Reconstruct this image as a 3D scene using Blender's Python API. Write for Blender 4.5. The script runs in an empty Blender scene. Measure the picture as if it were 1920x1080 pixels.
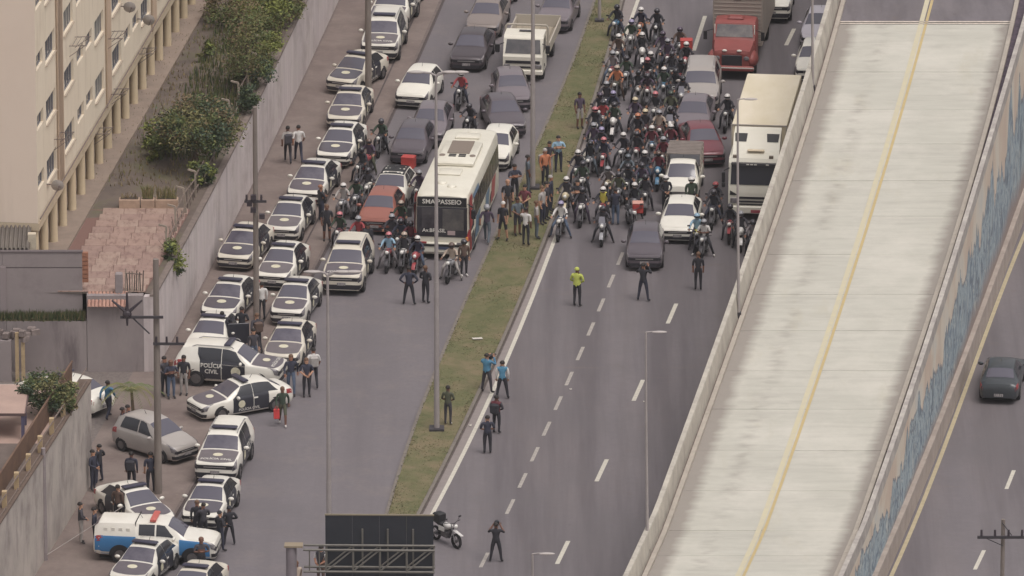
import bpy, bmesh, math, random
import numpy as np
from mathutils import Vector, Matrix
R_ = math.radians
random.seed(7); np.random.seed(7)
scene = bpy.context.scene
COL = scene.collection
# ------------------------------------------------------------------ camera
PITCH = R_(17.5); FPX = 19000.0; DIST = 466.0
CAM = Vector((0.0, -DIST * math.cos(PITCH), DIST * math.sin(PITCH)))
cam_d = bpy.data.cameras.new("camera"); cam_o = bpy.data.objects.new("camera", cam_d); COL.objects.link(cam_o)
cam_o.location = CAM; cam_o.rotation_euler = (math.pi / 2 - PITCH, 0, 0)
cam_d.sensor_width = 36.0; cam_d.lens = 36.0 * FPX / 1920.0
cam_d.clip_start = 5.0; cam_d.clip_end = 9000.0
scene.camera = cam_o
# ------------------------------------------------------------------ overcast sky and soft sun
SUN_EL, SUN_AZ = R_(66), R_(140)          # azimuth clockwise from +Y (away from camera)
w = bpy.data.worlds.new("World"); scene.world = w; w.use_nodes = True
nt = w.node_tree; nt.nodes.clear()
sky = nt.nodes.new("ShaderNodeTexSky"); sky.sky_type = 'NISHITA'; sky.sun_disc = False
sky.sun_elevation = SUN_EL; sky.sun_rotation = SUN_AZ; sky.air_density = 1.6; sky.dust_density = 5.0
hs = nt.nodes.new("ShaderNodeHueSaturation"); hs.inputs['Saturation'].default_value = 0.12
mx = nt.nodes.new("ShaderNodeMix"); mx.data_type = 'RGBA'; mx.blend_type = 'MULTIPLY'; mx.inputs['Factor'].default_value = 1.0
mx.inputs[7].default_value = (1.0, 0.968, 0.975, 1)
bg = nt.nodes.new("ShaderNodeBackground"); bg.inputs['Strength'].default_value = 0.122
out = nt.nodes.new("ShaderNodeOutputWorld")
nt.links.new(sky.outputs[0], hs.inputs['Color']); nt.links.new(hs.outputs[0], mx.inputs[6])
nt.links.new(mx.outputs[2], bg.inputs[0]); nt.links.new(bg.outputs[0], out.inputs[0])
sd = bpy.data.lights.new("sun", 'SUN'); sd.energy = 1.2; sd.angle = R_(34); sd.color = (1.0, 0.945, 0.88)
so = bpy.data.objects.new("sun", sd); COL.objects.link(so)
sdir = Vector((math.sin(SUN_AZ) * math.cos(SUN_EL), math.cos(SUN_AZ) * math.cos(SUN_EL), math.sin(SUN_EL)))
so.rotation_euler = sdir.to_track_quat('Z', 'Y').to_euler(); so.location = (60, -60, 120)
scene.view_settings.view_transform = 'Standard'; scene.view_settings.look = 'None'
scene.view_settings.gamma = 1.0; scene.view_settings.exposure = 0.08
try: scene.view_settings.use_curve_mapping = False
except Exception: pass
scene.render.resolution_x = 1024; scene.render.resolution_y = 576

# ------------------------------------------------------------------ photo-to-ground survey helpers
F_ = Vector((0, math.cos(PITCH), -math.sin(PITCH))); U_ = Vector((0, math.sin(PITCH), math.cos(PITCH)))
def G(px, py, z=0.0):
    d = F_ + U_ * ((540 - py) / FPX); d.x = (px - 960) / FPX
    return CAM + d * ((z - CAM.z) / d.z)
def GH(px, py, hf):
    z = 0.0
    for _ in range(12): z = hf(G(px, py, z).y)
    return G(px, py, z)
def curve(pts, hf=None, deg=3):
    P = [GH(a, b, hf) if hf else G(a, b) for a, b in pts]
    ys = np.array([p.y for p in P]); xs = np.array([p.x for p in P])
    c = np.polyfit(ys, xs, deg); d = np.polyder(c); lo, hi = ys.min(), ys.max()
    def f(y):
        if y < lo: return float(np.polyval(c, lo) + np.polyval(d, lo) * (y - lo))
        if y > hi: return float(np.polyval(c, hi) + np.polyval(d, hi) * (y - hi))
        return float(np.polyval(c, y))
    return f

# ------------------------------------------------------------------ materials
def lin(c):
    return tuple(((v / 255) / 12.92 if v <= 10 else (((v / 255) + 0.055) / 1.055) ** 2.4) for v in c)
MATS = {}
def mat(name, col, rough=0.7, n=None, amt=0.12, col2=None, stretch=(1, 1, 1), bump=0.0, metal=0.0, spec=0.5, coat=0.0, detail=4, world=False, rn=0.0):
    """col is sRGB 0-255; n = noise scale that mixes towards col2 (or a darker col)"""
    if name in MATS: return MATS[name]
    m = bpy.data.materials.new(name); m.use_nodes = True; MATS[name] = m
    t = m.node_tree; b = t.nodes["Principled BSDF"]
    L = lin(col); b.inputs['Base Color'].default_value = (*L, 1); b.inputs['Roughness'].default_value = rough
    b.inputs['Metallic'].default_value = metal; b.inputs['Specular IOR Level'].default_value = spec
    if coat: b.inputs['Coat Weight'].default_value = coat; b.inputs['Coat Roughness'].default_value = 0.08
    if n:
        if world:
            tc = t.nodes.new("ShaderNodeNewGeometry"); src = tc.outputs['Position']
        else:
            tc = t.nodes.new("ShaderNodeTexCoord"); src = tc.outputs['Object']
        mp = t.nodes.new("ShaderNodeMapping"); mp.inputs['Scale'].default_value = stretch
        t.links.new(src, mp.inputs[0])
        nz = t.nodes.new("ShaderNodeTexNoise"); nz.inputs['Scale'].default_value = n; nz.inputs['Detail'].default_value = detail
        nz.inputs['Roughness'].default_value = 0.65
        t.links.new(mp.outputs[0], nz.inputs['Vector'])
        cr = t.nodes.new("ShaderNodeValToRGB"); cr.color_ramp.elements[0].position = 0.32; cr.color_ramp.elements[1].position = 0.68
        c2 = lin(col2) if col2 else tuple(v * (1 - amt) for v in L)
        hi = L if col2 else tuple(min(1, v * (1 + amt)) for v in L)
        cr.color_ramp.elements[0].color = (*c2, 1); cr.color_ramp.elements[1].color = (*hi, 1)
        t.links.new(nz.outputs[0], cr.inputs[0]); t.links.new(cr.outputs[0], b.inputs['Base Color'])
        if bump:
            bp = t.nodes.new("ShaderNodeBump"); bp.inputs['Strength'].default_value = bump; bp.inputs['Distance'].default_value = 0.05
            t.links.new(nz.outputs[0], bp.inputs['Height']); t.links.new(bp.outputs[0], b.inputs['Normal'])
        if rn:
            mr = t.nodes.new("ShaderNodeMapRange"); mr.inputs[3].default_value = rough - rn; mr.inputs[4].default_value = rough + rn
            t.links.new(nz.outputs[0], mr.inputs[0]); t.links.new(mr.outputs[0], b.inputs['Roughness'])
    return m
def extra_noise(m, scale, col, lo, hi, fac=1.0, stretch=(1, 1, 1), world=True, detail=5, rot=0.0, dist=0.0):
    """mix another colour in by a second noise: stains, dirt, wear"""
    t = m.node_tree; b = t.nodes["Principled BSDF"]; inp = b.inputs['Base Color']
    src = inp.links[0].from_socket if inp.links else None
    tc = t.nodes.new("ShaderNodeNewGeometry") if world else t.nodes.new("ShaderNodeTexCoord")
    mp = t.nodes.new("ShaderNodeMapping"); mp.inputs['Scale'].default_value = stretch; mp.inputs['Rotation'].default_value = (0, 0, rot)
    t.links.new(tc.outputs['Position'] if world else tc.outputs['Object'], mp.inputs[0])
    nz = t.nodes.new("ShaderNodeTexNoise"); nz.inputs['Scale'].default_value = scale; nz.inputs['Detail'].default_value = detail
    nz.inputs['Roughness'].default_value = 0.7; nz.inputs['Distortion'].default_value = dist
    t.links.new(mp.outputs[0], nz.inputs['Vector'])
    mr = t.nodes.new("ShaderNodeMapRange"); mr.inputs[1].default_value = lo; mr.inputs[2].default_value = hi; mr.inputs[4].default_value = fac
    t.links.new(nz.outputs[0], mr.inputs[0])
    mix = t.nodes.new("ShaderNodeMix"); mix.data_type = 'RGBA'
    t.links.new(mr.outputs[0], mix.inputs[0])
    if src: t.links.new(src, mix.inputs[6])
    else: mix.inputs[6].default_value = inp.default_value
    mix.inputs[7].default_value = (*lin(col), 1)
    t.links.new(mix.outputs[2], inp)
    return m

# ------------------------------------------------------------------ mesh building helpers
class MB:
    def __init__(s): s.v = []; s.f = []; s.m = []
    def face(s, pts, mi=0):
        b = len(s.v); s.v += [tuple(p) for p in pts]; s.f.append(tuple(range(b, b + len(pts)))); s.m.append(mi)
    def box(s, c, d, mi=0, rz=0.0, taper=1.0, bev=0.0):
        x, y, z = d[0] / 2, d[1] / 2, d[2] / 2
        cs, sn = math.cos(rz), math.sin(rz)
        def T(p): return (c[0] + p[0] * cs - p[1] * sn, c[1] + p[0] * sn + p[1] * cs, c[2] + p[2])
        b = len(s.v)
        if bev <= 0:
            for zz, k in ((-z, 1), (z, taper)):
                s.v += [T((-x * k, -y * k, zz)), T((x * k, -y * k, zz)), T((x * k, y * k, zz)), T((-x * k, y * k, zz))]
            fs = [(3, 2, 1, 0), (4, 5, 6, 7), (0, 1, 5, 4), (1, 2, 6, 5), (2, 3, 7, 6), (3, 0, 4, 7)]
            for f in fs: s.f.append(tuple(b + i for i in f)); s.m.append(mi)
        else:
            e = min(bev, x * .9, y * .9, z * .9)
            rings = [(-z, e), (-z + e, 0), (z - e, 0), (z, e)]
            for zz, o in rings:
                k = taper if zz > 0 else 1
                X, Y = x * k - o, y * k - o
                q = e * .6
                pts = [(-X, -Y + q), (-X + q, -Y), (X - q, -Y), (X, -Y + q), (X, Y - q), (X - q, Y), (-X + q, Y), (-X, Y - q)]
                s.v += [T((p[0], p[1], zz)) for p in pts]
            for r in range(3):
                for i in range(8):
                    j = (i + 1) % 8
                    s.f.append((b + r * 8 + i, b + r * 8 + j, b + r * 8 + 8 + j, b + r * 8 + 8 + i)); s.m.append(mi)
            s.f.append(tuple(b + i for i in range(7, -1, -1))); s.m.append(mi)
            s.f.append(tuple(b + 24 + i for i in range(8))); s.m.append(mi)
        return s
    def tube(s, p0, p1, r0, r1=None, n=8, mi=0, cap=True):
        if r1 is None: r1 = r0
        p0, p1 = Vector(p0), Vector(p1); d = (p1 - p0)
        if d.length < 1e-6: return s
        d.normalize()
        a = d.orthogonal().normalized(); b_ = d.cross(a)
        b = len(s.v)
        for p, r in ((p0, r0), (p1, r1)):
            for i in range(n):
                t = 2 * math.pi * i / n
                s.v.append(tuple(p + a * (math.cos(t) * r) + b_ * (math.sin(t) * r)))
        for i in range(n):
            j = (i + 1) % n
            s.f.append((b + i, b + j, b + n + j, b + n + i)); s.m.append(mi)
        if cap:
            s.f.append(tuple(b + i for i in range(n - 1, -1, -1))); s.m.append(mi)
            s.f.append(tuple(b + n + i for i in range(n))); s.m.append(mi)
        return s
    def path(s, pts, r, n=6, mi=0):
        for a, b in zip(pts[:-1], pts[1:]): s.tube(a, b, r, r, n, mi)
        return s
    def ell(s, c, r, nu=10, nv=7, mi=0, zmin=-1.0):
        b = len(s.v)
        lats = [-math.pi / 2 + math.pi * i / nv for i in range(nv + 1)]
        lats = [max(l, math.asin(max(-1, zmin))) for l in lats]
        for l in lats:
            for i in range(nu):
                t = 2 * math.pi * i / nu
                s.v.append((c[0] + r[0] * math.cos(l) * math.cos(t), c[1] + r[1] * math.cos(l) * math.sin(t), c[2] + r[2] * math.sin(l)))
        for k in range(nv):
            for i in range(nu):
                j = (i + 1) % nu
                s.f.append((b + k * nu + i, b + k * nu + j, b + (k + 1) * nu + j, b + (k + 1) * nu + i)); s.m.append(mi)
        return s
    def grid(s, rows, mi=0, flip=False):
        b = len(s.v); n = len(rows[0])
        for r in rows: s.v += [tuple(p) for p in r]
        for i in range(len(rows) - 1):
            for j in range(n - 1):
                q = (b + i * n + j, b + i * n + j + 1, b + (i + 1) * n + j + 1, b + (i + 1) * n + j)
                s.f.append(q[::-1] if flip else q); s.m.append(mi)
        return s
    def wheel(s, c, r, wdt, mi=0, n=20, inner=0.62, mi2=None):
        """tyre lathe around the X axis"""
        prof = [(-wdt / 2, inner * r), (-wdt / 2, .93 * r), (-wdt * .32, r), (wdt * .32, r), (wdt / 2, .93 * r), (wdt / 2, inner * r)]
        b = len(s.v)
        for (x, rr) in prof:
            for i in range(n):
                t = 2 * math.pi * i / n
                s.v.append((c[0] + x, c[1] + rr * math.cos(t), c[2] + rr * math.sin(t)))
        for k in range(len(prof) - 1):
            for i in range(n):
                j = (i + 1) % n
                s.f.append((b + k * n + i, b + k * n + j, b + (k + 1) * n + j, b + (k + 1) * n + i)); s.m.append(mi)
        return s
    def mesh(s, name, smooth=None):
        me = bpy.data.meshes.new(name); me.from_pydata(s.v, [], s.f)
        me.polygons.foreach_set("material_index", s.m)
        for _ in range(max(s.m, default=0) + 1): me.materials.append(None)
        me.validate(); me.update()
        if smooth is not None:
            me.polygons.foreach_set("use_smooth", [True] * len(me.polygons))
            try: me.set_sharp_from_angle(angle=R_(smooth))
            except Exception: pass
        return me
def weld(me, d=1e-4):
    bm = bmesh.new(); bm.from_mesh(me); bmesh.ops.remove_doubles(bm, verts=bm.verts, dist=d)
    bmesh.ops.recalc_face_normals(bm, faces=bm.faces); bm.to_mesh(me); bm.free(); return me
def obj(name, me, mats, parent=None, loc=None, rz=0.0):
    o = bpy.data.objects.new(name, me); COL.objects.link(o)
    if not isinstance(mats, (list, tuple)): mats = [mats]
    for i, sl in enumerate(o.material_slots):
        sl.link = 'OBJECT'; sl.material = mats[min(i, len(mats) - 1)]
    if parent: o.parent = parent
    if loc is not None: o.location = loc
    if rz: o.rotation_euler = (0, 0, rz)
    return o
def mob(name, mb, mats, parent=None, smooth=None, loc=None, rz=0.0):
    return obj(name, mb.mesh(name, smooth), mats, parent, loc, rz)
def thing(name, label, cat, loc=(0, 0, 0), rz=0.0, group=None):
    o = bpy.data.objects.new(name, None); COL.objects.link(o); o.empty_display_size = .3
    o.location = loc; o.rotation_euler = (0, 0, rz); tag(o, label, cat, group); return o
def tag(o, label=None, cat=None, group=None, kind=None):
    if label: o['label'] = label
    if cat: o['category'] = cat
    if group: o['group'] = group
    if kind: o['kind'] = kind
    return o
def text_tris(s, size):
    cu = bpy.data.curves.new("lettering", 'FONT'); cu.body = s; cu.size = size; cu.align_x = 'CENTER'; cu.align_y = 'CENTER'
    cu.resolution_u = 2; cu.offset = size * 0.018
    o = bpy.data.objects.new("lettering", cu); COL.objects.link(o)
    dg = bpy.context.evaluated_depsgraph_get(); me = o.evaluated_get(dg).to_mesh()
    V = [tuple(v.co) for v in me.vertices]; Fc = [tuple(p.vertices) for p in me.polygons]
    o.evaluated_get(dg).to_mesh_clear(); bpy.data.objects.remove(o); bpy.data.curves.remove(cu)
    return V, Fc
def text_mesh(s, size, fn):
    V, Fc = text_tris(s, size); me = bpy.data.meshes.new("lettering")
    me.from_pydata([fn(v[0], v[1]) for v in V], [], Fc); me.materials.append(None); me.update(); return me
# ================================================================== SETTING
Y0, Y1 = -78.0, 120.0
ROT = R_(8)
ASPH = mat("asphalt", (112, 106, 109), .85, n=3.0, amt=.05, world=True, bump=.15, detail=8)
extra_noise(ASPH, 1.0, (90, 84, 87), .43, .62, .85, stretch=(.42, .016, 1), rot=-ROT)
extra_noise(ASPH, 1.0, (127, 118, 116), .5, .75, .45, stretch=(.14, .02, 1), rot=-ROT)
extra_noise(ASPH, .9, (110, 98, 92), .60, .72, .5, detail=6)
extra_noise(ASPH, 14., (84, 78, 82), .58, .75, .35, detail=6)
extra_noise(ASPH, .11, (102, 97, 99), .46, .62, .5, detail=7)
extra_noise(ASPH, 1.7, (86, 80, 82), .64, .72, .55, detail=7)
extra_noise(ASPH, 1.0, (128, 112, 102), .62, .74, .5, stretch=(.05, .5, 1), rot=-ROT)
ASPH2 = mat("asphalt_service", (112, 106, 109), .85, n=4.0, amt=.05, world=True, bump=.15, detail=8)
extra_noise(ASPH2, 1.0, (101, 95, 98), .44, .68, .7, stretch=(.35, .016, 1), rot=-ROT)
extra_noise(ASPH2, .5, (127, 118, 114), .5, .75, .5, detail=6)
extra_noise(ASPH2, 14., (84, 78, 82), .58, .75, .3, detail=6)
extra_noise(ASPH2, .1, (100, 95, 98), .46, .62, .5, detail=7)
extra_noise(ASPH2, 1.5, (86, 80, 82), .64, .72, .5, detail=7)
PAVE = mat("sidewalk_paving", (124, 111, 105), .9, n=1.2, amt=.1, world=True, bump=.2, detail=8)
extra_noise(PAVE, .35, (104, 90, 86), .42, .66, .8)
extra_noise(PAVE, 3.0, (140, 128, 118), .56, .74, .5)
GRASS = mat("grass_turf", (103, 101, 69), .95, n=2.2, col2=(84, 87, 55), world=True, bump=.6, detail=9)
extra_noise(GRASS, .45, (122, 108, 84), .44, .62, .85)
extra_noise(GRASS, 6.0, (122, 116, 84), .56, .72, .5)
CONC = mat("concrete", (178, 172, 160), .85, n=2.0, amt=.1, world=True, bump=.15, detail=7)
extra_noise(CONC, 1.2, (132, 124, 116), .52, .75, .7, stretch=(1, 1, .3))
KERB = mat("kerb_concrete", (118, 110, 103), .9, n=3.0, amt=.12, world=True)
WHITE_L = mat("road_paint_white", (205, 200, 186), .7, n=6.0, col2=(182, 176, 165), world=True, detail=8)
extra_noise(WHITE_L, 9.0, (130, 122, 121), .62, .74, .8)
FADED_L = mat("road_paint_faded", (178, 171, 162), .7, n=6.0, col2=(145, 138, 134), world=True, detail=8)
YELLOW_L = mat("road_paint_yellow", (190, 168, 118), .7, n=3.0, col2=(178, 160, 120), world=True, detail=6)
YELLOW_P = mat("road_paint_pale_yellow", (196, 187, 155), .75, n=3.0, col2=(188, 180, 160), world=True, detail=6)
DIRT = mat("yard_dirt", (112, 99, 90), .95, n=.9, col2=(90, 80, 74), world=True, bump=.4, detail=8)
extra_noise(DIRT, .45, (92, 92, 66), .52, .68, .8)
extra_noise(DIRT, 1.6, (132, 119, 106), .58, .72, .6)

def ystations(a, b, st): 
    n = max(1, int(math.ceil((b - a) / st))); return [a + (b - a) * i / n for i in range(n + 1)]
def strip_mb(fl, fr, ys, z, mb=None, mi=0, cols=1):
    mb = mb or MB(); zf = z if callable(z) else (lambda y: z)
    rows = []
    for y in ys:
        a, b = fl(y), fr(y)
        rows.append([(a + (b - a) * k / cols, y, zf(y)) for k in range(cols + 1)])
    mb.grid(rows, mi); return mb
def off(f, d): return lambda y: f(y) + d

# survey lines
edge_line = curve([(800, 985), (857, 870), (889, 810), (959, 653), (1006, 540), (1044, 442), (1115, 232), (1184, 37), (1196, 0)])
med_r = curve([(787, 970), (828, 890), (867, 810), (938, 653), (992, 540), (1035, 425), (1096, 250), (1170, 0)])
med_l = curve([(722, 960), (778, 808), (802, 725), (830, 652), (878, 538), (927, 445), (972, 352), (1011, 265), (1060, 132), (1110, 15)])
kerb_l = curve([(827, 0), (802, 47), (740, 190), (720, 230), (615, 455), (580, 515), (460, 725), (340, 940)])
wall_b = curve([(636, 0), (537, 212), (475, 347), (380, 530), (312, 660), (162, 925), (91, 1039)])
# ground
g = MB(); g.face([(-1400, -1200, -.12), (1400, -1200, -.12), (1400, 2400, -.12), (-1400, 2400, -.12)])
tag(mob("ground", g, DIRT), kind='structure')
YS = ystations(Y0, Y1, 2.0)
# overpass height profile: mural wall top surveyed over its base
base_pts = [(1655, 1075), (1712, 942), (1762, 825), (1822, 652), (1865, 535), (1905, 435)]
top_y = [885, 711, 567, 385, 226, 68]
hs_, ys_ = [], []
for (px, py), ty in zip(base_pts, top_y):
    b = G(px, py); d = F_ + U_ * ((540 - ty) / FPX); t = (b.y - CAM.y) / d.y
    hs_.append(CAM.z + d.z * t); ys_.append(b.y)
hc = np.polyfit(ys_, hs_, 1)
def wall_top(y): return float(np.polyval(hc, max(min(y, 75.0), -45.0)))
PAR_R = .55
def deck_z(y): return wall_top(y) - PAR_R
mural_x = curve(base_pts + [(1945, 325), (1990, 190)])
PAR_L = 1.05
ltop = lambda y: deck_z(y) + PAR_L
A_x = curve([(1168, 1080), (1277, 810), (1375, 552), (1440, 347), (1468, 266), (1517, 120), (1547, 12)], ltop)
B_x = curve([(1202, 1080), (1307, 810), (1350, 690), (1404, 541), (1467, 357), (1500, 255), (1535, 145), (1557, 62), (1575, 0)], deck_z)
Yl_x = curve([(1395, 1075), (1440, 972), (1495, 808), (1540, 690), (1590, 538), (1627, 412), (1672, 270), (1710, 130), (1747, 0)], deck_z)
K_x = curve([(1566, 1080), (1664, 810), (1712, 680), (1756, 542), (1807, 390), (1836, 267), (1875, 125), (1905, 0)], deck_z)
# roads
m = strip_mb(off(med_r, -.05), off(A_x, .3), YS, 0.0); tag(mob("main_road", m, ASPH), kind='structure')
m = strip_mb(off(kerb_l, -.05), off(med_l, .05), YS, 0.0); tag(mob("service_road", m, ASPH2), kind='structure')
m = strip_mb(off(mural_x, -.1), lambda y: 95.0, YS, 0.0); tag(mob("far_road", m, ASPH), kind='structure')
# sidewalk with a worn, low kerb
SWZ = .03
m = strip_mb(off(wall_b, -1.0), kerb_l, YS, SWZ); 
sw = mob("sidewalk", m, PAVE); tag(sw, kind='structure')
GUT = mat("gutter_dirt", (78, 69, 68), .95, n=5, amt=.2, world=True)
def kerb_pieces(parent, fl, ys, wdt, z0, z1, mt, gap=.03, name="kerbstone"):
    for a, b in zip(ys[:-1], ys[1:]):
        mb = MB(); a2, b2 = a + gap / 2, b - gap / 2
        p = [(fl(a2), a2), (fl(a2) + wdt, a2), (fl(b2) + wdt, b2), (fl(b2), b2)]
        lo = [(x, y, z0) for x, y in p]; hi = [(x, y, z1) for x, y in p]
        mb.face(hi); mb.face(lo[::-1])
        for i in range(4): j = (i + 1) % 4; mb.face([lo[i], lo[j], hi[j], hi[i]])
        mob(name, mb, mt, parent)
SWK = mat("sidewalk_kerb", (108, 96, 92), .9, n=3, amt=.15, world=True)
kerb_pieces(sw, off(kerb_l, 0), ystations(-45, 62, 2.4), .14, -.05, SWZ + .012, SWK)
m = strip_mb(off(kerb_l, .145), off(kerb_l, .27), YS, .004); mob("gutter", m, GUT, sw)
m = strip_mb(off(kerb_l, -.95), off(kerb_l, -.87), ystations(-10, 62, 2), SWZ + .004); mob("drain_joint", m, GUT, sw)
# side lane between the two walls
m = MB(); a = G(170, 905); b = G(295, 698)
m.face([(-45, a.y - .5, SWZ - .004), (wall_b(a.y) + .5, a.y - .5, SWZ - .004), (wall_b(b.y) + .5, b.y + .5, SWZ - .004), (-45, b.y + .5, SWZ - .004)])
COB = mat("side_lane_setts", (121, 112, 107), .9, n=7, col2=(102, 93, 90), world=True, bump=.5, detail=3)
tag(mob("side_lane", m, COB), kind='structure')
# median
MZ = .13
m = strip_mb(off(med_l, .16), off(med_r, -.16), YS, MZ, cols=6)
for i, v in enumerate(m.v): m.v[i] = (v[0], v[1], v[2] + .05 * math.sin(v[1] * .7 + v[0]) * .3 + random.uniform(-.012, .012))
med = mob("median", m, GRASS, smooth=60); tag(med, kind='structure')
kerb_pieces(med, med_l, ystations(-50, 62, 1.6), .15, -.05, MZ - .02, KERB, .02)
kerb_pieces(med, off(med_r, -.15), ystations(-50, 62, 1.6), .15, -.05, MZ + .01, KERB, .02)
m = strip_mb(med_r, off(med_r, .07), YS, .004); mob("gutter", m, mat('median_gutter', (92, 83, 80), .95, n=3, amt=.25, world=True), med)
SHO = mat("shoulder_asphalt", (136, 127, 124), .9, n=3, amt=.08, world=True)
m = strip_mb(off(med_r, .07), off(edge_line, -.08), YS, .0035); mob("shoulder", m, SHO, med)
# grass blades as ground cover
def grass_cover(name, label, fn, n, h, mt):
    mb = MB()
    for _ in range(n):
        x, y, z = fn(); a = random.uniform(0, 6.28); hh = h * random.uniform(.5, 1.3); wd = .03 * random.uniform(.7, 1.5)
        dx, dy = math.cos(a) * wd, math.sin(a) * wd; lx, ly = random.uniform(-.06, .06), random.uniform(-.06, .06)
        mb.face([(x - dx, y - dy, z), (x + dx, y + dy, z), (x + lx, y + ly, z + hh)], random.randint(0, 2))
    return tag(mob(name, mb, mt), label, "grass", kind='stuff')
GB = [mat("grass_blade_olive", (102, 99, 70), .9), mat("grass_blade_dry", (126, 114, 86), .9), mat("grass_blade_green", (92, 94, 64), .9)]
def f_med():
    y = random.uniform(-44, 52); t = random.random(); t = t if random.random() < .7 else (t * .12 if random.random() < .5 else 1 - t * .12)
    a, b = med_l(y) + .12, med_r(y) - .12; return a + (b - a) * t, y, MZ - .01
grass_cover("grass", "patchy olive grass covering the median strip", f_med, 14000, .035, GB)
# painted markings
def lane_dash(px, py, slope_fn, ln, wd, name, mt, parent, z=.006):
    pass
main_o = bpy.data.objects["main_road"]
m = strip_mb(off(edge_line, -.09), off(edge_line, .09), ystations(-78, 62, 2), .006); mob("edge_line", m, WHITE_L, main_o)
long_c = curve([(1055, 1036), (1128, 882), (1197, 732), (1260, 588), (1330, 420), (1430, 105), (1481, 68)], deg=2)
long_c = curve([(1055, 1036), (1128, 882), (1197, 732), (1260, 588)], deg=2)
short_c = curve([(908, 1050), (957, 950), (1002, 852), (1047, 756), (1088, 663), (1127, 572), (1163, 485)], deg=2)
def dash(fc, yc, ln, wd, mt, parent):
    mb = strip_mb(off(fc, -wd / 2), off(fc, wd / 2), [yc - ln / 2, yc, yc + ln / 2], .006); mob("lane_dash", mb, mt, parent)
for py, px in ((1036, 1055), (882, 1128), (732, 1197), (588, 1260)):
    y = G(px, py).y; dash(long_c, y, 3.0, .19, WHITE_L, main_o)
for px, py in ((957, 950), (980, 901), (1002, 852), (1026, 804), (1047, 756), (1069, 710), (1088, 663), (1107, 617), (1127, 572), (1147, 527), (1163, 485)):
    y = G(px, py).y; dash(short_c, y, 1.95, .16, FADED_L, main_o)
dash(short_c, G(908, 1050).y, 1.9, .16, FADED_L, main_o)
for px0, py0, px1, py1, wd in ((1474, 85, 1489, 54, .2), (1262, 205, 1298, 122, .2), (1301, 95, 1322, 30, .2), (1272, 215, 1290, 170, .16)):
    a, b = G(px0, py0), G(px1, py1); mb = MB()
    mb.face([(a.x - wd / 2, a.y, .006), (a.x + wd / 2, a.y, .006), (b.x + wd / 2, b.y, .006), (b.x - wd / 2, b.y, .006)]); mob("lane_dash", mb, WHITE_L, main_o)
far_o = bpy.data.objects["far_road"]
fy = curve([(1672, 1080), (1727, 945), (1782, 810), (1800, 765), (1842, 640), (1880, 540), (1917, 450)])
m = strip_mb(off(fy, -.09), off(fy, .09), ystations(-78, 62, 2), .006); mob("edge_line", m, mat('road_paint_dull_yellow', (174, 162, 134), .8, n=3, amt=.1, world=True), far_o)
m = strip_mb(off(mural_x, .0), off(fy, -.3), ystations(-78, 62, 2), .004)
mob("gutter", m, mat("far_gutter", (112, 98, 96), .9, n=2, amt=.25, world=True), far_o)
for px0, py0, px1, py1 in ((1887, 917, 1901, 882), (1828, 1068, 1845, 1032), (1948, 770, 1962, 735)):
    a, b = G(px0, py0), G(px1, py1); mb = MB(); wd = .17
    mb.face([(a.x - wd / 2, a.y, .006), (a.x + wd / 2, a.y, .006), (b.x + wd / 2, b.y, .006), (b.x - wd / 2, b.y, .006)]); mob("lane_dash", mb, WHITE_L, far_o)
# litter and grass verge beyond the far side of the mural wall (dark green strip at frame edge)
m = MB(); a = G(1921, 395); b = G(1921, 60)
m.face([(a.x - .1, a.y, .01), (a.x + 1.2, a.y + 2, .01), (b.x + 6, b.y + 30, .01), (mural_x(b.y + 30), b.y + 30, .01), (mural_x(a.y + 3), a.y + 3, .01)])
tag(mob("verge", m, mat("verge_grass", (72, 84, 58), .95, n=1.5, amt=.3, world=True, bump=.5)), kind='structure')

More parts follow.
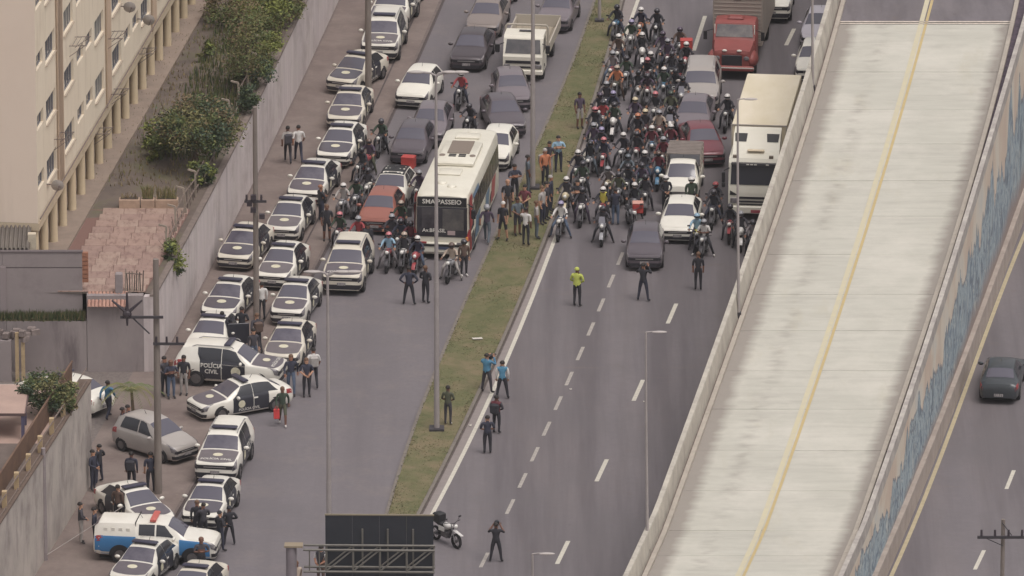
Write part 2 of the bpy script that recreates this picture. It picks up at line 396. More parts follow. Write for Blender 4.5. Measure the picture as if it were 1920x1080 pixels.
# ------------------------------------------------------------------ overpass ramp
op = thing("overpass", "pale concrete overpass ramp with yellow centre line and mural side wall", "overpass", (0, 0, 0))
SLAB = mat("deck_concrete", (186, 183, 172), .85, n=1.2, col2=(177, 174, 163), world=True, stretch=(.35, 1.6, 1), detail=8, bump=.08)
extra_noise(SLAB, 1.0, (154, 149, 141), .50, .78, .6, stretch=(.22, 2.2, 1), dist=.4)
extra_noise(SLAB, .28, (206, 201, 190), .45, .7, .5)
extra_noise(SLAB, .6, (176, 170, 152), .56, .72, .5, stretch=(1, .3, 1))
def edge_dirt(m, col, band=.078):
    """dirt washed to the deck edges: lateral UV (0 at one kerb, 1 at the other) with a ragged limit"""
    t = m.node_tree; b = t.nodes["Principled BSDF"]; inp = b.inputs['Base Color']; src = inp.links[0].from_socket
    uv = t.nodes.new("ShaderNodeUVMap"); sp = t.nodes.new("ShaderNodeSeparateXYZ"); t.links.new(uv.outputs[0], sp.inputs[0])
    gm = t.nodes.new("ShaderNodeNewGeometry"); mp = t.nodes.new("ShaderNodeMapping"); mp.inputs['Scale'].default_value = (.35, 1.7, 1)
    t.links.new(gm.outputs['Position'], mp.inputs[0])
    nz = t.nodes.new("ShaderNodeTexNoise"); nz.inputs['Scale'].default_value = 1.1; nz.inputs['Detail'].default_value = 7; t.links.new(mp.outputs[0], nz.inputs['Vector'])
    def mth(op, a, b_):
        n = t.nodes.new("ShaderNodeMath"); n.operation = op
        for i, q in enumerate((a, b_)):
            if isinstance(q, (int, float)): n.inputs[i].default_value = q
            else: t.links.new(q, n.inputs[i])
        return n.outputs[0]
    e = mth('MINIMUM', sp.outputs[0], mth('SUBTRACT', 1.0, sp.outputs[0]))
    lim = mth('ADD', mth('MULTIPLY', nz.outputs[0], band * 1.3), band * .12)
    mr = t.nodes.new("ShaderNodeMapRange"); mr.inputs[1].default_value = -.035; mr.inputs[2].default_value = .03; mr.inputs[3].default_value = 0; mr.inputs[4].default_value = .85
    t.links.new(mth('SUBTRACT', lim, e), mr.inputs[0])
    # two faint wheel tracks of rubber
    d1 = mth('ABSOLUTE', mth('SUBTRACT', sp.outputs[0], .235), 0); 
    nz2 = t.nodes.new("ShaderNodeTexNoise"); nz2.inputs['Scale'].default_value = 1.4; nz2.inputs['Detail'].default_value = 8; 
    mp2 = t.nodes.new("ShaderNodeMapping"); mp2.inputs['Scale'].default_value = (.7, 1.6, 1); t.links.new(gm.outputs['Position'], mp2.inputs[0]); t.links.new(mp2.outputs[0], nz2.inputs['Vector'])
    tr = t.nodes.new("ShaderNodeMapRange"); tr.inputs[1].default_value = .075; tr.inputs[2].default_value = 0.01; tr.inputs[3].default_value = 0; tr.inputs[4].default_value = 1
    t.links.new(d1, tr.inputs[0])
    tm = t.nodes.new("ShaderNodeMapRange"); tm.inputs[1].default_value = .45; tm.inputs[2].default_value = .7; tm.inputs[4].default_value = .5; t.links.new(nz2.outputs[0], tm.inputs[0])
    trk = mth('MULTIPLY', tr.outputs[0], tm.outputs[0])
    fac = mth('MAXIMUM', mr.outputs[0], trk)
    mix = t.nodes.new("ShaderNodeMix"); mix.data_type = 'RGBA'; t.links.new(fac, mix.inputs[0]); t.links.new(src, mix.inputs[6])
    mix.inputs[7].default_value = (*lin(col), 1); t.links.new(mix.outputs[2], inp)
edge_dirt(SLAB, (136, 128, 121))
def uvset(me, fn):
    uv = me.uv_layers.new(name="UVMap")
    for l in me.loops:
        co = me.vertices[l.vertex_index].co; uv.data[l.index].uv = fn(co.x, co.y, co.z)
def deck_uv(x, y, z): a, b = B_x(y) + .5, K_x(y); return ((x - a) / (b - a), y)
joint_y = GH(1650, 46, deck_z).y
seams = sorted([GH(1500, py, deck_z).y for py in (1180, 1115, 1042, 995, 920, 845, 767, 695, 620, 552, 477, 405, 339, 270, 205, 135)] + [joint_y])
seams = [-78.0] + seams
for a, b in zip(seams[:-1], seams[1:]):
    for side in (0, 1):
        fl, fr = (off(B_x, .26), off(Yl_x, -.004)) if side == 0 else (off(Yl_x, .004), off(K_x, .02))
        dz = random.uniform(-.006, .006)
        yy = ystations(a + .013, b - .013, 2.0)
        mb = strip_mb(fl, fr, yy, lambda y: deck_z(y) + dz, cols=4)
        for aa, bb in ((yy[0], -1), (yy[-1], 1)):
            q = [(fl(aa), aa, deck_z(aa) + dz), (fr(aa), aa, deck_z(aa) + dz), (fr(aa), aa, deck_z(aa) - .25), (fl(aa), aa, deck_z(aa) - .25)]
            mb.face(q if bb < 0 else q[::-1])
        me = mb.mesh("deck_slab"); uvset(me, deck_uv); obj("deck_slab", me, SLAB, op)
# sub-deck closing the joints, and the asphalt surfacing beyond the expansion joint
m = strip_mb(A_x, mural_x, YS, lambda y: deck_z(y) - .05); mob("deck_base", m, mat("joint_filler", (158, 153, 145), .95, n=4, amt=.2, world=True), op)
m = strip_mb(off(B_x, .26), off(K_x, .02), ystations(joint_y + .45, Y1, 2), lambda y: deck_z(y)); mob("asphalt_surfacing", m, ASPH, op)
JB = mat("expansion_joint_steel", (196, 184, 172), .7, n=5, amt=.2, world=True)
for o_, wd in ((.04, .14), (.28, .14)):
    m = strip_mb(off(B_x, .26), off(K_x, .02), [joint_y + o_, joint_y + o_ + wd], lambda y: deck_z(y) + .012, cols=6); mob("expansion_joint", m, JB, op)
# centre line
for o_, wd, mt in ((-.30, .22, YELLOW_P), (-.02, .13, YELLOW_L)):
    m = strip_mb(off(Yl_x, o_), off(Yl_x, o_ + wd), YS, lambda y: deck_z(y) + .012); mob("centre_line", m, mt, op)
# left parapet: segments with visible joints
PARM = mat("parapet_concrete", (186, 180, 168), .85, n=1.3, col2=(160, 152, 142), world=True, stretch=(1, 1, .5), detail=8, bump=.2)
extra_noise(PARM, 2.2, (134, 124, 117), .55, .72, .7, stretch=(1, 1, .35))
extra_noise(PARM, .5, (200, 192, 178), .5, .7, .6)
TH = .2
def parapet_seg(a, b):
    yy = ystations(a + .012, b - .012, 1.5); prof = []
    for y in yy:
        xo, xi, zb = A_x(y), max(B_x(y), A_x(y) + TH + .05), deck_z(y)
        prof.append([(xo, y, -.1), (xo, y, zb + PAR_L), (xo + TH, y, zb + PAR_L - .01), (xo + TH + .02, y, zb + PAR_L - .12), (xi - .02, y, zb + .12), (xi + .02, y, zb - .05)])
    mb = MB(); mb.grid(prof, flip=True); mb.face(prof[0]); mb.face(prof[-1][::-1]); return mb
PS = ystations(-78, 97, 5.0)
for a, b in zip(PS[:-1], PS[1:]): mob("parapet_panel", parapet_seg(a, b), PARM, op)
KRB = mat("deck_kerb", (168, 159, 148), .85, n=2.0, amt=.12, world=True, detail=7)
extra_noise(KRB, 1.0, (130, 120, 113), .52, .7, .6)
def solid_strip(fl, fr, ys, zlo, zhi):
    mb = MB(); rows = []
    for y in ys: rows.append([(fl(y), y, zlo(y)), (fl(y), y, zhi(y)), (fr(y), y, zhi(y)), (fr(y), y, zlo(y))])
    mb.grid(rows, flip=True); mb.face(rows[0]); mb.face(rows[-1][::-1]); return mb
DGUT = mat("deck_gutter", (118, 107, 103), .95, n=2.5, amt=.3, world=True, detail=8)
m = strip_mb(B_x, off(B_x, .27), YS, lambda y: deck_z(y) + .004); mob("gutter", m, DGUT, op)
for a, b in zip(PS[:-1], PS[1:]):
    mob("deck_kerb", solid_strip(off(B_x, .1), off(B_x, .3), ystations(a + .01, b - .01, 2.5), lambda y: deck_z(y) - .05, lambda y: deck_z(y) + .16), KRB, op)
    mob("deck_kerb", solid_strip(K_x, off(K_x, .2), ystations(a + .01, b - .01, 2.5), lambda y: deck_z(y) - .05, lambda y: deck_z(y) + .16), KRB, op)
m = strip_mb(off(K_x, .2), mural_x, YS, lambda y: deck_z(y) + .02); mob("gutter", m, mat("debris_gutter", (84, 74, 84), .95, n=3, amt=.4, world=True, detail=9), op)
# mural side wall
MUR = bpy.data.materials.new("mural_paint"); MUR.use_nodes = True
def build_mural():
    t = MUR.node_tree; b = t.nodes["Principled BSDF"]; b.inputs['Roughness'].default_value = .85
    uv = t.nodes.new("ShaderNodeUVMap"); sp = t.nodes.new("ShaderNodeSeparateXYZ"); t.links.new(uv.outputs[0], sp.inputs[0])
    def noise(sc, st, det=6, dist=0.):
        mp = t.nodes.new("ShaderNodeMapping"); mp.inputs['Scale'].default_value = st; t.links.new(uv.outputs[0], mp.inputs[0])
        n = t.nodes.new("ShaderNodeTexNoise"); n.inputs['Scale'].default_value = sc; n.inputs['Detail'].default_value = det; n.inputs['Distortion'].default_value = dist
        t.links.new(mp.outputs[0], n.inputs['Vector']); return n.outputs[0]
    def mth(op, a, b_=0.0):
        n = t.nodes.new("ShaderNodeMath"); n.operation = op
        for i, q in enumerate((a, b_)):
            if isinstance(q, (int, float)): n.inputs[i].default_value = q
            else: t.links.new(q, n.inputs[i])
        return n.outputs[0]
    def ramp(src, cols):
        r = t.nodes.new("ShaderNodeValToRGB"); e = r.color_ramp.elements
        e[0].position, e[0].color = cols[0][0], (*lin(cols[0][1]), 1); e[1].position, e[1].color = cols[-1][0], (*lin(cols[-1][1]), 1)
        for p, c in cols[1:-1]: q = e.new(p); q.color = (*lin(c), 1)
        t.links.new(src, r.inputs[0]); return r.outputs[0]
    def mix(f, a, b_):
        n = t.nodes.new("ShaderNodeMix"); n.data_type = 'RGBA'
        for i, q in zip((0, 6, 7), (f, a, b_)):
            if isinstance(q, tuple): n.inputs[i].default_value = (*lin(q), 1)
            elif isinstance(q, float): n.inputs[i].default_value = q
            else: t.links.new(q, n.inputs[i])
        return n.outputs[2]
    def stepr(src, a, b_):
        n = t.nodes.new("ShaderNodeMapRange"); n.inputs[1].default_value = a; n.inputs[2].default_value = b_; t.links.new(src, n.inputs[0]); return n.outputs[0]
    V = sp.outputs[1]   # 0 base .. 1 top
    sky_c = ramp(noise(.35, (1, 6, 1)), [(.3, (194, 174, 158)), (.45, (198, 182, 164)), (.55, (204, 194, 178)), (.7, (192, 190, 182))])
    blue_c = ramp(noise(.9, (1.2, 5, 1), 8, 1.6), [(.3, (96, 108, 120)), (.42, (136, 150, 160)), (.5, (166, 178, 180)), (.57, (128, 142, 152)), (.68, (186, 190, 184))])
    lines = mth('LESS_THAN', mth('ABSOLUTE', mth('SUBTRACT', noise(.5, (1.3, 3, 1), 3, 2.4), .5)), .026)
    blue_c = mix(mth('MULTIPLY', lines, .6), blue_c, (84, 88, 98))
    lim = mth('ADD', mth('MULTIPLY', noise(.3, (1, .5, 1), 7, 1.2), 1.2), .04)
    body = mix(stepr(mth('SUBTRACT', lim, V), -.008, .008), sky_c, blue_c)
    ol = mth('LESS_THAN', mth('ABSOLUTE', mth('SUBTRACT', lim, V)), .012)
    body = mix(mth('MULTIPLY', ol, .8), body, (110, 112, 120))
    low = mth('ADD', mth('MULTIPLY', noise(.5, (.5, 1, 1), 6), .22), .1)
    body = mix(stepr(mth('SUBTRACT', low, V), -.06, .05), body, (142, 128, 122))
    dirt = stepr(noise(.5, (3, .3, 1), 7), .55, .75)
    body = mix(mth('MULTIPLY', dirt, .35), body, (128, 116, 112))
    t.links.new(body, b.inputs['Base Color'])
build_mural()
rows = []
for y in YS:
    x = mural_x(y); rows.append([(x, y, -.1), (x, y, wall_top(y))])
mb = MB(); mb.grid(rows, flip=False); me = mb.mesh("mural_wall")
uvset(me, lambda x, y, z: (y, z / max(.5, wall_top(y)))); obj("mural_wall", me, MUR, op)
COPE = mat("mural_coping", (186, 180, 171), .8, n=1.5, col2=(146, 138, 134), world=True, detail=8)
for a, b in zip(PS[:-1], PS[1:]):
    mob("coping_stone", solid_strip(off(mural_x, -.18), off(mural_x, .03), ystations(a + .012, b - .012, 2.5), lambda y: deck_z(y) - .05, lambda y: wall_top(y) + .03), COPE, op)
PLN = mat("plinth_concrete", (160, 148, 139), .9, n=1.2, amt=.15, world=True, detail=7)
for a, b in zip(PS[:-1], PS[1:]):
    mob("plinth", solid_strip(off(mural_x, -.05), off(mural_x, .22), ystations(a + .012, b - .012, 2.5), lambda y: -.1, lambda y: 1.05), PLN, op)
def surf(x, y):
    if x < wall_b(y) + 30 and x < kerb_l(y): return SWZ
    if med_l(y) < x < med_r(y): return MZ
    return .0
# ================================================================== WALLS, YARD, APARTMENT BUILDING
YZ = 3.6
STAINW = mat("retaining_wall_plaster", (206, 195, 193), .9, n=1.0, col2=(190, 179, 178), world=True, stretch=(1.2, 1.2, .14), detail=8, bump=.1)
extra_noise(STAINW, 1.0, (144, 132, 133), .50, .74, .6, stretch=(2.2, 2.2, .1))
extra_noise(STAINW, .35, (190, 182, 174), .48, .7, .6)
extra_noise(STAINW, .45, (160, 148, 145), .50, .66, .65, detail=8)
extra_noise(STAINW, .8, (138, 106, 92), .66, .76, .5, stretch=(1.5, 1.5, .12))
FACEW = mat("stained_wall_concrete", (150, 140, 138), .9, n=.9, col2=(134, 124, 124), world=True, stretch=(1, 1, .4), detail=8, bump=.15)
extra_noise(FACEW, .7, (94, 84, 86), .50, .70, .8, stretch=(1.2, 1, .25))
extra_noise(FACEW, .9, (142, 112, 88), .60, .74, .6, stretch=(1.3, 1, .08))
extra_noise(FACEW, .3, (158, 148, 146), .52, .7, .6)
yc = G(295, 698).y                       # corner where the side lane begins
y_low = G(165, 905).y
def wall_seg(f, a, b, z1, th):
    yy = ystations(a + .004, b - .004, 1.5); rows = []
    for y in yy: rows.append([(f(y), y, -.1), (f(y), y, z1), (f(y) - th, y, z1), (f(y) - th, y, -.1)])
    mb = MB(); mb.grid(rows); mb.face(rows[0][::-1]); mb.face(rows[-1]); return mb
w1 = thing("retaining_wall", "long streaked pale retaining wall below the apartment yard, beside the parked police cars", "wall", (0, 0, 0))
ps = ystations(yc, 90, 6.0)
for a, b in zip(ps[:-1], ps[1:]): mob("wall_panel", wall_seg(wall_b, a, b, YZ - .06, .5), STAINW, w1)
COPM = mat("wall_coping", (118, 106, 100), .9, n=3, amt=.2, world=True)
for a, b in zip(ps[:-1], ps[1:]): mob("coping", solid_strip(off(wall_b, -.22), off(wall_b, .05), ystations(a + .01, b - .01, 2), lambda y: YZ - .059, lambda y: YZ + .05), COPM, w1)
m = strip_mb(off(wall_b, .0), off(wall_b, .1), ystations(yc, 90, 2), SWZ + .006); mob("footing", m, SWK, w1)
# yard: raised ground behind the wall
yard = MB(); rows = []
for y in ystations(yc + .4, 95, 2.0):
    xr = wall_b(y) - .21; xl = -60 if y > yc + 1.2 else G(163, 706).x + .1; rows.append([(xl + (xr - xl) * (k / 14) ** .6, y, YZ + (random.uniform(-.05, .06) if 2 < k < 13 else -.02)) for k in range(15)])
yard.grid(rows); yo = mob("yard_ground", yard, DIRT, smooth=60); tag(yo, kind='structure')
# facing wall at the side lane
fw = thing("lane_wall", "stained grey concrete wall facing the side lane, topped with weeds", "wall", (0, 0, 0))
xr = wall_b(yc); x170 = G(163, 706).x
mb = MB(); mb.box(((xr - .5 + x170) / 2, yc + .25, YZ / 2 - .06), (xr - .5 - x170 - .01, .5, YZ + .1)); mob("wall_panel", mb, FACEW, fw)
for a, b in ((-22, -16), (-30, -22), (-40, -30)):
    pass
edges = [x170 - .01, x170 - 3.6, x170 - 8, x170 - 14, x170 - 22]
for a, b in zip(edges[:-1], edges[1:]):
    mb = MB(); mb.box(((a + b) / 2, yc + .2, 1.2), (a - b - .012, .4, 2.4)); mob("wall_panel", mb, FACEW, fw)
mb = MB(); rows = [[(x170 - .05 - k * 2, yc + .02 + j * .2, 2.40 + j * .10 + random.uniform(-.05, .08)) for k in range(12)] for j in range(4)]
mb.grid(rows); lg = mob("ledge", mb, GRASS, fw, smooth=60)
def f_ledge(): return x170 - random.random() ** 1.3 * 9 - .1, yc + random.uniform(-.02, .5), 2.42 + random.uniform(-.05, .12)
grass_cover("weeds", "dark weeds growing along the ledge above the side lane wall", f_ledge, 3500, .3, [mat("weed_dark", (74, 80, 50), .9), mat("weed_dry", (104, 96, 66), .9), mat("weed_green", (64, 78, 42), .9)])
GREYW = mat("grey_block_wall", (144, 134, 133), .9, n=1.5, amt=.05, world=True, detail=7)
extra_noise(GREYW, .6, (122, 110, 112), .5, .7, .6)
gw = thing("yard_wall", "plain grey rendered wall above the weedy ledge, beside the tiled terrace", "wall", (0, 0, 0))
yw = yc + .5; z0, z1 = 2.4, 5.5
for a, b, zz0, zz1 in ((x170 - .2, x170 - 3.75, 2.3, 4.72), (x170 - 3.75, x170 - 12, 2.3, 4.72), (x170 - .2, x170 - 3.75, 4.78, 5.46), (x170 - 3.75, x170 - 12, 4.78, 5.46)):
    mb = MB(); mb.box(((a + b) / 2, yw + .1, (zz0 + zz1) / 2), (a - b - .01, .2, zz1 - zz0)); mob("wall_panel", mb, GREYW, gw)
mb = MB(); mb.box((x170 - 6.1, yw + .1, 4.75), (11.8, .17, .06)); mb.box((x170 - 6.1, yw + .1, 5.49), (11.86, .26, .06)); mob("band", mb, mat("wall_band", (104, 95, 96), .9), gw)
mb = MB(); mb.box((x170 - 3.75, yw - .03, 3.6), (.28, .1, 2.4)); mob("pilaster", mb, mat("pilaster_grey", (142, 131, 131), .9), gw)
mb = MB()
for k in range(7): mb.box((x170 - .06, yw + .12, 4.15 + k * .2), (.26, .24, .17))
mob("brick_end", mb, mat("bare_brick", (150, 104, 82), .9, n=6, amt=.2, world=True), gw)
# corrugated roof
cr = thing("corrugated_roof", "weathered grey corrugated sheet roof behind the grey yard wall", "roof", (0, 0, 0))
RF = mat("corrugated_sheet", (124, 116, 108), .8, n=1.2, col2=(100, 92, 86), world=True, stretch=(1, .4, 1), detail=7)
xa, xb = G(-40, 470, 5.5).x, G(56, 470, 5.5).x; n = 12
sheet_w = (xb - xa) / 3
for s_ in range(3):
    mb = MB(); rows = []
    for j in range(4):
        rows.append([(xa + s_ * sheet_w + sheet_w * k / 40, yw + .22 + j * .58, 5.55 + j * .18 + .07 * math.sin(k / 40 * 2 * math.pi * 4) + .004 * s_) for k in range(41)])
    mb.grid(rows); mob("roof_sheet", mb, RF, cr, smooth=50)
mb = MB(); mb.box(((xa + xb) / 2, yw + 1.0, 5.36), (xb - xa - .1, 1.4, .1)); mob("rafter_board", mb, mat("rafter", (80, 70, 66), .9), cr)
mb = MB()
for px in (62,): mb.box((G(px, 470, 5).x, yw + 1.0, 4.8), (.36, .36, 2.5))
mob("post", mb, mat("shed_post", (192, 180, 160), .8, n=3, amt=.15), cr)
# tiled terrace: paved with rows of reddish flagstones
TIL = [mat("terrace_tile_a", (162, 137, 126), .85, n=1.7, col2=(144, 120, 110), world=True, detail=8), mat("terrace_tile_b", (166, 144, 132), .85, n=1.7, col2=(150, 128, 117), world=True, detail=8), mat("terrace_tile_c", (155, 131, 121), .85, n=1.9, col2=(140, 116, 108), world=True, detail=8)]
for t_ in TIL: extra_noise(t_, 3.2, (118, 92, 86), .5, .62, .65, stretch=(1.6, .45, 1), rot=.35)
ter = thing("terrace", "reddish paved terrace at the end of the apartment yard", "terrace", (0, 0, 0))
ty1 = G(250, 394, YZ).y
tl = curve([(163, 396), (142, 434), (121, 474), (100, 514)], lambda y: YZ, deg=1)
mb = strip_mb(lambda y: tl(y) if y > yc + .95 else max(tl(y), x170 + .05), off(wall_b, -.5), [yc + .41, yc + .94] + ystations(yc + .96, ty1, 2), YZ + .03); mob("bedding", mb, mat("terrace_joint", (120, 92, 84), .95), ter)
tile_cache = MB(); tile_cache.box((0, 0, 0), (.965, .965, .05), bev=.012); tile_me = tile_cache.mesh("paving_tile")
y = yc + .95; cnt = 0
while y < ty1 - .3 and cnt < 300:
    x = wall_b(y) - 1.05
    while x > tl(y) + .45 and cnt < 300:
        t_ = obj("paving_tile", tile_me, random.choice(TIL), ter, (x, y, YZ + .045 + random.uniform(-.006, .006))); cnt += 1; x -= .98
    y += .98
SCM = mat("eave_tile", (176, 138, 122), .85, n=2.5, col2=(150, 112, 100), world=True)
for k in range(11):
    mb = MB(); xx = x170 + .12 + k * .165; rows = []
    for j in range(3): rows.append([(xx + .075 * math.cos(math.pi - math.pi * q / 6), yc + .45 - j * .42, YZ + .02 - j * .23 + .055 * math.sin(math.pi * q / 6)) for q in range(7)])
    mb.grid(rows, flip=True); mob("eave_tile", mb, SCM, ter, smooth=60)
# planters on the terrace edge
PL = mat("planter_concrete", (170, 146, 128), .9, n=3, amt=.15, world=True)
SOIL = mat("soil", (70, 58, 50), .95)
LEAF = {k: mat("leaf_" + k, c, .75, spec=.3) for k, c in dict(green=(96, 106, 66), dark=(68, 80, 56), olive=(116, 113, 74), dry=(138, 124, 92), brown=(120, 104, 80), bright=(124, 130, 70), blue=(82, 96, 78)).items()}
def leaves(mb, c, rad, n, size, mis=(0,), clumps=None, flat=1.0):
    cl = []
    k = clumps or max(6, n // 160)
    for _ in range(k):
        while True:
            p = Vector((random.uniform(-1, 1), random.uniform(-1, 1), random.uniform(-1, 1)))
            if p.length <= 1: break
        p = p.normalized() * (p.length ** .5)
        cl.append((Vector((c[0] + p.x * rad[0], c[1] + p.y * rad[1], c[2] + p.z * rad[2])), random.uniform(.18, .36) * sum(rad) / 3, random.choice(mis)))
    for i in range(n):
        cc, rr, mi = random.choice(cl)
        p = Vector((random.gauss(0, 1), random.gauss(0, 1), random.gauss(0, .8))) * (rr * .62) + cc
        a = Vector((random.uniform(-1, 1), random.uniform(-1, 1), random.uniform(-.6, .6))).normalized()
        b = a.orthogonal().normalized(); b = (b * math.cos(i) + a.cross(b) * math.sin(i)); s = size * random.uniform(.6, 1.4)
        mb.face([p - a * s, p + b * s * .45, p + a * s, p - b * s * .45], mi if random.random() < .8 else random.choice(mis))
def tree(name, label, base, H, crown, n, size, cols, trunk=.12, group=None, cat="tree", lean=(0, 0), clumps=None):
    t = thing(name, label, cat, base, 0, group)
    mb = MB(); top = Vector((lean[0], lean[1], H * .55)); mb.tube((0, 0, -.1), top, trunk, trunk * .6, 8)
    for k in range(6):
        a = k * 1.05 + random.random(); e = top + Vector((math.cos(a) * crown[0] * .7, math.sin(a) * crown[1] * .7, crown[2] * random.uniform(.2, .9)))
        st = Vector((0, 0, 0)).lerp(top, random.uniform(.55, 1)); mid = st.lerp(e, .5) + Vector((0, 0, .1)); mb.tube(st, mid, trunk * .5, trunk * .3, 6); mb.tube(mid, e, trunk * .3, trunk * .1, 5)
        for q in range(3):
            e2 = e + Vector((random.uniform(-.4, .4), random.uniform(-.4, .4), random.uniform(.1, .5))); mb.tube(mid.lerp(e, .5), e2, trunk * .14, .006, 4)
    mob("trunk", mb, mat("bark", (92, 78, 66), .9, n=6, amt=.25), t)
    mb = MB(); leaves(mb, (lean[0], lean[1], H - crown[2]), crown, n, size, tuple(range(len(cols))), clumps)
    mob("crown", mb, [LEAF[c] for c in cols], t); return t
for i, (px0, px1, lb, cols) in enumerate(((223, 262, "concrete planter with sparse pots at the left end of the terrace edge", ("brown", "dry")), (264, 290, "small square planter with tall dry grass between two longer planters", ("dry", "olive")), (291, 334, "long concrete planter with spiky plants at the right end of the terrace edge", ("olive", "dry")))):
    a, b = G(px0, 394, YZ), G(px1, 394, YZ)
    t = thing("planter", lb, "planter", ((a.x + b.x) / 2, a.y + .3, YZ), 0, "planters along the terrace edge")
    wd = b.x - a.x; mb = MB(); mb.box((0, 0, .25), (wd, .5, .46), bev=.03); mob("box", mb, PL, t)
    mb = MB(); mb.box((0, 0, .485), (wd - .14, .36, .03)); mob("soil", mb, SOIL, t)
    mb = MB()
    for _ in range(60 if i else 14):
        x, y = random.uniform(-wd / 2 + .1, wd / 2 - .1), random.uniform(-.15, .15); h = random.uniform(.25, .75 if i else .3); lx, ly = random.uniform(-.25, .25), random.uniform(-.2, .2)
        mb.face([(x - .02, y, .48), (x + .02, y, .48), (x + lx * .5 + .015, y + ly * .5, .48 + h * .7), (x + lx, y + ly, .48 + h), (x + lx * .5 - .015, y + ly * .5, .48 + h * .7)], random.randint(0, 1))
    mob("plant", mb, [LEAF[c] for c in cols], t)
# fence on top of the wall: leaning concrete posts with rails
fn = thing("yard_fence", "broken fence of leaning concrete posts and rails on top of the retaining wall", "fence", (0, 0, 0))
FP = mat("fence_post", (150, 138, 126), .9, n=4, amt=.2, world=True); FR = mat("fence_rail", (118, 104, 96), .9, n=4, amt=.25, world=True); FD = mat("fence_mesh_dark", (88, 76, 70), .9)
yy = ystations(G(335, 470, YZ).y, 62, 2.9)
prev = None
for i, y in enumerate(yy):
    x = wall_b(y) - .62; h = random.uniform(1.0, 1.35); lx, ly = random.uniform(-.22, .05), random.uniform(-.15, .15)
    mb = MB(); mb.tube((x, y, YZ - .02), (x + lx, y + ly, YZ + h), .075, .065, 4); mb.tube((x + lx, y + ly, YZ + h), (x + lx - .35, y + ly, YZ + h + .1), .06, .05, 4)
    mob("post", mb, FP, fn)
    if prev:
        for zz in (.35, .95):
            if random.random() < .8:
                k0 = zz / prev[3]; k1 = zz / h
                mb = MB(); mb.tube((prev[0] + prev[4] * k0, prev[1] + prev[5] * k0, YZ + zz + random.uniform(-.06, .06)), (x + lx * k1, y + ly * k1, YZ + zz + random.uniform(-.15, .06)), .035, .03, 4); mob("rail", mb, FR, fn)
        for q in range(7):
            tt = (q + .5) / 7; bx, by = prev[0] + (x - prev[0]) * tt, prev[1] + (y - prev[1]) * tt
            if random.random() < .75:
                mb = MB(); mb.tube((bx, by, YZ - .02), (bx + random.uniform(-.16, .04), by + random.uniform(-.08, .08), YZ + random.uniform(.5, 1.0)), .022, .018, 4); mob("picket", mb, random.choice((FR, FD, FP)), fn)
    prev = (x, y, 0, h, lx, ly)
# small gate fence at the terrace corner
gf = thing("terrace_railing", "rusty railing of thin bars at the street corner of the terrace", "railing", (0, 0, 0))
a, b = Vector((G(238, 530, YZ).x, yc + .5, YZ)), Vector((wall_b(yc) - .55, yc + .5, YZ))
for k in range(9):
    p = a.lerp(b, k / 8); mb = MB(); mb.tube(p, p + Vector((random.uniform(-.05, .05), 0, random.uniform(.8, 1.15))), .028, .025, 5); mob("bar", mb, FD if k % 3 else FP, gf)
mb = MB(); mb.tube(a + Vector((0, 0, .9)), b + Vector((0, 0, .85)), .03, .03, 5); mob("rail", mb, FR, gf)
mb = MB(); mb.box((a.x - .3, a.y, YZ + .45), (.34, .34, .95), bev=.05); mob("pillar", mb, GREYW, gf)
# vegetation of the yard
def at(px, py, z): p = G(px, py, z); return (p.x, p.y, z)
tree("bush_tree", "large dense round green tree leaning over the apartment yard", at(362, 318, YZ), 3.0, (1.6, 2.0, .95), 12000, .08, ("green", "dark", "olive", "dark", "blue", "brown"), .16, lean=(.3, .2), clumps=60)
tree("slender_tree", "thin sparse tree with bare twigs in the middle of the yard", at(462, 170, YZ), 4.4, (1.0, 2.0, 1.8), 4600, .065, ("olive", "green", "brown", "green"), .07, clumps=46)
tree("young_tree", "yellow-green leafy tree close to the wall fence at the top", at(500, 70, YZ), 3.2, (1.0, 3.2, 1.2), 8500, .075, ("olive", "bright", "green"), .08, clumps=40)
tree("yard_shrub", "low green shrub at the foot of the thin sparse tree", at(475, 160, YZ), 1.3, (.8, 1.1, .6), 2200, .08, ("dark", "blue", "green"), .05, cat="shrub")
tree("yard_shrub", "olive shrub under the large round tree beside the walkway", at(300, 285, YZ), 1.6, (.9, 1.6, .7), 2600, .08, ("olive", "green", "bright"), .05, cat="shrub")
tree("yard_shrub", "green shrub between the round tree and the wall", at(382, 345, YZ), 1.1, (.5, 1.2, .5), 2000, .08, ("green", "dark", "bright"), .05, cat="shrub")
tree("fence_shrub", "loose green shrub behind the fence above the askew police car", at(504, 128, YZ), 1.7, (.45, 1.5, .75), 2600, .075, ("green", "olive", "bright"), .05, cat="shrub")
tree("fence_shrub", "brown-green shrub behind the fence at the top edge of the yard", at(548, 40, YZ), 1.9, (.45, 1.8, .85), 2800, .075, ("olive", "green", "brown"), .05, cat="shrub")
tree("fence_shrub", "dark shrub behind the fence right of the thin sparse tree", at(470, 205, YZ), 1.3, (.45, 1.2, .6), 2000, .075, ("dark", "green", "blue"), .05, cat="shrub")
tree("yard_shrub", "sparse olive shrub by the walkway near the top edge", at(420, 40, YZ), 1.6, (.9, 2.2, .7), 2200, .075, ("olive", "green", "brown"), .05, cat="shrub")
tree("wall_creeper", "dark green plant hanging over the wall by the terrace", (wall_b(G(352, 480, YZ).y) - .2, G(352, 480, YZ).y, YZ - 1.2), 1.9, (.35, 1.0, .9), 2600, .08, ("dark", "green", "bright"), .05, cat="plant")
tree("weed_tuft", "small yellow-green weed tuft on the bare yard ground", at(283, 302, YZ), .5, (.25, .4, .2), 220, .09, ("bright", "olive"), .02, cat="plant")
tree("weed_tuft", "weed tuft beside the walkway upstream of the thin tree", at(385, 110, YZ), .7, (.4, .8, .3), 420, .09, ("bright", "olive", "green"), .02, cat="plant")
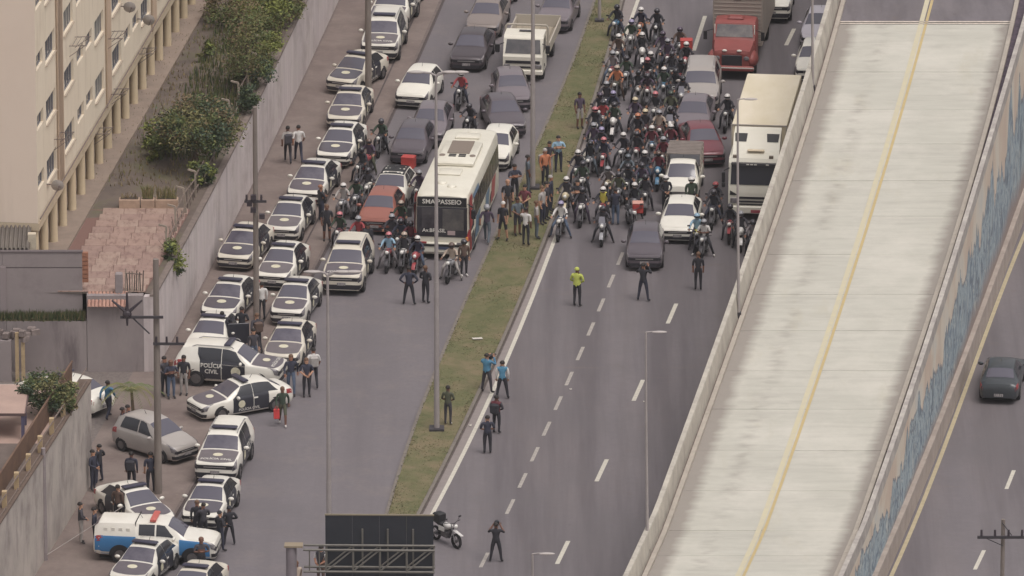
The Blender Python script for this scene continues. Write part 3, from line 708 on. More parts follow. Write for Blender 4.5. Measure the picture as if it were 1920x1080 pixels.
def f_yard():
    y = random.uniform(G(300, 350, YZ).y, 60); x = wall_b(y) - .8 - random.random() * 7; return x, y, YZ
grass_cover("yard_weeds", "scattered dry weeds over the yard ground", f_yard, 6000, .22, [LEAF['olive'], LEAF['dry'], LEAF['brown']])
def f_under():
    y = random.uniform(G(400, 300, YZ).y, 62); x = wall_b(y) - .55 - random.random() ** 1.6 * 3.2; return x, y, YZ - .02
grass_cover("undergrowth", "tangled green-brown undergrowth along the inner side of the retaining wall", f_under, 9000, .42, [LEAF['green'], LEAF['olive'], LEAF['dark']])
# ------------------------------------------------------------------ apartment building
BZ = YZ + 2.6
P0 = G(71, 419, BZ); P1 = G(317, 2, BZ)
bu = Vector((P1.x - P0.x, P1.y - P0.y, 0)); blen = bu.length; bu.normalize(); bn = Vector((bu.y, -bu.x, 0))   # bn faces the street
ang = math.atan2(bu.y, bu.x)
bl = thing("apartment_building", "cream apartment block raised on round columns at upper left", "building", (P0.x, P0.y, 0), ang)
# local frame: +x along facade (away), -y towards the street, +y into the building
CREAM = mat("facade_cream", (232, 218, 196), .85, n=.8, col2=(224, 209, 187), stretch=(.6, .6, .25), detail=7)
extra_noise(CREAM, 1.2, (190, 172, 150), .54, .74, .7, stretch=(1.5, 1.5, .15), world=False)
GABLE = mat("gable_plaster", (228, 211, 194), .85, n=.6, col2=(223, 205, 188), stretch=(.5, .5, .3), detail=7)
extra_noise(GABLE, .8, (204, 186, 170), .56, .78, .5, stretch=(1.2, 1.2, .15), world=False)
BAND = mat("recess_strip", (198, 172, 148), .85, n=1, amt=.05)
LEN, WID, FLH, NF = 58.0, 11.0, 2.8, 6
TOPZ = BZ + FLH * NF + .8
ops = []; bands = []
per = 13.0
for k in range(-1, 4):
    for (a, b, big) in ((7.3, 9.8, 1), (10.7, 12.4, 0), (13.1, 14.8, 0), (15.5, 18.0, 1)):
        a2, b2 = a + k * per - (13 if False else 0), b + k * per
        if a2 < .15 and b2 > 1: a2 = .2
        if a2 >= .15 and b2 < LEN - 1: ops.append((a2, b2, big))
    bands.append((18.5 + k * per, 20.0 + k * per))
us = sorted(set([0.0, LEN] + [o_ for q in ops for o_ in q[:2]]))
mb = MB(); REV = .2
for f in range(NF):
    zf = BZ + f * FLH
    for i in range(len(us) - 1):
        a, b = us[i], us[i + 1]
        op_ = next((q for q in ops if abs(q[0] - a) < 1e-6 and abs(q[1] - b) < 1e-6), None)
        if op_ is None: mb.face([(a, 0, zf), (b, 0, zf), (b, 0, zf + FLH), (a, 0, zf + FLH)])
        else:
            zs, ze = (zf + 1.05, zf + 2.15) if op_[2] else (zf + 1.45, zf + 2.15)
            mb.face([(a, 0, zf), (b, 0, zf), (b, 0, zs), (a, 0, zs)]); mb.face([(a, 0, ze), (b, 0, ze), (b, 0, zf + FLH), (a, 0, zf + FLH)])
            mb.face([(a, 0, zs), (b, 0, zs), (b, REV, zs), (a, REV, zs)]); mb.face([(a, 0, ze), (a, REV, ze), (b, REV, ze), (b, 0, ze)])
            mb.face([(a, 0, zs), (a, REV, zs), (a, REV, ze), (a, 0, ze)]); mb.face([(b, 0, zs), (b, 0, ze), (b, REV, ze), (b, REV, zs)])
mb.face([(0, 0, BZ + NF * FLH), (LEN, 0, BZ + NF * FLH), (LEN, 0, TOPZ), (0, 0, TOPZ)])
mob("facade", mb, CREAM, bl)
mb = MB(); mb.face([(0, WID, BZ), (0, 0, BZ), (0, 0, TOPZ), (0, WID, TOPZ)]); mob("gable_wall", mb, GABLE, bl)
mb = MB(); mb.face([(0, WID, BZ), (LEN, WID, BZ), (LEN, WID, TOPZ), (0, WID, TOPZ)][::-1]); mb.face([(LEN, 0, BZ), (LEN, WID, BZ), (LEN, WID, TOPZ), (LEN, 0, TOPZ)])
mob("rear_wall", mb, GABLE, bl)
mb = MB(); mb.box((LEN / 2, WID / 2, TOPZ + .1), (LEN + .3, WID + .3, .2)); mob("roof", mb, CONC, bl)
mb = MB(); mb.box((LEN / 2, WID / 2 - .02, BZ - .18), (LEN, WID + .06, .34)); mob("floor_beam", mb, mat("floor_beam", (200, 182, 156), .85, n=1, amt=.08), bl)
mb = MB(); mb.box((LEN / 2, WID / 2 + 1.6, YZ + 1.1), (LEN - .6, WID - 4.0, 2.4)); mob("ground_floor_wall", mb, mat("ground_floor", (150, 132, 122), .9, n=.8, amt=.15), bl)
mb = MB(); mb.box((LEN / 2, WID / 2 - .1, YZ + .06), (LEN + .4, WID + 1.0, .2)); mob("walkway", mb, mat("walkway_concrete", (142, 126, 114), .9, n=1.2, amt=.12, world=True, detail=7), bl)
COLM = mat("column_paint", (206, 188, 158), .8, n=1.5, amt=.05)
cm = MB(); cm.tube((0, 0, YZ + .09), (0, 0, BZ - .35), .2, .2, 16, cap=False); cme = cm.mesh("column", 40)
fm = MB(); fm.box((0, 0, YZ + .13), (.62, .62, .08)); fme = fm.mesh("column_base")
x = .25
while x < LEN - 1: obj("column", cme, COLM, bl, (x, .22, 0)); x += 2.48
for a, b in bands:
    if a > 0 and a < 50:
        mb = MB(); mb.box(((a + b) / 2, -.012, (BZ + TOPZ) / 2 - .1), (b - a, .02, TOPZ - BZ - .5)); mob("recess_strip", mb, BAND, bl)
mb = MB(); mb.box(((5.0 + 7.2) / 2, -.012, (BZ + TOPZ) / 2 - .1), (1.6, .02, TOPZ - BZ - .5)); mob("recess_strip", mb, BAND, bl)
for xx in (5.2, 18.4, 31.4, 44.4):
    mb = MB(); mb.tube((xx, -.08, BZ), (xx, -.08, TOPZ), .05, .05, 6); mob("drainpipe", mb, mat("drainpipe", (176, 156, 136), .7), bl)
GLASS = mat("window_glass", (96, 100, 110), .12, n=.5, col2=(78, 80, 92), spec=.8); WFR = mat("window_frame", (122, 120, 122), .5); CURT = mat("window_curtain", (150, 146, 138), .8, n=2, amt=.2)
wcache = {}
for (a, b, big) in ops:
    for f in range(NF):
        zf = BZ + f * FLH; zs, ze = (zf + 1.05, zf + 2.15) if big else (zf + 1.45, zf + 2.15)
        wd, hh = b - a, ze - zs; key = (round(wd, 2), big)
        if key not in wcache:
            fr = MB(); t = .05
            for c, d in (((0, 0, hh / 2 - t / 2), (wd, .06, t)), ((0, 0, -hh / 2 + t / 2), (wd, .06, t)), ((-wd / 2 + t / 2, 0, 0), (t, .06, hh - 2 * t)), ((wd / 2 - t / 2, 0, 0), (t, .06, hh - 2 * t))): fr.box(c, d)
            for q in range(1, 4 if big else 2): fr.box((-wd / 2 + wd * q / (4 if big else 2), 0, 0), (t * .8, .055, hh - 2 * t))
            pn = MB(); pn.face([(-wd / 2 + t, .01, -hh / 2 + t), (wd / 2 - t, .01, -hh / 2 + t), (wd / 2 - t, .01, hh / 2 - t), (-wd / 2 + t, .01, hh / 2 - t)])
            wcache[key] = (fr.mesh("window"), pn.mesh("pane"))
        wo = obj("window", wcache[key][0], WFR, bl, ((a + b) / 2, REV - .05, (zs + ze) / 2))
        obj("pane", wcache[key][1], CURT if random.random() < .12 else GLASS, wo)
        if big and a < 40:
            mb = MB(); mb.box((0, 0, 0), (wd + .06, .09, .03)); obj("sill", wcache.setdefault(('s', key), mb.mesh("sill")), mat("window_sill", (176, 160, 142), .8), wo, (0, -.19, -hh / 2 - .02))
# horizontal conduit along the beam
mb = MB(); mb.tube((0, -.12, BZ + .22), (LEN, -.12, BZ + .22), .035, .035, 6); mob("conduit", mb, mat("conduit", (112, 98, 92), .7), bl)
# satellite dishes and drying racks hang on the facade
Mb = Matrix.Translation((P0.x, P0.y, 0)) @ Matrix.Rotation(ang, 4, 'Z')
def bw(u_, v_, z_): return Mb @ Vector((u_, v_, z_))
DISH = mat("dish_grey", (172, 164, 158), .6, n=3, amt=.1); DKM = mat("bracket_metal", (112, 100, 96), .6)
def facade_u(px): return (px - 71) / (317 - 71) * blen
for px, py, lb in ((243, 12, "grey satellite dish on the facade, higher and left of the lower pair"), (279, 36, "grey satellite dish with dark feed horn just above the column beam"), (108, 346, "pale satellite dish low on the facade near the gable corner")):
    u_ = facade_u(px); zz = BZ
    best = min((abs(0), 0),)
    # height from the survey ray meeting the facade plane
    d = F_ + U_ * ((540 - py) / FPX); d.x = (px - 960) / FPX
    o0 = bw(0, -.5, 0); t_ = (o0 - CAM).dot(bn) / d.dot(bn); p = CAM + d * t_
    t = thing("satellite_dish", lb, "satellite dish", p, 0, "dishes on the facade")
    mb = MB(); rows = []
    for j in range(6):
        r = .29 * j / 5; rows.append([(r * math.cos(q * math.pi / 9), -.2 + .9 * r * r - r * math.sin(q * math.pi / 9) * .35, r * math.sin(q * math.pi / 9)) for q in range(19)])
    mb.grid(rows, flip=True); mob("reflector", mb, DISH, t, smooth=60)
    mb = MB(); mb.tube((0, -.2, -.25), (.1, -.5, .05), .015, .015, 5); mb.box((.1, -.52, .07), (.08, .12, .08)); mob("feed_horn", mb, DKM, t)
    mb = MB(); mb.tube((0, -.05, 0), bn * -.55, .03, .03, 6); mob("bracket", mb, DKM, t)
for px, py, wd, lb in ((135, 78, 1.5, "drying rack on brackets under the upper large window"), (205, 66, 1.3, "slanted drying rack right of the middle column of windows"), (262, 96, 1.0, "thin clothes frame above the far columns"), (180, 246, 1.0, "thin clothes frame above the near columns"), (105, 255, 1.1, "bent drying rack under the lower window near the corner"), (210, 172, .9, "small drying rack with cloth above the beam")):
    d = F_ + U_ * ((540 - py) / FPX); d.x = (px - 960) / FPX
    o0 = bw(0, 0, 0); t_ = (o0 - CAM).dot(bn) / d.dot(bn); p = CAM + d * t_
    t = thing("drying_rack", lb, "drying rack", p, ang, "drying racks on the facade")
    for xx in (-wd / 2, wd / 2): mb = MB(); mb.tube((xx, 0, 0), (xx, -.75, .05), .02, .02, 5); mb.tube((xx, 0, -.5), (xx, -.7, .02), .015, .015, 5); mob("bracket", mb, DKM, t)
    for q in range(4):
        mb = MB(); yy_ = -.15 - q * .19; mb.tube((-wd / 2, yy_, .04), (wd / 2, yy_, .05), .012, .012, 4); mob("rod", mb, DKM, t)
# ------------------------------------------------------------------ lower-left raised yard
LZ = 4.65
lw = thing("lower_wall", "tall blotchy pale retaining wall at lower left beside the blue pickup", "wall", (0, 0, 0))
LOWW = mat("lower_wall_plaster", (186, 176, 168), .9, n=.9, col2=(156, 147, 141), world=True, stretch=(.8, .8, .6), detail=8, bump=.12)
extra_noise(LOWW, .7, (128, 118, 115), .50, .68, .8, stretch=(.9, .9, .5))
extra_noise(LOWW, .35, (182, 174, 164), .5, .7, .7)
ps = ystations(-62, y_low, 5.0)
for a, b in zip(ps[:-1], ps[1:]): mob("wall_panel", wall_seg(wall_b, a, b, LZ, .45), LOWW, lw)
for a, b in zip(ps[:-1], ps[1:]): mob("coping", solid_strip(off(wall_b, -.47), off(wall_b, .04), ystations(a + .01, b - .01, 2), lambda y: LZ, lambda y: LZ + .08), mat("low_coping", (104, 88, 78), .9, n=3, amt=.2, world=True), lw)
mb = MB(); mb.face([(-60, -62, LZ - .1), (wall_b(-62) - .44, -62, LZ - .1), (wall_b(y_low) - .44, y_low - .2, LZ - .1), (-60, y_low - .2, LZ - .1)])
PINKF = mat("lower_yard_floor", (176, 150, 138), .9, n=.7, col2=(160, 136, 126), world=True, detail=7)
tag(mob("lower_yard_floor", mb, PINKF), kind='structure')
mb = MB(); mb.box((wall_b(y_low) / 2 - 30, y_low - .2, LZ / 2 - .1), (60 + wall_b(y_low) - .48, .4, LZ - .1)); o = mob("end_wall", mb, LOWW, lw)
mb = MB(); q0 = G(0, 800, LZ); mb.face([(-60, -62, LZ - .09), (wall_b(-62) - .5, -62, LZ - .09), (wall_b(q0.y - 2) - .5, q0.y - 2.0, LZ - .09), (-60, q0.y - 2.0, LZ - .09)])
tag(mob("lower_yard_dirt", mb, mat("lower_dirt", (104, 92, 86), .95, n=.8, amt=.25, world=True, detail=7)), kind='structure')
rl = thing("wall_railing", "rusty brown sheet railing with pale stub posts along the lower wall top", "railing", (0, 0, 0))
RUST = mat("rusty_sheet", (118, 92, 74), .8, n=1.4, col2=(98, 74, 62), world=True, detail=7); STUB = mat("stub_post", (172, 150, 118), .85, n=4, amt=.15, world=True)
ps = ystations(-55, y_low - .3, 2.5)
for a, b in zip(ps[:-1], ps[1:]):
    mb = MB(); x0, x1 = wall_b(a) - .75, wall_b(b) - .75
    mb.face([(x0, a + .02, LZ - .05), (x1, b - .02, LZ - .05), (x1, b - .02, LZ + .95), (x0, a + .02, LZ + .95)]); mb.tube((x0, a, LZ + .97), (x1, b, LZ + .97), .05, .05, 6); mob("sheet_panel", mb, RUST, rl)
    mb = MB(); mb.box((wall_b(a) - .2, a, LZ + .42), (.2, .26, .75)); mob("stub_post", mb, STUB, rl)
    mb = MB(); mb.tube((wall_b(a) - .12, a + .1, LZ + .12), (wall_b(b) - .12, b - .1, LZ + .14), .03, .03, 5); mb.tube((wall_b(a) - .12, a + .1, LZ + .7), (wall_b(b) - .12, b - .1, LZ + .7), .03, .03, 5); mob("rail", mb, FR, rl)
tree("yard_bush", "dark green bush behind the rusty railing at lower left", at(88, 775, LZ), 1.7, (1.05, 1.2, .72), 4500, .075, ("dark", "green", "blue", "olive"), .08, cat="bush", clumps=36)
tree("rail_plant", "small plant in front of the rusty railing near the lane corner", at(133, 775, LZ), .9, (.5, .6, .4), 500, .09, ("green", "dry"), .03, cat="plant")
# low shelter with blue posts on the lower yard
sh = thing("yard_shelter", "small shelter with pink flat roof and blue posts at the left edge", "shelter", at(12, 815, LZ))
mb = MB(); mb.box((-1.6, .9, 1.05), (4.8, 2.6, .08)); mob("roof_slab", mb, PINKF, sh)
mb = MB(); mb.box((-1.6, -.38, 1.02), (4.84, .06, .12)); mb.box((.83, .9, 1.02), (.06, 2.5, .12)); mob("fascia", mb, mat("shelter_fascia", (96, 78, 76), .8), sh)
for x_, y_ in ((.72, -.3), (.72, 1.6), (-3.4, -.3)):
    mb = MB(); mb.box((x_, y_, .45), (.14, .14, 1.05)); mob("post", mb, mat("blue_post", (92, 88, 112), .7), sh)
# far wall with two pale posts closing the side lane at left
cw = thing("lane_end_wall", "low grey wall with two pale posts and rubble at the left frame edge", "wall", at(18, 716, .03))
mb = MB(); mb.box((-2.5, .2, .95), (5.2, .3, 1.9)); mob("wall_panel", mb, GREYW, cw)
for x_ in (.35, .62): 
    mb = MB(); mb.box((x_, .05, 1.15), (.16, .16, 2.3)); mob("post", mb, STUB, cw)
mb = MB()
for _ in range(40): mb.box((random.uniform(-2, 1.2), random.uniform(0, .6), 1.95 + random.uniform(0, .35)), [random.uniform(.1, .4) for _ in range(3)], rz=random.random() * 3)
mob("rubble", mb, mat("rubble", (128, 116, 112), .9, n=4, amt=.25, world=True), cw)
# palm at the lane mouth
pal = thing("young_palm", "small drooping palm on the pavement corner by the side lane", "palm", at(252, 800, SWZ))
mb = MB(); mb.tube((0, 0, 0), (-.12, .1, 1.75), .09, .06, 7); mob("trunk", mb, mat("palm_trunk", (110, 96, 78), .9, n=8, amt=.2), pal)
for k in range(15):
    a = k * 2 * math.pi / 15 + random.random() * .3; mb = MB(); L = random.uniform(1.0, 1.5); up = random.uniform(.3, .9)
    pts = [Vector((-.12 + math.cos(a) * L * t, .1 + math.sin(a) * L * t, 1.75 + up * t * 1.3 - 1.25 * t * t)) for t in (0, .25, .5, .75, 1)]
    for q in range(4):
        for s_ in (-1, 1):
            for e in range(4):
                p = pts[q].lerp(pts[q + 1], e / 4); sd_ = Vector((-math.sin(a), math.cos(a), 0)) * s_
                mb.face([p, p + Vector((math.cos(a), math.sin(a), 0)) * .06, p + sd_ * .26 + Vector((math.cos(a) * .18, math.sin(a) * .18, -.12))])
    mob("frond", mb, LEAF[random.choice(("green", "bright", "olive"))], pal)
# ================================================================== POLES, LAMPS, SIGN GANTRY
POLEC = mat("pole_concrete", (136, 126, 118), .9, n=2, col2=(116, 106, 100), world=True, stretch=(3, 3, .4), detail=6)
GALV = mat("galvanised_steel", (156, 148, 146), .55, n=2, amt=.08, world=True)
LAMPH = mat("lamp_head", (172, 164, 160), .5)
DARKM = mat("dark_metal", (62, 58, 62), .6); INS = mat("insulator", (58, 50, 56), .5)
def street_light(px, py, H, label, z=MZ, r=.13, arms=((-1, .9), (1, .9)), rot=0.0, cat="street light", heads=2, name="street_light"):
    p = G(px, py, z); t = thing(name, label, cat, (p.x, p.y, z), rot)
    mb = MB(); mb.tube((0, 0, 0), (0, 0, H * .42), r, r * .82, 12); mb.tube((0, 0, H * .42), (0, 0, H), r * .74, r * .42, 10); mob("pole", mb, GALV, t, smooth=40)
    mb = MB(); mb.box((0, 0, .05), (r * 5, r * 5, .1)); mob("base_plate", mb, DARKM, t)
    for (dx, L) in arms:
        mb = MB(); mb.path([(0, 0, H), (dx * L * .4, 0, H + .12), (dx * L, 0, H + .16)], r * .36, 7); mob("arm", mb, GALV, t)
        mb = MB(); mb.ell((dx * (L + .32), 0, H + .17), (.38, .13, .07), 10, 6); mob("lamp_head", mb, LAMPH, t, smooth=60)
    return t
street_light(819, 805, 16.2, "tall double-arm street light standing in the median next to the man in olive", arms=((-1, .55), (1, .75), (1, .3)))
street_light(618, 1180, 15.4, "tall double-arm street light rising from behind the dark sign", z=0.0, arms=((-1, .3), (1, .75), (1, .3)))
street_light(999, 352, 16.5, "tall street light in the median edge behind the standing crowd")
street_light(1124, 39, 14.0, "thin street light on the median at the top with wide base plate", r=.09)
for px, py, H, lb in ((1214, 1020, 9.2, "slender single-arm lamp on the overpass parapet beside the empty lanes"), (1385, 577, 9.5, "slender single-arm lamp on the parapet in front of the white truck"), (1524, 152, 9.5, "slender lamp on the parapet near the top white cars"), (1003, 1450, 9.0, "lamp head just showing at the bottom edge beside the road")):
    p = GH(px, py, lambda y: ltop(y) - .6); z_ = p.z
    t = thing("parapet_lamp", lb, "street light", (p.x, p.y, z_), 0, "lamps along the overpass")
    mb = MB(); mb.tube((0, 0, -.4), (-.08, 0, H * .6), .07, .055, 9); mb.tube((-.08, 0, H * .6), (-.1, 0, H), .055, .04, 8); mob("pole", mb, GALV, t, smooth=40)
    mb = MB(); mb.box((.0, 0, -.35), (.22, .22, .3)); mob("bracket", mb, DARKM, t)
    mb = MB(); mb.tube((-.1, 0, H), (.2, 0, H + .03), .03, .03, 6); mob("arm", mb, GALV, t)
    mb = MB(); mb.ell((.45, 0, H + .01), (.33, .1, .05), 10, 6); mob("lamp_head", mb, LAMPH, t, smooth=60)
def util_pole(px, py, H, label, r=.17, z=SWZ, mt=POLEC):
    p = G(px, py, z); t = thing("utility_pole", label, "utility pole", (p.x, p.y, z))
    mb = MB(); mb.tube((0, 0, -.1), (0, 0, H), r, r * .72, 10); mob("pole", mb, mt, t, smooth=40); return t
def crossarm(t, z, x0, x1, ins=4):
    mb = MB(); mb.box(((x0 + x1) / 2, -.2, z), (x1 - x0, .09, .11)); mob("crossarm", mb, DARKM, t)
    for k in range(ins):
        xx = x0 + (x1 - x0) * (k + .3) / ins; mb = MB(); mb.tube((xx, -.2, z + .05), (xx, -.2, z + .32), .055, .045, 7); mob("insulator", mb, INS, t)
util_pole(691, 178, 9.5, "thick concrete utility pole in front of the uppermost police vehicles", .17)
t = util_pole(481, 608, 10.3, "concrete utility pole standing between the two rows of police cars", .14)
mb = MB()
for k in range(4): mb.box((random.uniform(-.3, .3), -.2, 5.2 + k * .3), (.25, .2, .22))
mob("transformer_gear", mb, INS, t); crossarm(t, 5.9, -.5, .5, 3)
t = util_pole(297, 925, 10.6, "concrete utility pole with star-shaped insulator bracket by the side lane", .17)
crossarm(t, 8.05, -1.55, .3, 0)
mb = MB(); mb.tube((-.3, -.18, 7.3), (-1.0, -.18, 8.0), .035, .035, 5); mob("brace", mb, DARKM, t)
for a in (90, 38, 142, 270):
    a = R_(a); mb = MB(); L = .75 if a < 4 else .45
    mb.tube((-1.25, -.25, 8.25), (-1.25 + math.cos(a) * L * 1.1, -.25, 8.25 + math.sin(a) * L * 1.25), .085, .04, 7); mob("spike_insulator", mb, INS, t, smooth=40)
mb = MB(); mb.ell((-1.25, -.25, 8.2), (.2, .14, .2), 8, 6); mob("hub", mb, INS, t)
crossarm(t, 6.85, -.15, 1.2, 3)
t = util_pole(84, 1050, 5.0, "short grey utility pole against the lower wall", .13, mt=mat("pole_painted", (138, 128, 128), .8, n=2, amt=.12, world=True))
mb = MB(); mb.tube((.1, -.2, .3), (3.3, 1.5, 1.9), .015, .015, 4); mob("guy_wire", mb, LAMPH, t)
p = G(1876, 1300, 0); t = thing("utility_pole", "slim utility pole with dark crossarm at the lower right corner", "utility pole", (p.x, p.y, 0))
H = (1300 - 985) / 42.0; mb = MB(); mb.tube((0, 0, -.1), (0, 0, H), .1, .08, 8); mob("pole", mb, POLEC, t)
crossarm(t, H - .7, -1.05, 1.15, 4); mb = MB(); mb.tube((-.05, -.1, H - .1), (.35, -.1, H - .65), .02, .02, 4); mb.tube((0, -.1, H - 1.1), (-.75, -.1, H - .75), .02, .02, 4); mob("brace", mb, DARKM, t)
# sign gantry seen from behind
p = G(548, 1300, .0); SB = mat("sign_back", (47, 49, 55), .65, n=1.5, col2=(40, 42, 50), detail=5); TRS = mat("truss_steel", (106, 102, 96), .6, n=3, amt=.15)
gt = thing("sign_gantry", "cantilever sign gantry with dark sign panel seen from behind", "sign gantry", (p.x, p.y, 0), -R_(1.2))
S = 44.0; zt = (1300 - 1036) / 41.8; 
mb = MB(); mb.tube((0, 0, 0), (0, 0, zt + .05), .24, .22, 14); mob("post", mb, mat("gantry_post", (128, 120, 124), .7, n=2, amt=.1), gt, smooth=40)
mb = MB(); mb.box((.1, 0, zt + .08), (.75, .5, .07)); mob("post_cap", mb, mat("gantry_cap", (142, 128, 108), .8), gt)
x0, x1 = .5, 5.84; xp0, xp1 = 1.42, 5.82
for zz in (zt - .02, zt - .95):
    for yy_ in (-.3, .3):
        mb = MB(); mb.tube((x0, yy_, zz), (x1, yy_, zz), .055, .055, 6); mob("chord", mb, TRS, gt)
for k in range(5):
    xx = xp0 + k * 1.09
    for yy_ in (-.3, .3):
        mb = MB(); mb.tube((xx, yy_, zt), (xx, yy_, zt - .95), .04, .04, 5); mob("strut", mb, TRS, gt)
        if k < 4: mb = MB(); mb.tube((xx, yy_, zt - .93), (xx + 1.05, yy_, zt - .04), .035, .035, 5); mob("diagonal", mb, TRS, gt)
for xx in (.75, 1.15):
    mb = MB(); mb.tube((xx, -.3, zt), (xx, -.3, zt - .95), .03, .03, 5); mob("strut", mb, TRS, gt)
pz1 = zt + 1.2
for k in range(4):
    a, b = xp0 + k * 1.1 - .05, xp0 + (k + 1) * 1.1 - .05 - .006
    mb = MB(); mb.box(((a + b) / 2, .5, pz1 - 1.65), (b - a, .06, 3.3)); mob("sign_panel", mb, SB, gt)
mb = MB(); mb.box(((xp0 + xp1) / 2 - .05, .5, pz1 + .03), (xp1 - xp0 + .05, .1, .05)); mob("panel_edge", mb, mat("panel_edge", (128, 118, 100), .7), gt)
for k in range(3):
    mb = MB(); mb.box((xp0 + 1.46 + k * 1.03, .43, zt - .15), (.07, .07, 1.6)); mob("bracket_bar", mb, TRS, gt)

# ================================================================== CARS
BLACK = mat("black_trim", (34, 33, 36), .6); TYRE = mat("tyre_rubber", (40, 38, 40), .85); RIM = mat("wheel_rim", (120, 116, 116), .4, metal=.6)
GLS = mat("car_glass", (84, 81, 92), .12, spec=.9); GLSIDE = mat("car_side_glass", (42, 42, 48), .15, spec=.8)
HEADL = mat("headlight_glass", (138, 133, 134), .2, n=7, col2=(84, 80, 86), spec=.8); TAIL = mat("tail_light", (150, 60, 62), .35); PLATE = mat("number_plate", (178, 172, 170), .6, n=30, col2=(90, 86, 90), stretch=(1, 1, .2))
WHITEP = mat("police_white_paint", (226, 222, 212), .35, coat=.3, n=1.5, col2=(219, 214, 203)); DKHOOD = mat("police_dark_vinyl", (98, 91, 97), .45, n=3, amt=.06); BLKDOOR = mat("police_black_vinyl", (50, 50, 58), .4)
EMB = mat("emblem_white", (214, 208, 190), .6, n=9, col2=(196, 190, 160)); BARM = mat("light_bar_lens", (58, 56, 72), .3); LETW = mat("lettering_white", (218, 214, 206), .6); LETD = mat("lettering_dark", (52, 54, 66), .6)
GRILL = mat("grille_dark", (40, 38, 44), .5); CHROME = mat("chrome_trim", (170, 166, 164), .3, metal=.5); UNDER = mat("underbody", (26, 25, 27), .9)
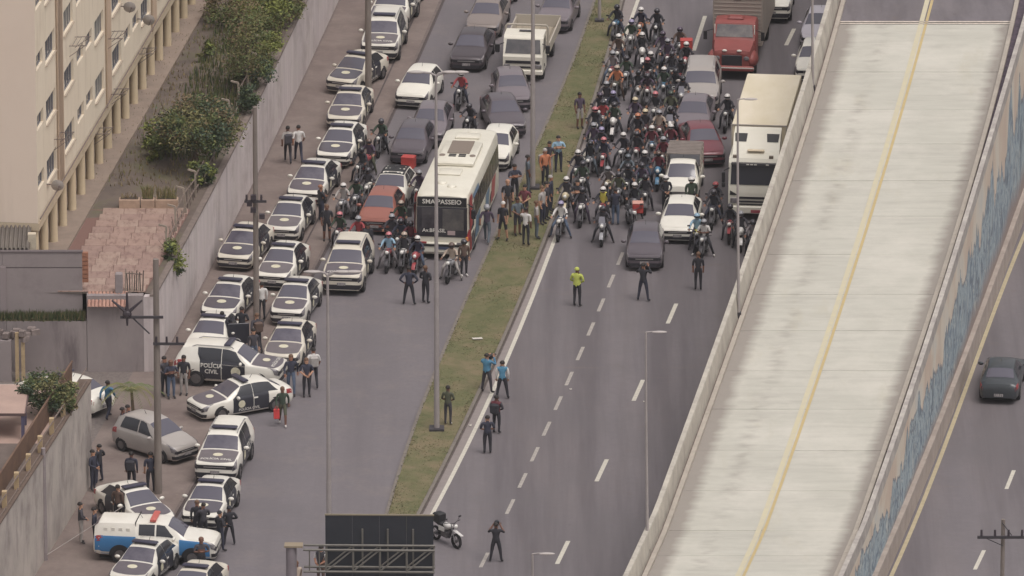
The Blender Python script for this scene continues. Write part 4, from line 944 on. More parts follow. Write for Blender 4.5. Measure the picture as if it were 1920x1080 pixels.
SPEC = {
 'sedan': dict(L=4.62, st=[(0, .66, .22, .62, .68, .56), (.07, .78, .20, .71, .77, .66), (.25, .85, .18, .76, .83, .71), (.6, .88, .18, .82, .90, .74), (1.0, .885, .18, .87, .96, .75), (1.25, .888, .18, .88, 1.0, .74), (1.6, .888, .18, .90, 1.21, .665), (2.0, .888, .18, .915, 1.42, .585), (2.3, .888, .18, .92, 1.465, .57), (2.8, .888, .18, .925, 1.475, .57), (3.2, .888, .18, .93, 1.45, .565), (3.45, .885, .18, .935, 1.41, .565), (4.05, .875, .20, .94, 1.09, .66), (4.4, .84, .24, .93, 1.05, .66), (4.55, .77, .28, .86, .98, .58), (4.62, .68, .34, .72, .80, .50)],
   ws=(1.30, 1.97), rw=(3.5, 4.0), hood=(.24, 1.22), door=(1.5, 2.52, 2.55, 3.30), wh=(.92, 3.62), r=.325, bar=2.3, roof=1.475, win=((1.62, 2.12), 2.53, 2.58, (3.45, 3.80))),
 'saloon': dict(L=4.45, st=[(0, .60, .22, .66, .72, .50), (.07, .74, .20, .75, .81, .62), (.25, .81, .18, .80, .87, .67), (.6, .84, .18, .86, .94, .70), (1.0, .847, .18, .90, 1.0, .71), (1.2, .848, .18, .91, 1.04, .71), (1.55, .848, .18, .93, 1.26, .64), (1.95, .848, .18, .945, 1.46, .565), (2.25, .848, .18, .95, 1.505, .55), (2.75, .848, .18, .955, 1.515, .55), (3.15, .848, .18, .96, 1.48, .545), (3.4, .845, .18, .965, 1.43, .545), (3.95, .83, .20, .97, 1.13, .62), (4.25, .80, .24, .96, 1.08, .62), (4.38, .74, .28, .88, 1.0, .55), (4.45, .66, .34, .74, .82, .48)],
   ws=(1.25, 1.92), rw=(3.45, 3.9), hood=(.24, 1.17), door=(1.45, 2.45, 2.48, 3.15), wh=(.88, 3.48), r=.31, bar=2.25, roof=1.515, win=((1.57, 2.05), 2.46, 2.51, (3.38, 3.68))),
 'hatch': dict(L=4.0, st=[(0, .63, .22, .64, .70, .54), (.06, .76, .20, .73, .80, .64), (.22, .82, .18, .78, .86, .69), (.55, .85, .18, .84, .93, .71), (.95, .86, .18, .88, 1.0, .72), (1.1, .862, .18, .90, 1.04, .72), (1.45, .862, .18, .92, 1.27, .65), (1.8, .862, .18, .935, 1.45, .58), (2.1, .862, .18, .94, 1.495, .565), (2.6, .862, .18, .95, 1.50, .565), (3.1, .86, .18, .96, 1.47, .56), (3.5, .85, .2, .97, 1.41, .55), (3.8, .81, .22, .96, 1.12, .6), (3.93, .76, .26, .90, 1.0, .56), (4.0, .68, .32, .74, .80, .5)],
   ws=(1.14, 1.77), rw=(3.53, 3.78), hood=(.2, 1.07), door=(1.35, 2.32, 2.35, 3.0), wh=(.82, 3.30), r=.30, bar=2.1, roof=1.5, win=((1.45, 1.95), 2.32, 2.37, (3.2, 3.45))),
 'suv': dict(L=4.86, st=[(0, .76, .32, .86, .94, .66), (.06, .88, .29, .96, 1.03, .76), (.2, .92, .28, 1.0, 1.08, .79), (.6, .945, .28, 1.05, 1.13, .79), (1.1, .955, .28, 1.10, 1.18, .81), (1.3, .955, .28, 1.12, 1.23, .80), (1.65, .955, .28, 1.14, 1.48, .74), (2.0, .955, .28, 1.15, 1.70, .68), (2.35, .955, .28, 1.16, 1.80, .665), (3.0, .955, .28, 1.17, 1.835, .66), (3.8, .95, .28, 1.18, 1.83, .655), (4.45, .94, .30, 1.19, 1.77, .65), (4.7, .90, .34, 1.18, 1.40, .68), (4.82, .84, .38, 1.05, 1.16, .62), (4.86, .76, .42, .90, 1.0, .55)],
   ws=(1.34, 1.96), rw=(4.48, 4.68), hood=(.16, 1.27), door=(1.55, 2.62, 2.65, 3.62), wh=(.95, 3.80), r=.38, bar=2.45, roof=1.82, win=((1.66, 2.12), 2.62, 2.68, (3.62, 3.62))),
 'mpv': dict(L=3.95, st=[(0, .58, .25, .60, .66, .46), (.06, .73, .21, .72, .80, .58), (.2, .80, .19, .80, .88, .66), (.5, .84, .19, .88, .97, .70), (.75, .85, .19, .93, 1.05, .71), (.95, .85, .19, .95, 1.10, .71), (1.35, .852, .19, .97, 1.38, .64), (1.75, .852, .19, .98, 1.58, .58), (2.1, .852, .19, .99, 1.66, .565), (2.7, .852, .19, 1.0, 1.68, .565), (3.3, .85, .2, 1.01, 1.64, .56), (3.65, .83, .22, 1.02, 1.5, .56), (3.85, .78, .26, .96, 1.08, .58), (3.95, .70, .32, .8, .86, .5)],
   ws=(.99, 1.72), rw=(3.4, 3.68), hood=(.18, .92), door=(1.25, 2.25, 2.28, 3.0), wh=(.78, 3.25), r=.30, bar=2.0, roof=1.68, win=((1.35, 1.9), 2.24, 2.30, (3.2, 3.35))),
 'van': dict(L=4.3, st=[(0, .60, .26, .62, .70, .5), (.05, .78, .22, .84, .93, .62), (.2, .82, .2, .92, 1.0, .68), (.5, .84, .2, .98, 1.06, .7), (.8, .845, .2, 1.0, 1.12, .7), (1.2, .845, .2, 1.02, 1.46, .63), (1.5, .845, .2, 1.03, 1.68, .59), (1.8, .845, .2, 1.04, 1.74, .585), (2.1, .845, .2, 1.04, 1.72, .585), (2.2, .845, .2, 1.04, 1.25, .62), (4.1, .845, .22, 1.04, 1.2, .62), (4.25, .82, .26, 1.0, 1.1, .6), (4.3, .76, .3, .9, .98, .55)],
   ws=(.85, 1.46), rw=(2.11, 2.18), hood=(.16, .78), door=(1.05, 1.95, 2.3, 2.9), wh=(.75, 3.4), r=.30, bar=1.8, roof=1.74, win=((1.15, 1.6), 1.95, 1.97, (2.0, 2.0))),
 'pickup': dict(L=5.25, st=[(0, .68, .40, .80, .88, .56), (.06, .84, .36, .96, 1.05, .70), (.2, .88, .34, 1.03, 1.12, .74), (.6, .905, .34, 1.09, 1.18, .77), (1.1, .91, .34, 1.12, 1.22, .78), (1.35, .91, .34, 1.14, 1.27, .78), (1.7, .91, .34, 1.16, 1.52, .70), (2.1, .91, .34, 1.17, 1.75, .64), (2.4, .91, .34, 1.18, 1.80, .63), (3.0, .91, .34, 1.19, 1.80, .63), (3.4, .91, .34, 1.2, 1.78, .63), (3.46, .91, .34, 1.2, 1.80, .70), (5.0, .905, .36, 1.2, 1.78, .70), (5.2, .88, .42, 1.16, 1.60, .66), (5.25, .82, .46, .98, 1.10, .58)],
   ws=(1.39, 2.06), rw=(5.05, 5.19), hood=(.18, 1.3), door=(1.6, 2.55, 2.58, 3.35), wh=(1.0, 4.1), r=.38, bar=2.75, roof=1.8, win=((1.72, 2.2), 2.55, 2.62, (3.3, 3.3))),
}
def st_at(sp, u_):
    st = sp['st']
    for a, b in zip(st[:-1], st[1:]):
        if u_ <= b[0]:
            t = (u_ - a[0]) / (b[0] - a[0]); return [a[i] + (b[i] - a[i]) * t for i in range(6)]
    return list(st[-1])
def sect(sp, u_):
    _, w_, zb, zs, zt, wt = st_at(sp, u_)
    p4 = (w_ * .955, zs); p7 = (wt, zt - .05)
    lp = lambda t, bulge=0.: (p4[0] + (p7[0] - p4[0]) * t + bulge, p4[1] + (p7[1] - p4[1]) * t)
    h = max(0, zt - zs)
    return [(w_ * .87, zb), (w_ * .965, zb + .1), (w_, zb + .47 * (zs - zb)), (w_ * .99, zs - .07), p4, lp(.08), lp(.55, .03 * min(1, h / .4)), p7, (wt * .8, zt - .02), (wt * .42, zt - .004), (0, zt)]
def S3(sp, u_, v_, off_=0.0, side=1):
    P = sect(sp, u_); i = min(int(v_), 9); t = v_ - i
    x = P[i][0] + (P[i + 1][0] - P[i][0]) * t; z = P[i][1] + (P[i + 1][1] - P[i][1]) * t
    if off_:
        dx, dz = P[i + 1][0] - P[i][0], P[i + 1][1] - P[i][1]
        if i >= 7 or True:
            n = Vector((dz, 0, -dx)); 
            if n.length < 1e-6: n = Vector((0, 0, 1))
            n.normalize()
            # longitudinal slope
            e = .03; P2 = sect(sp, u_ + e); P1 = sect(sp, u_ - e)
            t0 = Vector((0, 2 * e, (P2[i][1] + (P2[i + 1][1] - P2[i][1]) * t) - (P1[i][1] + (P1[i + 1][1] - P1[i][1]) * t)))
            tv = Vector((dx, 0, dz)); nn = tv.cross(t0)
            if nn.length > 1e-6:
                nn.normalize()
                if nn.dot(Vector((.3, 0, 1))) < 0 and i >= 5: nn = -nn
                if i < 5 and nn.x < 0: nn = -nn
                n = nn
        x += n.x * off_; z += n.z * off_; u_ += n.y * off_
    return (side * x, u_ - sp['L'] / 2, z)
def patch(sp, u0, u1, v0, v1, nu, nv, off_, mirror=False, both=False, mb=None, mi=0):
    """u0/u1 may be functions of v. both: patch spans the roof/hood/glass centre"""
    mb = mb or MB(); f0 = u0 if callable(u0) else (lambda v: u0); f1 = u1 if callable(u1) else (lambda v: u1)
    vs = [(v0 + (v1 - v0) * j / nv) for j in range(nv + 1)]
    rows = []
    for i in range(nu + 1):
        t = i / nu
        r = [S3(sp, f0(v) + (f1(v) - f0(v)) * t, v, off_, 1) for v in vs]
        if both: r = r + [(-p[0], p[1], p[2]) for p in r[-2::-1]]
        rows.append(r)
    mb.grid(rows, mi, flip=True)
    if mirror:
        rows2 = [[(-p[0], p[1], p[2]) for p in r] for r in rows]; mb.grid(rows2, mi)
    return mb
CARM = {}
def car_meshes(k):
    if k in CARM: return CARM[k]
    sp = SPEC[k]; L = sp['L']; D = {}
    us_ = sorted(set([s[0] for s in sp['st']] + [s[0] * .5 + t[0] * .5 for s, t in zip(sp['st'][:-1], sp['st'][1:])]))
    mb = MB(); rows = []
    for u_ in us_:
        r = [S3(sp, u_, v) for v in range(11)]; rows.append(r + [(-p[0], p[1], p[2]) for p in r[-2::-1]])
    mb.grid(rows, flip=True); mb.face(rows[0]); mb.face(rows[-1][::-1])
    D['body'] = weld(mb.mesh("body", 38)); 
    D['body'].polygons.foreach_set("use_smooth", [True] * len(D['body'].polygons)); D['body'].set_sharp_from_angle(angle=R_(38))
    mb = MB(); mb.box((0, 0, .27), (1.45, L - .5, .18)); D['under'] = mb.mesh("underbody")
    D['windshield'] = patch(sp, sp['ws'][0], sp['ws'][1], 7.12, 10, 6, 4, .008, both=True).mesh("windshield", 60)
    D['rear_window'] = patch(sp, sp['rw'][0], sp['rw'][1], 7.15, 10, 4, 4, .008, both=True).mesh("rear_window", 60)
    D['hood'] = patch(sp, lambda v: sp['hood'][0] - .1 + .26 * ((10 - v) / 3.4) ** 2, sp['hood'][1], 6.6, 10, 8, 6, .012, both=True).mesh("hood", 60)
    (fa, fb), m0, m1, (ra, rb) = sp['win']
    D['fwin'] = patch(sp, lambda v: fa + (fb - fa) * (v - 5.15) / 1.7, m0, 5.15, 6.85, 5, 4, .008, mirror=False)
    wf = lambda s: patch(sp, lambda v: fa + (fb - fa) * (v - 5.15) / 1.7, m0, 5.15, 6.85, 5, 4, .008)
    def sided(mbx, s):
        if s < 0: mbx.v = [(-p[0], p[1], p[2]) for p in mbx.v]; mbx.f = [f[::-1] for f in mbx.f]
        return mbx
    for s, nm in ((1, 'L'), (-1, 'R')):
        D['fwin' + nm] = sided(wf(s), s).mesh("side_window", 60)
        D['rwin' + nm] = sided(patch(sp, m1, lambda v: rb + (ra - rb) * (v - 5.15) / 1.7, 5.15, 6.85, 5, 4, .008), s).mesh("side_window", 60)
        D['fdoor' + nm] = sided(patch(sp, sp['door'][0], sp['door'][1], .9, 4.9, 5, 6, .008), s).mesh("door", 60)
        D['rdoor' + nm] = sided(patch(sp, sp['door'][2], sp['door'][3], .9, 4.9, 5, 6, .008), s).mesh("door", 60)
        # dark vinyl above the belt so that black doors run up around the glass
        D['fframe' + nm] = sided(patch(sp, lambda v: sp['door'][0] + (fb - fa) * max(0, (v - 5)) / 1.9, sp['door'][1], 4.9, 6.95, 5, 4, .004), s).mesh("door_frame", 60)
        D['rframe' + nm] = sided(patch(sp, sp['door'][2], lambda v: sp['door'][3] + .12 * min(1, max(0, v - 5)), 4.9, 6.95, 5, 4, .004), s).mesh("door_frame", 60)
        hl0 = .05; D['head' + nm] = sided(patch(sp, lambda v: .0 + .06 * max(0, v - 3.6), lambda v: .2 + .36 * (v - 2.5) / 3.2, 2.5, 5.7, 6, 5, .018), s).mesh("headlight", 60)
        D['tail' + nm] = sided(patch(sp, L - .42, L - .04, 2.6, 4.6, 4, 3, .008), s).mesh("tail_light", 60)
        mbx = MB(); w0 = st_at(sp, sp['ws'][0] + .35)[1]; zs = st_at(sp, sp['ws'][0] + .35)[3]
        mbx.ell((s * (w0 + .13), sp['ws'][0] + .38 - L / 2, zs + .08), (.13, .07, .085), 8, 6); D['mirror' + nm] = mbx.mesh("wing_mirror", 60)
    r = sp['r']; hw = max(s[1] for s in sp['st'])
    mb = MB(); mb.wheel((0, 0, 0), r, .22, n=20, inner=.6); D['tyre'] = mb.mesh("tyre", 40)
    mb = MB(); mb.tube((-.09, 0, 0), (.09, 0, 0), r * .62, r * .62, 16)
    for q in range(5):
        a = q * 2 * math.pi / 5; mb.box((.095, math.cos(a) * r * .3, math.sin(a) * r * .3), (.03, .05 + abs(math.cos(a)) * r * .4, .05 + abs(math.sin(a)) * r * .4))
    D['rim'] = mb.mesh("rim", 40)
    for s, nm in ((1, 'L'), (-1, 'R')):
        mb = MB(); rows = []
        for q in range(13):
            a = math.pi * q / 12; rows.append([(s * (hw * .985 + .006), -math.cos(a) * rr, max(-r + sp['st'][3][2] + .02, math.sin(a) * rr * (1.0))) for rr in (r * .6, r * 1.17)])
        mb.grid(rows, flip=s < 0); D['arch' + nm] = mb.mesh("wheel_arch")
    zb, zs0 = sp['st'][1][2], sp['st'][1][3]
    wf0 = sp['st'][0][1]
    mb = MB(); zc = sp['st'][0][2]; zt0 = sp['st'][0][4]; hF = zt0 - zc
    def band(za, zb_, um, o):
        def pt(u_, z_):
            lo, hi = 0.0, 4.0
            for _ in range(16):
                m_ = (lo + hi) / 2
                if S3(sp, u_, m_)[2] < z_: lo = m_
                else: hi = m_
            q = S3(sp, u_, lo); return (q[0] + o * .7, q[1] - o, z_)
        us2 = [um, um * .6, um * .3, .02, 0.0]; rows = []
        for z_ in (za, (za + zb_) / 2, zb_):
            r_ = [pt(u_, z_) for u_ in us2]; rows.append(r_ + [(-q[0], q[1], q[2]) for q in r_[::-1]])
        b2 = MB(); b2.grid(rows, flip=False); return b2
    D['grille'] = band(zc + hF * .70, zc + hF * .98, .07, .012).mesh("grille")
    D['lower_grille'] = band(zc + hF * .06, zc + hF * .42, .2, .012).mesh("lower_grille")
    mb = MB(); mb.box((0, -L / 2 - .03, zc + hF * .48), (.40, .012, .13)); D['plate'] = mb.mesh("number_plate")
    mb = MB(); mb.box((0, L / 2 + .03, zc + hF * .55), (.40, .012, .13)); D['rplate'] = mb.mesh("number_plate")
    mb = MB(); mb.box((0, -L / 2 - .025, zc + hF * .84), (wf0 * 1.3, .02, .03)); D['trim'] = mb.mesh("chrome_strip")
    zr = st_at(sp, sp['bar'])[4]
    mb = MB(); mb.box((0, sp['bar'] - L / 2, zr + .085), (1.12, .3, .11), bev=.035); mb.box((0, sp['bar'] - L / 2, zr + .01), (.9, .12, .07)); D['bar'] = mb.mesh("light_bar", 40)
    def top(u_, x, o=.022):
        P = sect(sp, u_); xs = abs(x)
        for i in range(7, 10):
            if xs >= P[i + 1][0]:
                t = (P[i][0] - xs) / max(1e-6, P[i][0] - P[i + 1][0]); return (x, u_ - L / 2, P[i][1] + (P[i + 1][1] - P[i][1]) * t + o)
        return (x, u_ - L / 2, P[10][1] + o)
    h0, h1 = sp['hood']; uc = h0 + (h1 - h0) * .56
    mb = MB(); mb.face([top(uc - .17 * math.sin(q * math.pi / 10), .22 * math.cos(q * math.pi / 10)) for q in range(20)]); D['emblem'] = mb.mesh("hood_emblem")
    if k == 'suv': 
        D['hoodtext'] = text_mesh("POLÍCIA CIVIL", .22, lambda x, y: top(h0 + .17 + y, x, .025))
    # side lettering and round badge (both sides)
    def sidept(u_, z_, s, o=.02):
        v = min(max((z_ - sect(sp, u_)[1][1]) / max(.01, sect(sp, u_)[4][1] - sect(sp, u_)[1][1]) * 3 + 1, 1), 3.98)
        lo, hi = 1.0, 4.0
        for _ in range(14):
            m_ = (lo + hi) / 2
            if S3(sp, u_, m_)[2] < z_: lo = m_
            else: hi = m_
        p_ = S3(sp, u_, lo); return (s * (p_[0] + o), p_[1], z_)
    d0, d1, d2, d3 = sp['door']
    for s, nm in ((1, 'L'), (-1, 'R')):
        mb = MB(); bu_ = d0 + .42; bz = sect(sp, bu_)[2][1] + .12
        rr = .17 if k != 'suv' else .22
        pts = [sidept(bu_ + rr * math.cos(q * math.pi / 8), bz + rr * math.sin(q * math.pi / 8), s) for q in range(16)]
        mb.face(pts if s > 0 else pts[::-1]); D['badge' + nm] = mb.mesh("door_badge")
        zz = sect(sp, 2.4)[1][1] + (.10 if k != 'suv' else .62)
        sg = 1 if s > 0 else -1
        if k == 'suv':
            uc2 = (d2 + d3) / 2 - .05; D['text' + nm] = text_mesh("POLÍCIA\nCIVIL", .27, lambda x, y: sidept(uc2 + sg * x, zz + y - .12, s, .022))
        else: D['text' + nm] = text_mesh("POLÍCIA CIVIL", .17, lambda x, y: sidept((d0 + d3) / 2 - .1 + sg * x, zz + y, s, .022))
        if k != 'suv':
            mb = MB(); q = [sidept(d1 + .02 + a, sect(sp, d1)[4][1] - .12 + b, s, .022) for a, b in ((0, 0), (.2, 0), (.2, .07), (0, .07))]; mb.face(q if s > 0 else q[::-1]); D['tag' + nm] = mb.mesh("door_sticker")
    CARM[k] = D; return D
CARN = [0]
def car(kind, label, pos, fwd, paint, police=False, hood=None, roofbar=False, name=None, cat="car", group=None, doors=None, anchor='front', blackroof=False, rack=False, glass=None, textside=False, z=None):
    """pos is the ground point under the middle of the front (or rear) bumper; fwd is the heading in the ground plane"""
    sp = SPEC[kind]; D = car_meshes(kind); fwd = Vector((fwd[0], fwd[1], 0)).normalized()
    c = Vector((pos[0], pos[1], 0)) + (fwd * -(sp['L'] / 2) if anchor == 'front' else fwd * (sp['L'] / 2) if anchor == 'rear' else Vector())
    zz = surf(c.x, c.y) if z is None else z
    t = thing(name or ("police_car" if police else "parked_car"), label, cat, (c.x, c.y, zz), math.atan2(fwd.x, -fwd.y), group)
    obj("body", D['body'], paint, t); obj("underbody", D['under'], UNDER, t)
    obj("windshield", D['windshield'], glass or GLS, t); obj("rear_window", D['rear_window'], GLS, t)
    obj("hood", D['hood'], hood or (DKHOOD if police else paint), t)
    dm = doors or (BLKDOOR if police else paint)
    for nm in 'LR':
        for q in 'fr':
            d = obj("door", D[q + 'door' + nm], dm, t); 
            wdw = obj("side_window", D[q + 'win' + nm], GLSIDE, t)
            if police: obj("door_frame", D[q + 'frame' + nm], BLKDOOR, t)
        obj("headlight", D['head' + nm], HEADL, t); obj("tail_light", D['tail' + nm], TAIL, t)
        obj("wing_mirror", D['mirror' + nm], paint if not doors else BLACK, t)
    s_ = max(q[1] for q in sp['st'])
    for u_ in sp['wh']:
        for sx, nm in ((1, 'L'), (-1, 'R')):
            w_ = obj("wheel", D['tyre'], TYRE, t, (sx * (s_ - .095), u_ - sp['L'] / 2, sp['r'])); obj("rim", D['rim'], RIM, w_)
            if sx < 0: w_.rotation_euler = (0, 0, math.pi)
            a = obj("wheel_arch", D['arch' + nm], BLACK, t, (0, u_ - sp['L'] / 2, sp['r']))
    obj("grille", D['grille'], GRILL, t); obj("lower_grille", D['lower_grille'], GRILL, t); obj("chrome_strip", D['trim'], CHROME, t)
    obj("number_plate", D['plate'], PLATE, t); obj("number_plate", D['rplate'], PLATE, t)
    if police:
        obj("light_bar", D['bar'], BARM, t); obj("hood_emblem", D['emblem'], EMB, t)
        for nm in 'LR':
            obj("door_badge", D['badge' + nm], EMB, t); obj("lettering", D['text' + nm], LETW, t)
            if kind != 'suv': obj("door_sticker", D['tag' + nm], LETW, t)
        if kind == 'suv': obj("lettering", D['hoodtext'], LETW, t)
    if kind == 'suv' or rack:
        for s in (-1, 1):
            mb = MB(); z_ = sp['roof'] + .0; mb.path([(s * .62, -.3, z_ - .05), (s * .62, -.2, z_ + .03), (s * .62, 1.4, z_ + .03), (s * .62, 1.6, z_ - .05)], .025, 5); mob("roof_rail", mb, CHROME, t)
    else:
        mb = MB(); mb.tube((0, sp['bar'] - sp['L'] / 2 + .5, sp['roof'] - .02), (0, sp['bar'] - sp['L'] / 2 + .62, sp['roof'] + .16), .012, .008, 4); mob("antenna", mb, BLACK, t)
    if blackroof: mob("roof_wrap", patch(sp, sp['ws'][1] + .06, sp['rw'][0] - .05, 7.0, 10, 5, 4, .006, both=True), BLACK, t, smooth=60)
    return t
def hd(px, py, th=None):
    """heading of a car driving towards the camera along the road at this spot; th overrides degrees"""
    if th is None: th = 9.5
    return (-math.sin(R_(th)), -math.cos(R_(th)))
def P(px, py): return G(px, py, SWZ * .5)
def paint(n, c, r=.35): return mat("paint_" + n, c, r, n=1.2, amt=.04, coat=.25)
WHT, SIL = paint("white", (226, 222, 211)), paint("silver", (164, 157, 152))
GRY, DGR, BRG, DRK, RED, ORG, WINE = paint("grey", (118, 109, 114)), paint("dark_grey", (90, 82, 88)), paint("brown_grey", (132, 121, 116)), paint("near_black", (72, 64, 68)), paint("red", (150, 62, 60)), paint("faded_orange_red", (150, 94, 82), .5), paint("wine", (116, 58, 66))
PG = "police cars parked along the pavement"
POL = [  # kind, px, py (front bumper on the ground), heading angle, label
 ('suv', 722, 68, 9, "police off-roader at the very top of the pavement, half hidden behind the next one"),
 ('suv', 710, 121, 8, "uppermost fully visible white and black police off-roader behind the thick pole"),
 ('saloon', 637, 180, 24, "police car turned askew just below the thick concrete pole"),
 ('sedan', 643, 249, 8, "police car nose to tail below the askew one near the wall"),
 ('sedan', 623, 318, 10, "police car beside the two walkers in white shirts"),
 ('sedan', 568, 389, 11, "police car behind the woman in the black dress, second row of the column"),
 ('saloon', 527, 459, 11, "police car in front of the woman in the black dress, left of her"),
 ('sedan', 437, 511, 13, "police car nearest the retaining wall, left of the tall utility pole"),
 ('saloon', 510, 547, 14, "police car directly right of the tall utility pole between two others"),
 ('sedan', 407, 612, 14, "police car left of the tall utility pole with an officer at its door"),
 ('saloon', 537, 614, 9, "police car with V-shaped grille, alone at the lane edge ahead of the walkers"),
 ('sedan', 526, 696, 11, "police car in front of the pedestrians crossing with backpacks"),
 ('suv', 640, 556, 8, "white and black police off-roader standing alone on the asphalt facing the camera"),
 ('suv', 403, 910, 8, "police off-roader below the sideways sedan, facing the camera"),
 ('sedan', 374, 996, 12, "police car facing the camera behind the men next to the blue pickup"),
 ('sedan', 236, 1112, 20, "police car cut by the bottom edge at left, in front of the blue pickup"),
 ('sedan', 338, 1158, 15, "police car of which only the roof shows at the bottom edge"),
]
PWS = [WHITEP, mat("police_white_dusty", (212, 205, 190), .45, coat=.2, n=1.2, col2=(200, 192, 178)), mat("police_white_cool", (220, 216, 206), .3, coat=.4, n=1.5, col2=(212, 207, 196))]
PHD = [DKHOOD, mat("police_dark_vinyl_dusty", (108, 101, 104), .55, n=2, amt=.1), mat("police_dark_vinyl_glossy", (86, 80, 88), .25, n=3, amt=.05, coat=.4)]
GLV = [GLS, mat("car_glass_pale", (104, 99, 108), .15, n=.9, col2=(76, 72, 84), spec=.9), mat("car_glass_clear", (92, 92, 98), .1, n=.8, col2=(64, 62, 72), spec=.9)]
for i_, (k, px, py, th, lb) in enumerate(POL): car(k, lb, P(px, py), hd(px, py, th + random.uniform(-2, 2)), PWS[(i_ * 2 + i_ // 3) % 3], police=True, group=PG, hood=PHD[(i_ + i_ // 4) % 3], glass=GLV[(i_ + i_ // 2) % 3])
t = car('sedan', "silver-white police car behind the sideways off-roader with its door open", P(378, 682), hd(0, 0, 12), WHITEP, police=True, group=PG, hood=WHITEP)
mb = MB(); mb.box((1.3, -.55, .95), (.95, .06, .95), rz=R_(20), bev=.02); mob("open_door", mb, BLKDOOR, t)
car('suv', "police off-roader parked sideways, black flank lettered, behind the sideways sedan", P(433, 717), (2.8, -.62), WHITEP, police=True, group=PG, anchor='mid')
car('sedan', "police sedan parked sideways in the road mouth, nose to the left", P(450, 770), (-2.27, -1.33), WHITEP, police=True, group=PG, anchor='mid')
car('sedan', "white police car behind the blue pickup, nose to the right", P(300, 1003), (.5, -.85), WHITEP, police=True, group=PG)
car('sedan', "white police car seen from behind in the side lane, half hidden by the wall", P(197, 780), (-.8, .6), WHITEP, police=True, group=PG, anchor='rear', doors=WHITEP, hood=WHITEP)
car('mpv', "silver minivan at the side lane mouth, nose to the right", P(352, 868), (1.9, -1.75), SIL, name="minivan", cat="minivan")
# blue and white police pickup with canopy
def police_pickup():
    BLU = paint("police_blue", (58, 116, 166)); kind = 'pickup'; sp = SPEC[kind]
    t = car(kind, "white and blue police pickup with canopy parked sideways at lower left", P(296, 1046), (3.2, -.42), WHITEP, name="police_pickup", cat="pickup", anchor='mid')
    for s in (1, -1):
        for (a, b, v0, v1) in ((.01, 1.56, .3, 4.7), (3.42, 5.18, .6, 4.3)):
            mbx = patch(sp, a, b, v0, v1, 6, 5, .011)
            if s < 0: mbx.v = [(-p[0], p[1], p[2]) for p in mbx.v]; mbx.f = [f[::-1] for f in mbx.f]
            mob("blue_panel", mbx, BLU, t, smooth=60)
        sg = 1 if s > 0 else -1
        for txt, size, u_, z_ in (("POLÍCIA", .24, 2.98, .92), ("PMERJ", .16, 2.98, 1.13), ("MILITAR", .18, 2.98, .72)):
            obj("lettering", text_mesh(txt, size, lambda x, y: (s * .955, u_ + sg * x - sp['L'] / 2, z_ + y)), LETD, t)
        for q in range(4):
            mb = MB(); mb.box((s * .815, 3.75 + q * .32 - sp['L'] / 2, 1.5), (.02, .16, .14), bev=.006); mob("canopy_vent", mb, WHITEP, t)
    mb = MB(); mb.box((0, 3.44 - sp['L'] / 2, 1.5), (1.46, .03, .64)); mob("cab_gap", mb, BLACK, t)
    mb = MB(); mb.box((0, 2.72 - sp['L'] / 2, 1.87), (1.2, .26, .13), bev=.03); mob("light_bar", mb, mat("light_bar_red", (190, 96, 88), .4), t)
    for u_ in sp['wh']:
        for s in (-1, 1):
            mb = MB(); rows = []
            for q in range(13):
                a = math.pi * q / 12; rows.append([(s * (.93), u_ - sp['L'] / 2 - math.cos(a) * rr, .38 + math.sin(a) * rr) for rr in (.3, .47)])
            mb.grid(rows, flip=s < 0); mob("wheel_arch", mb, BLACK, t)
police_pickup()
TG = "stopped traffic"
for k, px, py, th, pt, nm, lb in [
 ('hatch', 770, 207, 12, WHT, None, "white hatchback right of the askew police car on the service road"),
 ('sedan', 903, 76, 8, BRG, None, "brown-grey sedan at the top of the service road behind a dark sedan"),
 ('sedan', 874, 137, 8, DRK, None, "dark grey sedan with headlights, left of the white flatbed truck"),
 ('hatch', 1036, 64, 9, GRY, None, "grey hatchback behind the right side of the white flatbed truck"),
 ('hatch', 934, 9, 8, WHT, None, "white car of which only the bumper shows at the top edge"),
 ('hatch', 757, 9, 9, WHT, None, "white car corner at the top edge above the police off-roaders"),
 ('hatch', 965, 213, -5, GRY, None, "grey hatchback directly ahead of the white flatbed truck"),
 ('sedan', 955, 262, -8, DGR, None, "dark grey sedan behind the white car to the right of the bus"),
 ('sedan', 800, 278, 6, GRY, None, "grey sedan behind the left side of the bus"),
 ('hatch', 762, 313, 9, DGR, None, "dark grey hatchback under the red delivery box"),
 ('hatch', 921, 323, 8, WHT, None, "white hatchback squeezed between bus and median"),
 ('hatch', 1208, 510, 2, DGR, None, "dark grey hatchback foremost on the main road"),
 ('sedan', 1270, 459, 5, WHT, None, "white sedan beside the foremost dark hatchback"),
 ('sedan', 1328, 316, -7, WINE, None, "wine red sedan between the rack pickup and the white box truck"),
 ('suv', 1311, 216, 3, SIL, None, "silver off-roader with roof rails ahead of the red truck"),
 ('sedan', 1294, 264, 6, GRY, None, "dusty grey sedan in front of the silver off-roader"),
 ('suv', 1447, 46, 4, WHT, None, "white off-roader right of the grey cargo box at the top"),
 ('sedan', 1532, 96, 6, paint("pale_lilac", (188, 182, 190)), None, "pale car half hidden by the parapet near the top"),
 ('hatch', 1521, 158, 6, WHT, None, "white car mostly hidden by the parapet behind the white box truck"),
]: car(k, lb, G(px, py), hd(px, py, th), pt, name="car", group=TG)
t = car('hatch', "white hatchback with black roof and bonnet stripe behind the orange car", G(722, 402), hd(0, 0, 10), WHT, name="car", group=TG, blackroof=True)
sp = SPEC['hatch']; mb = patch(sp, .25, 1.05, 9.3, 10, 4, 2, .02, both=True); mob("bonnet_stripe", mb, BLACK, t)
car('hatch', "faded orange-red hatchback among the motorcycles left of the bus", G(702, 442), hd(0, 0, 9), ORG, name="car", group=TG)
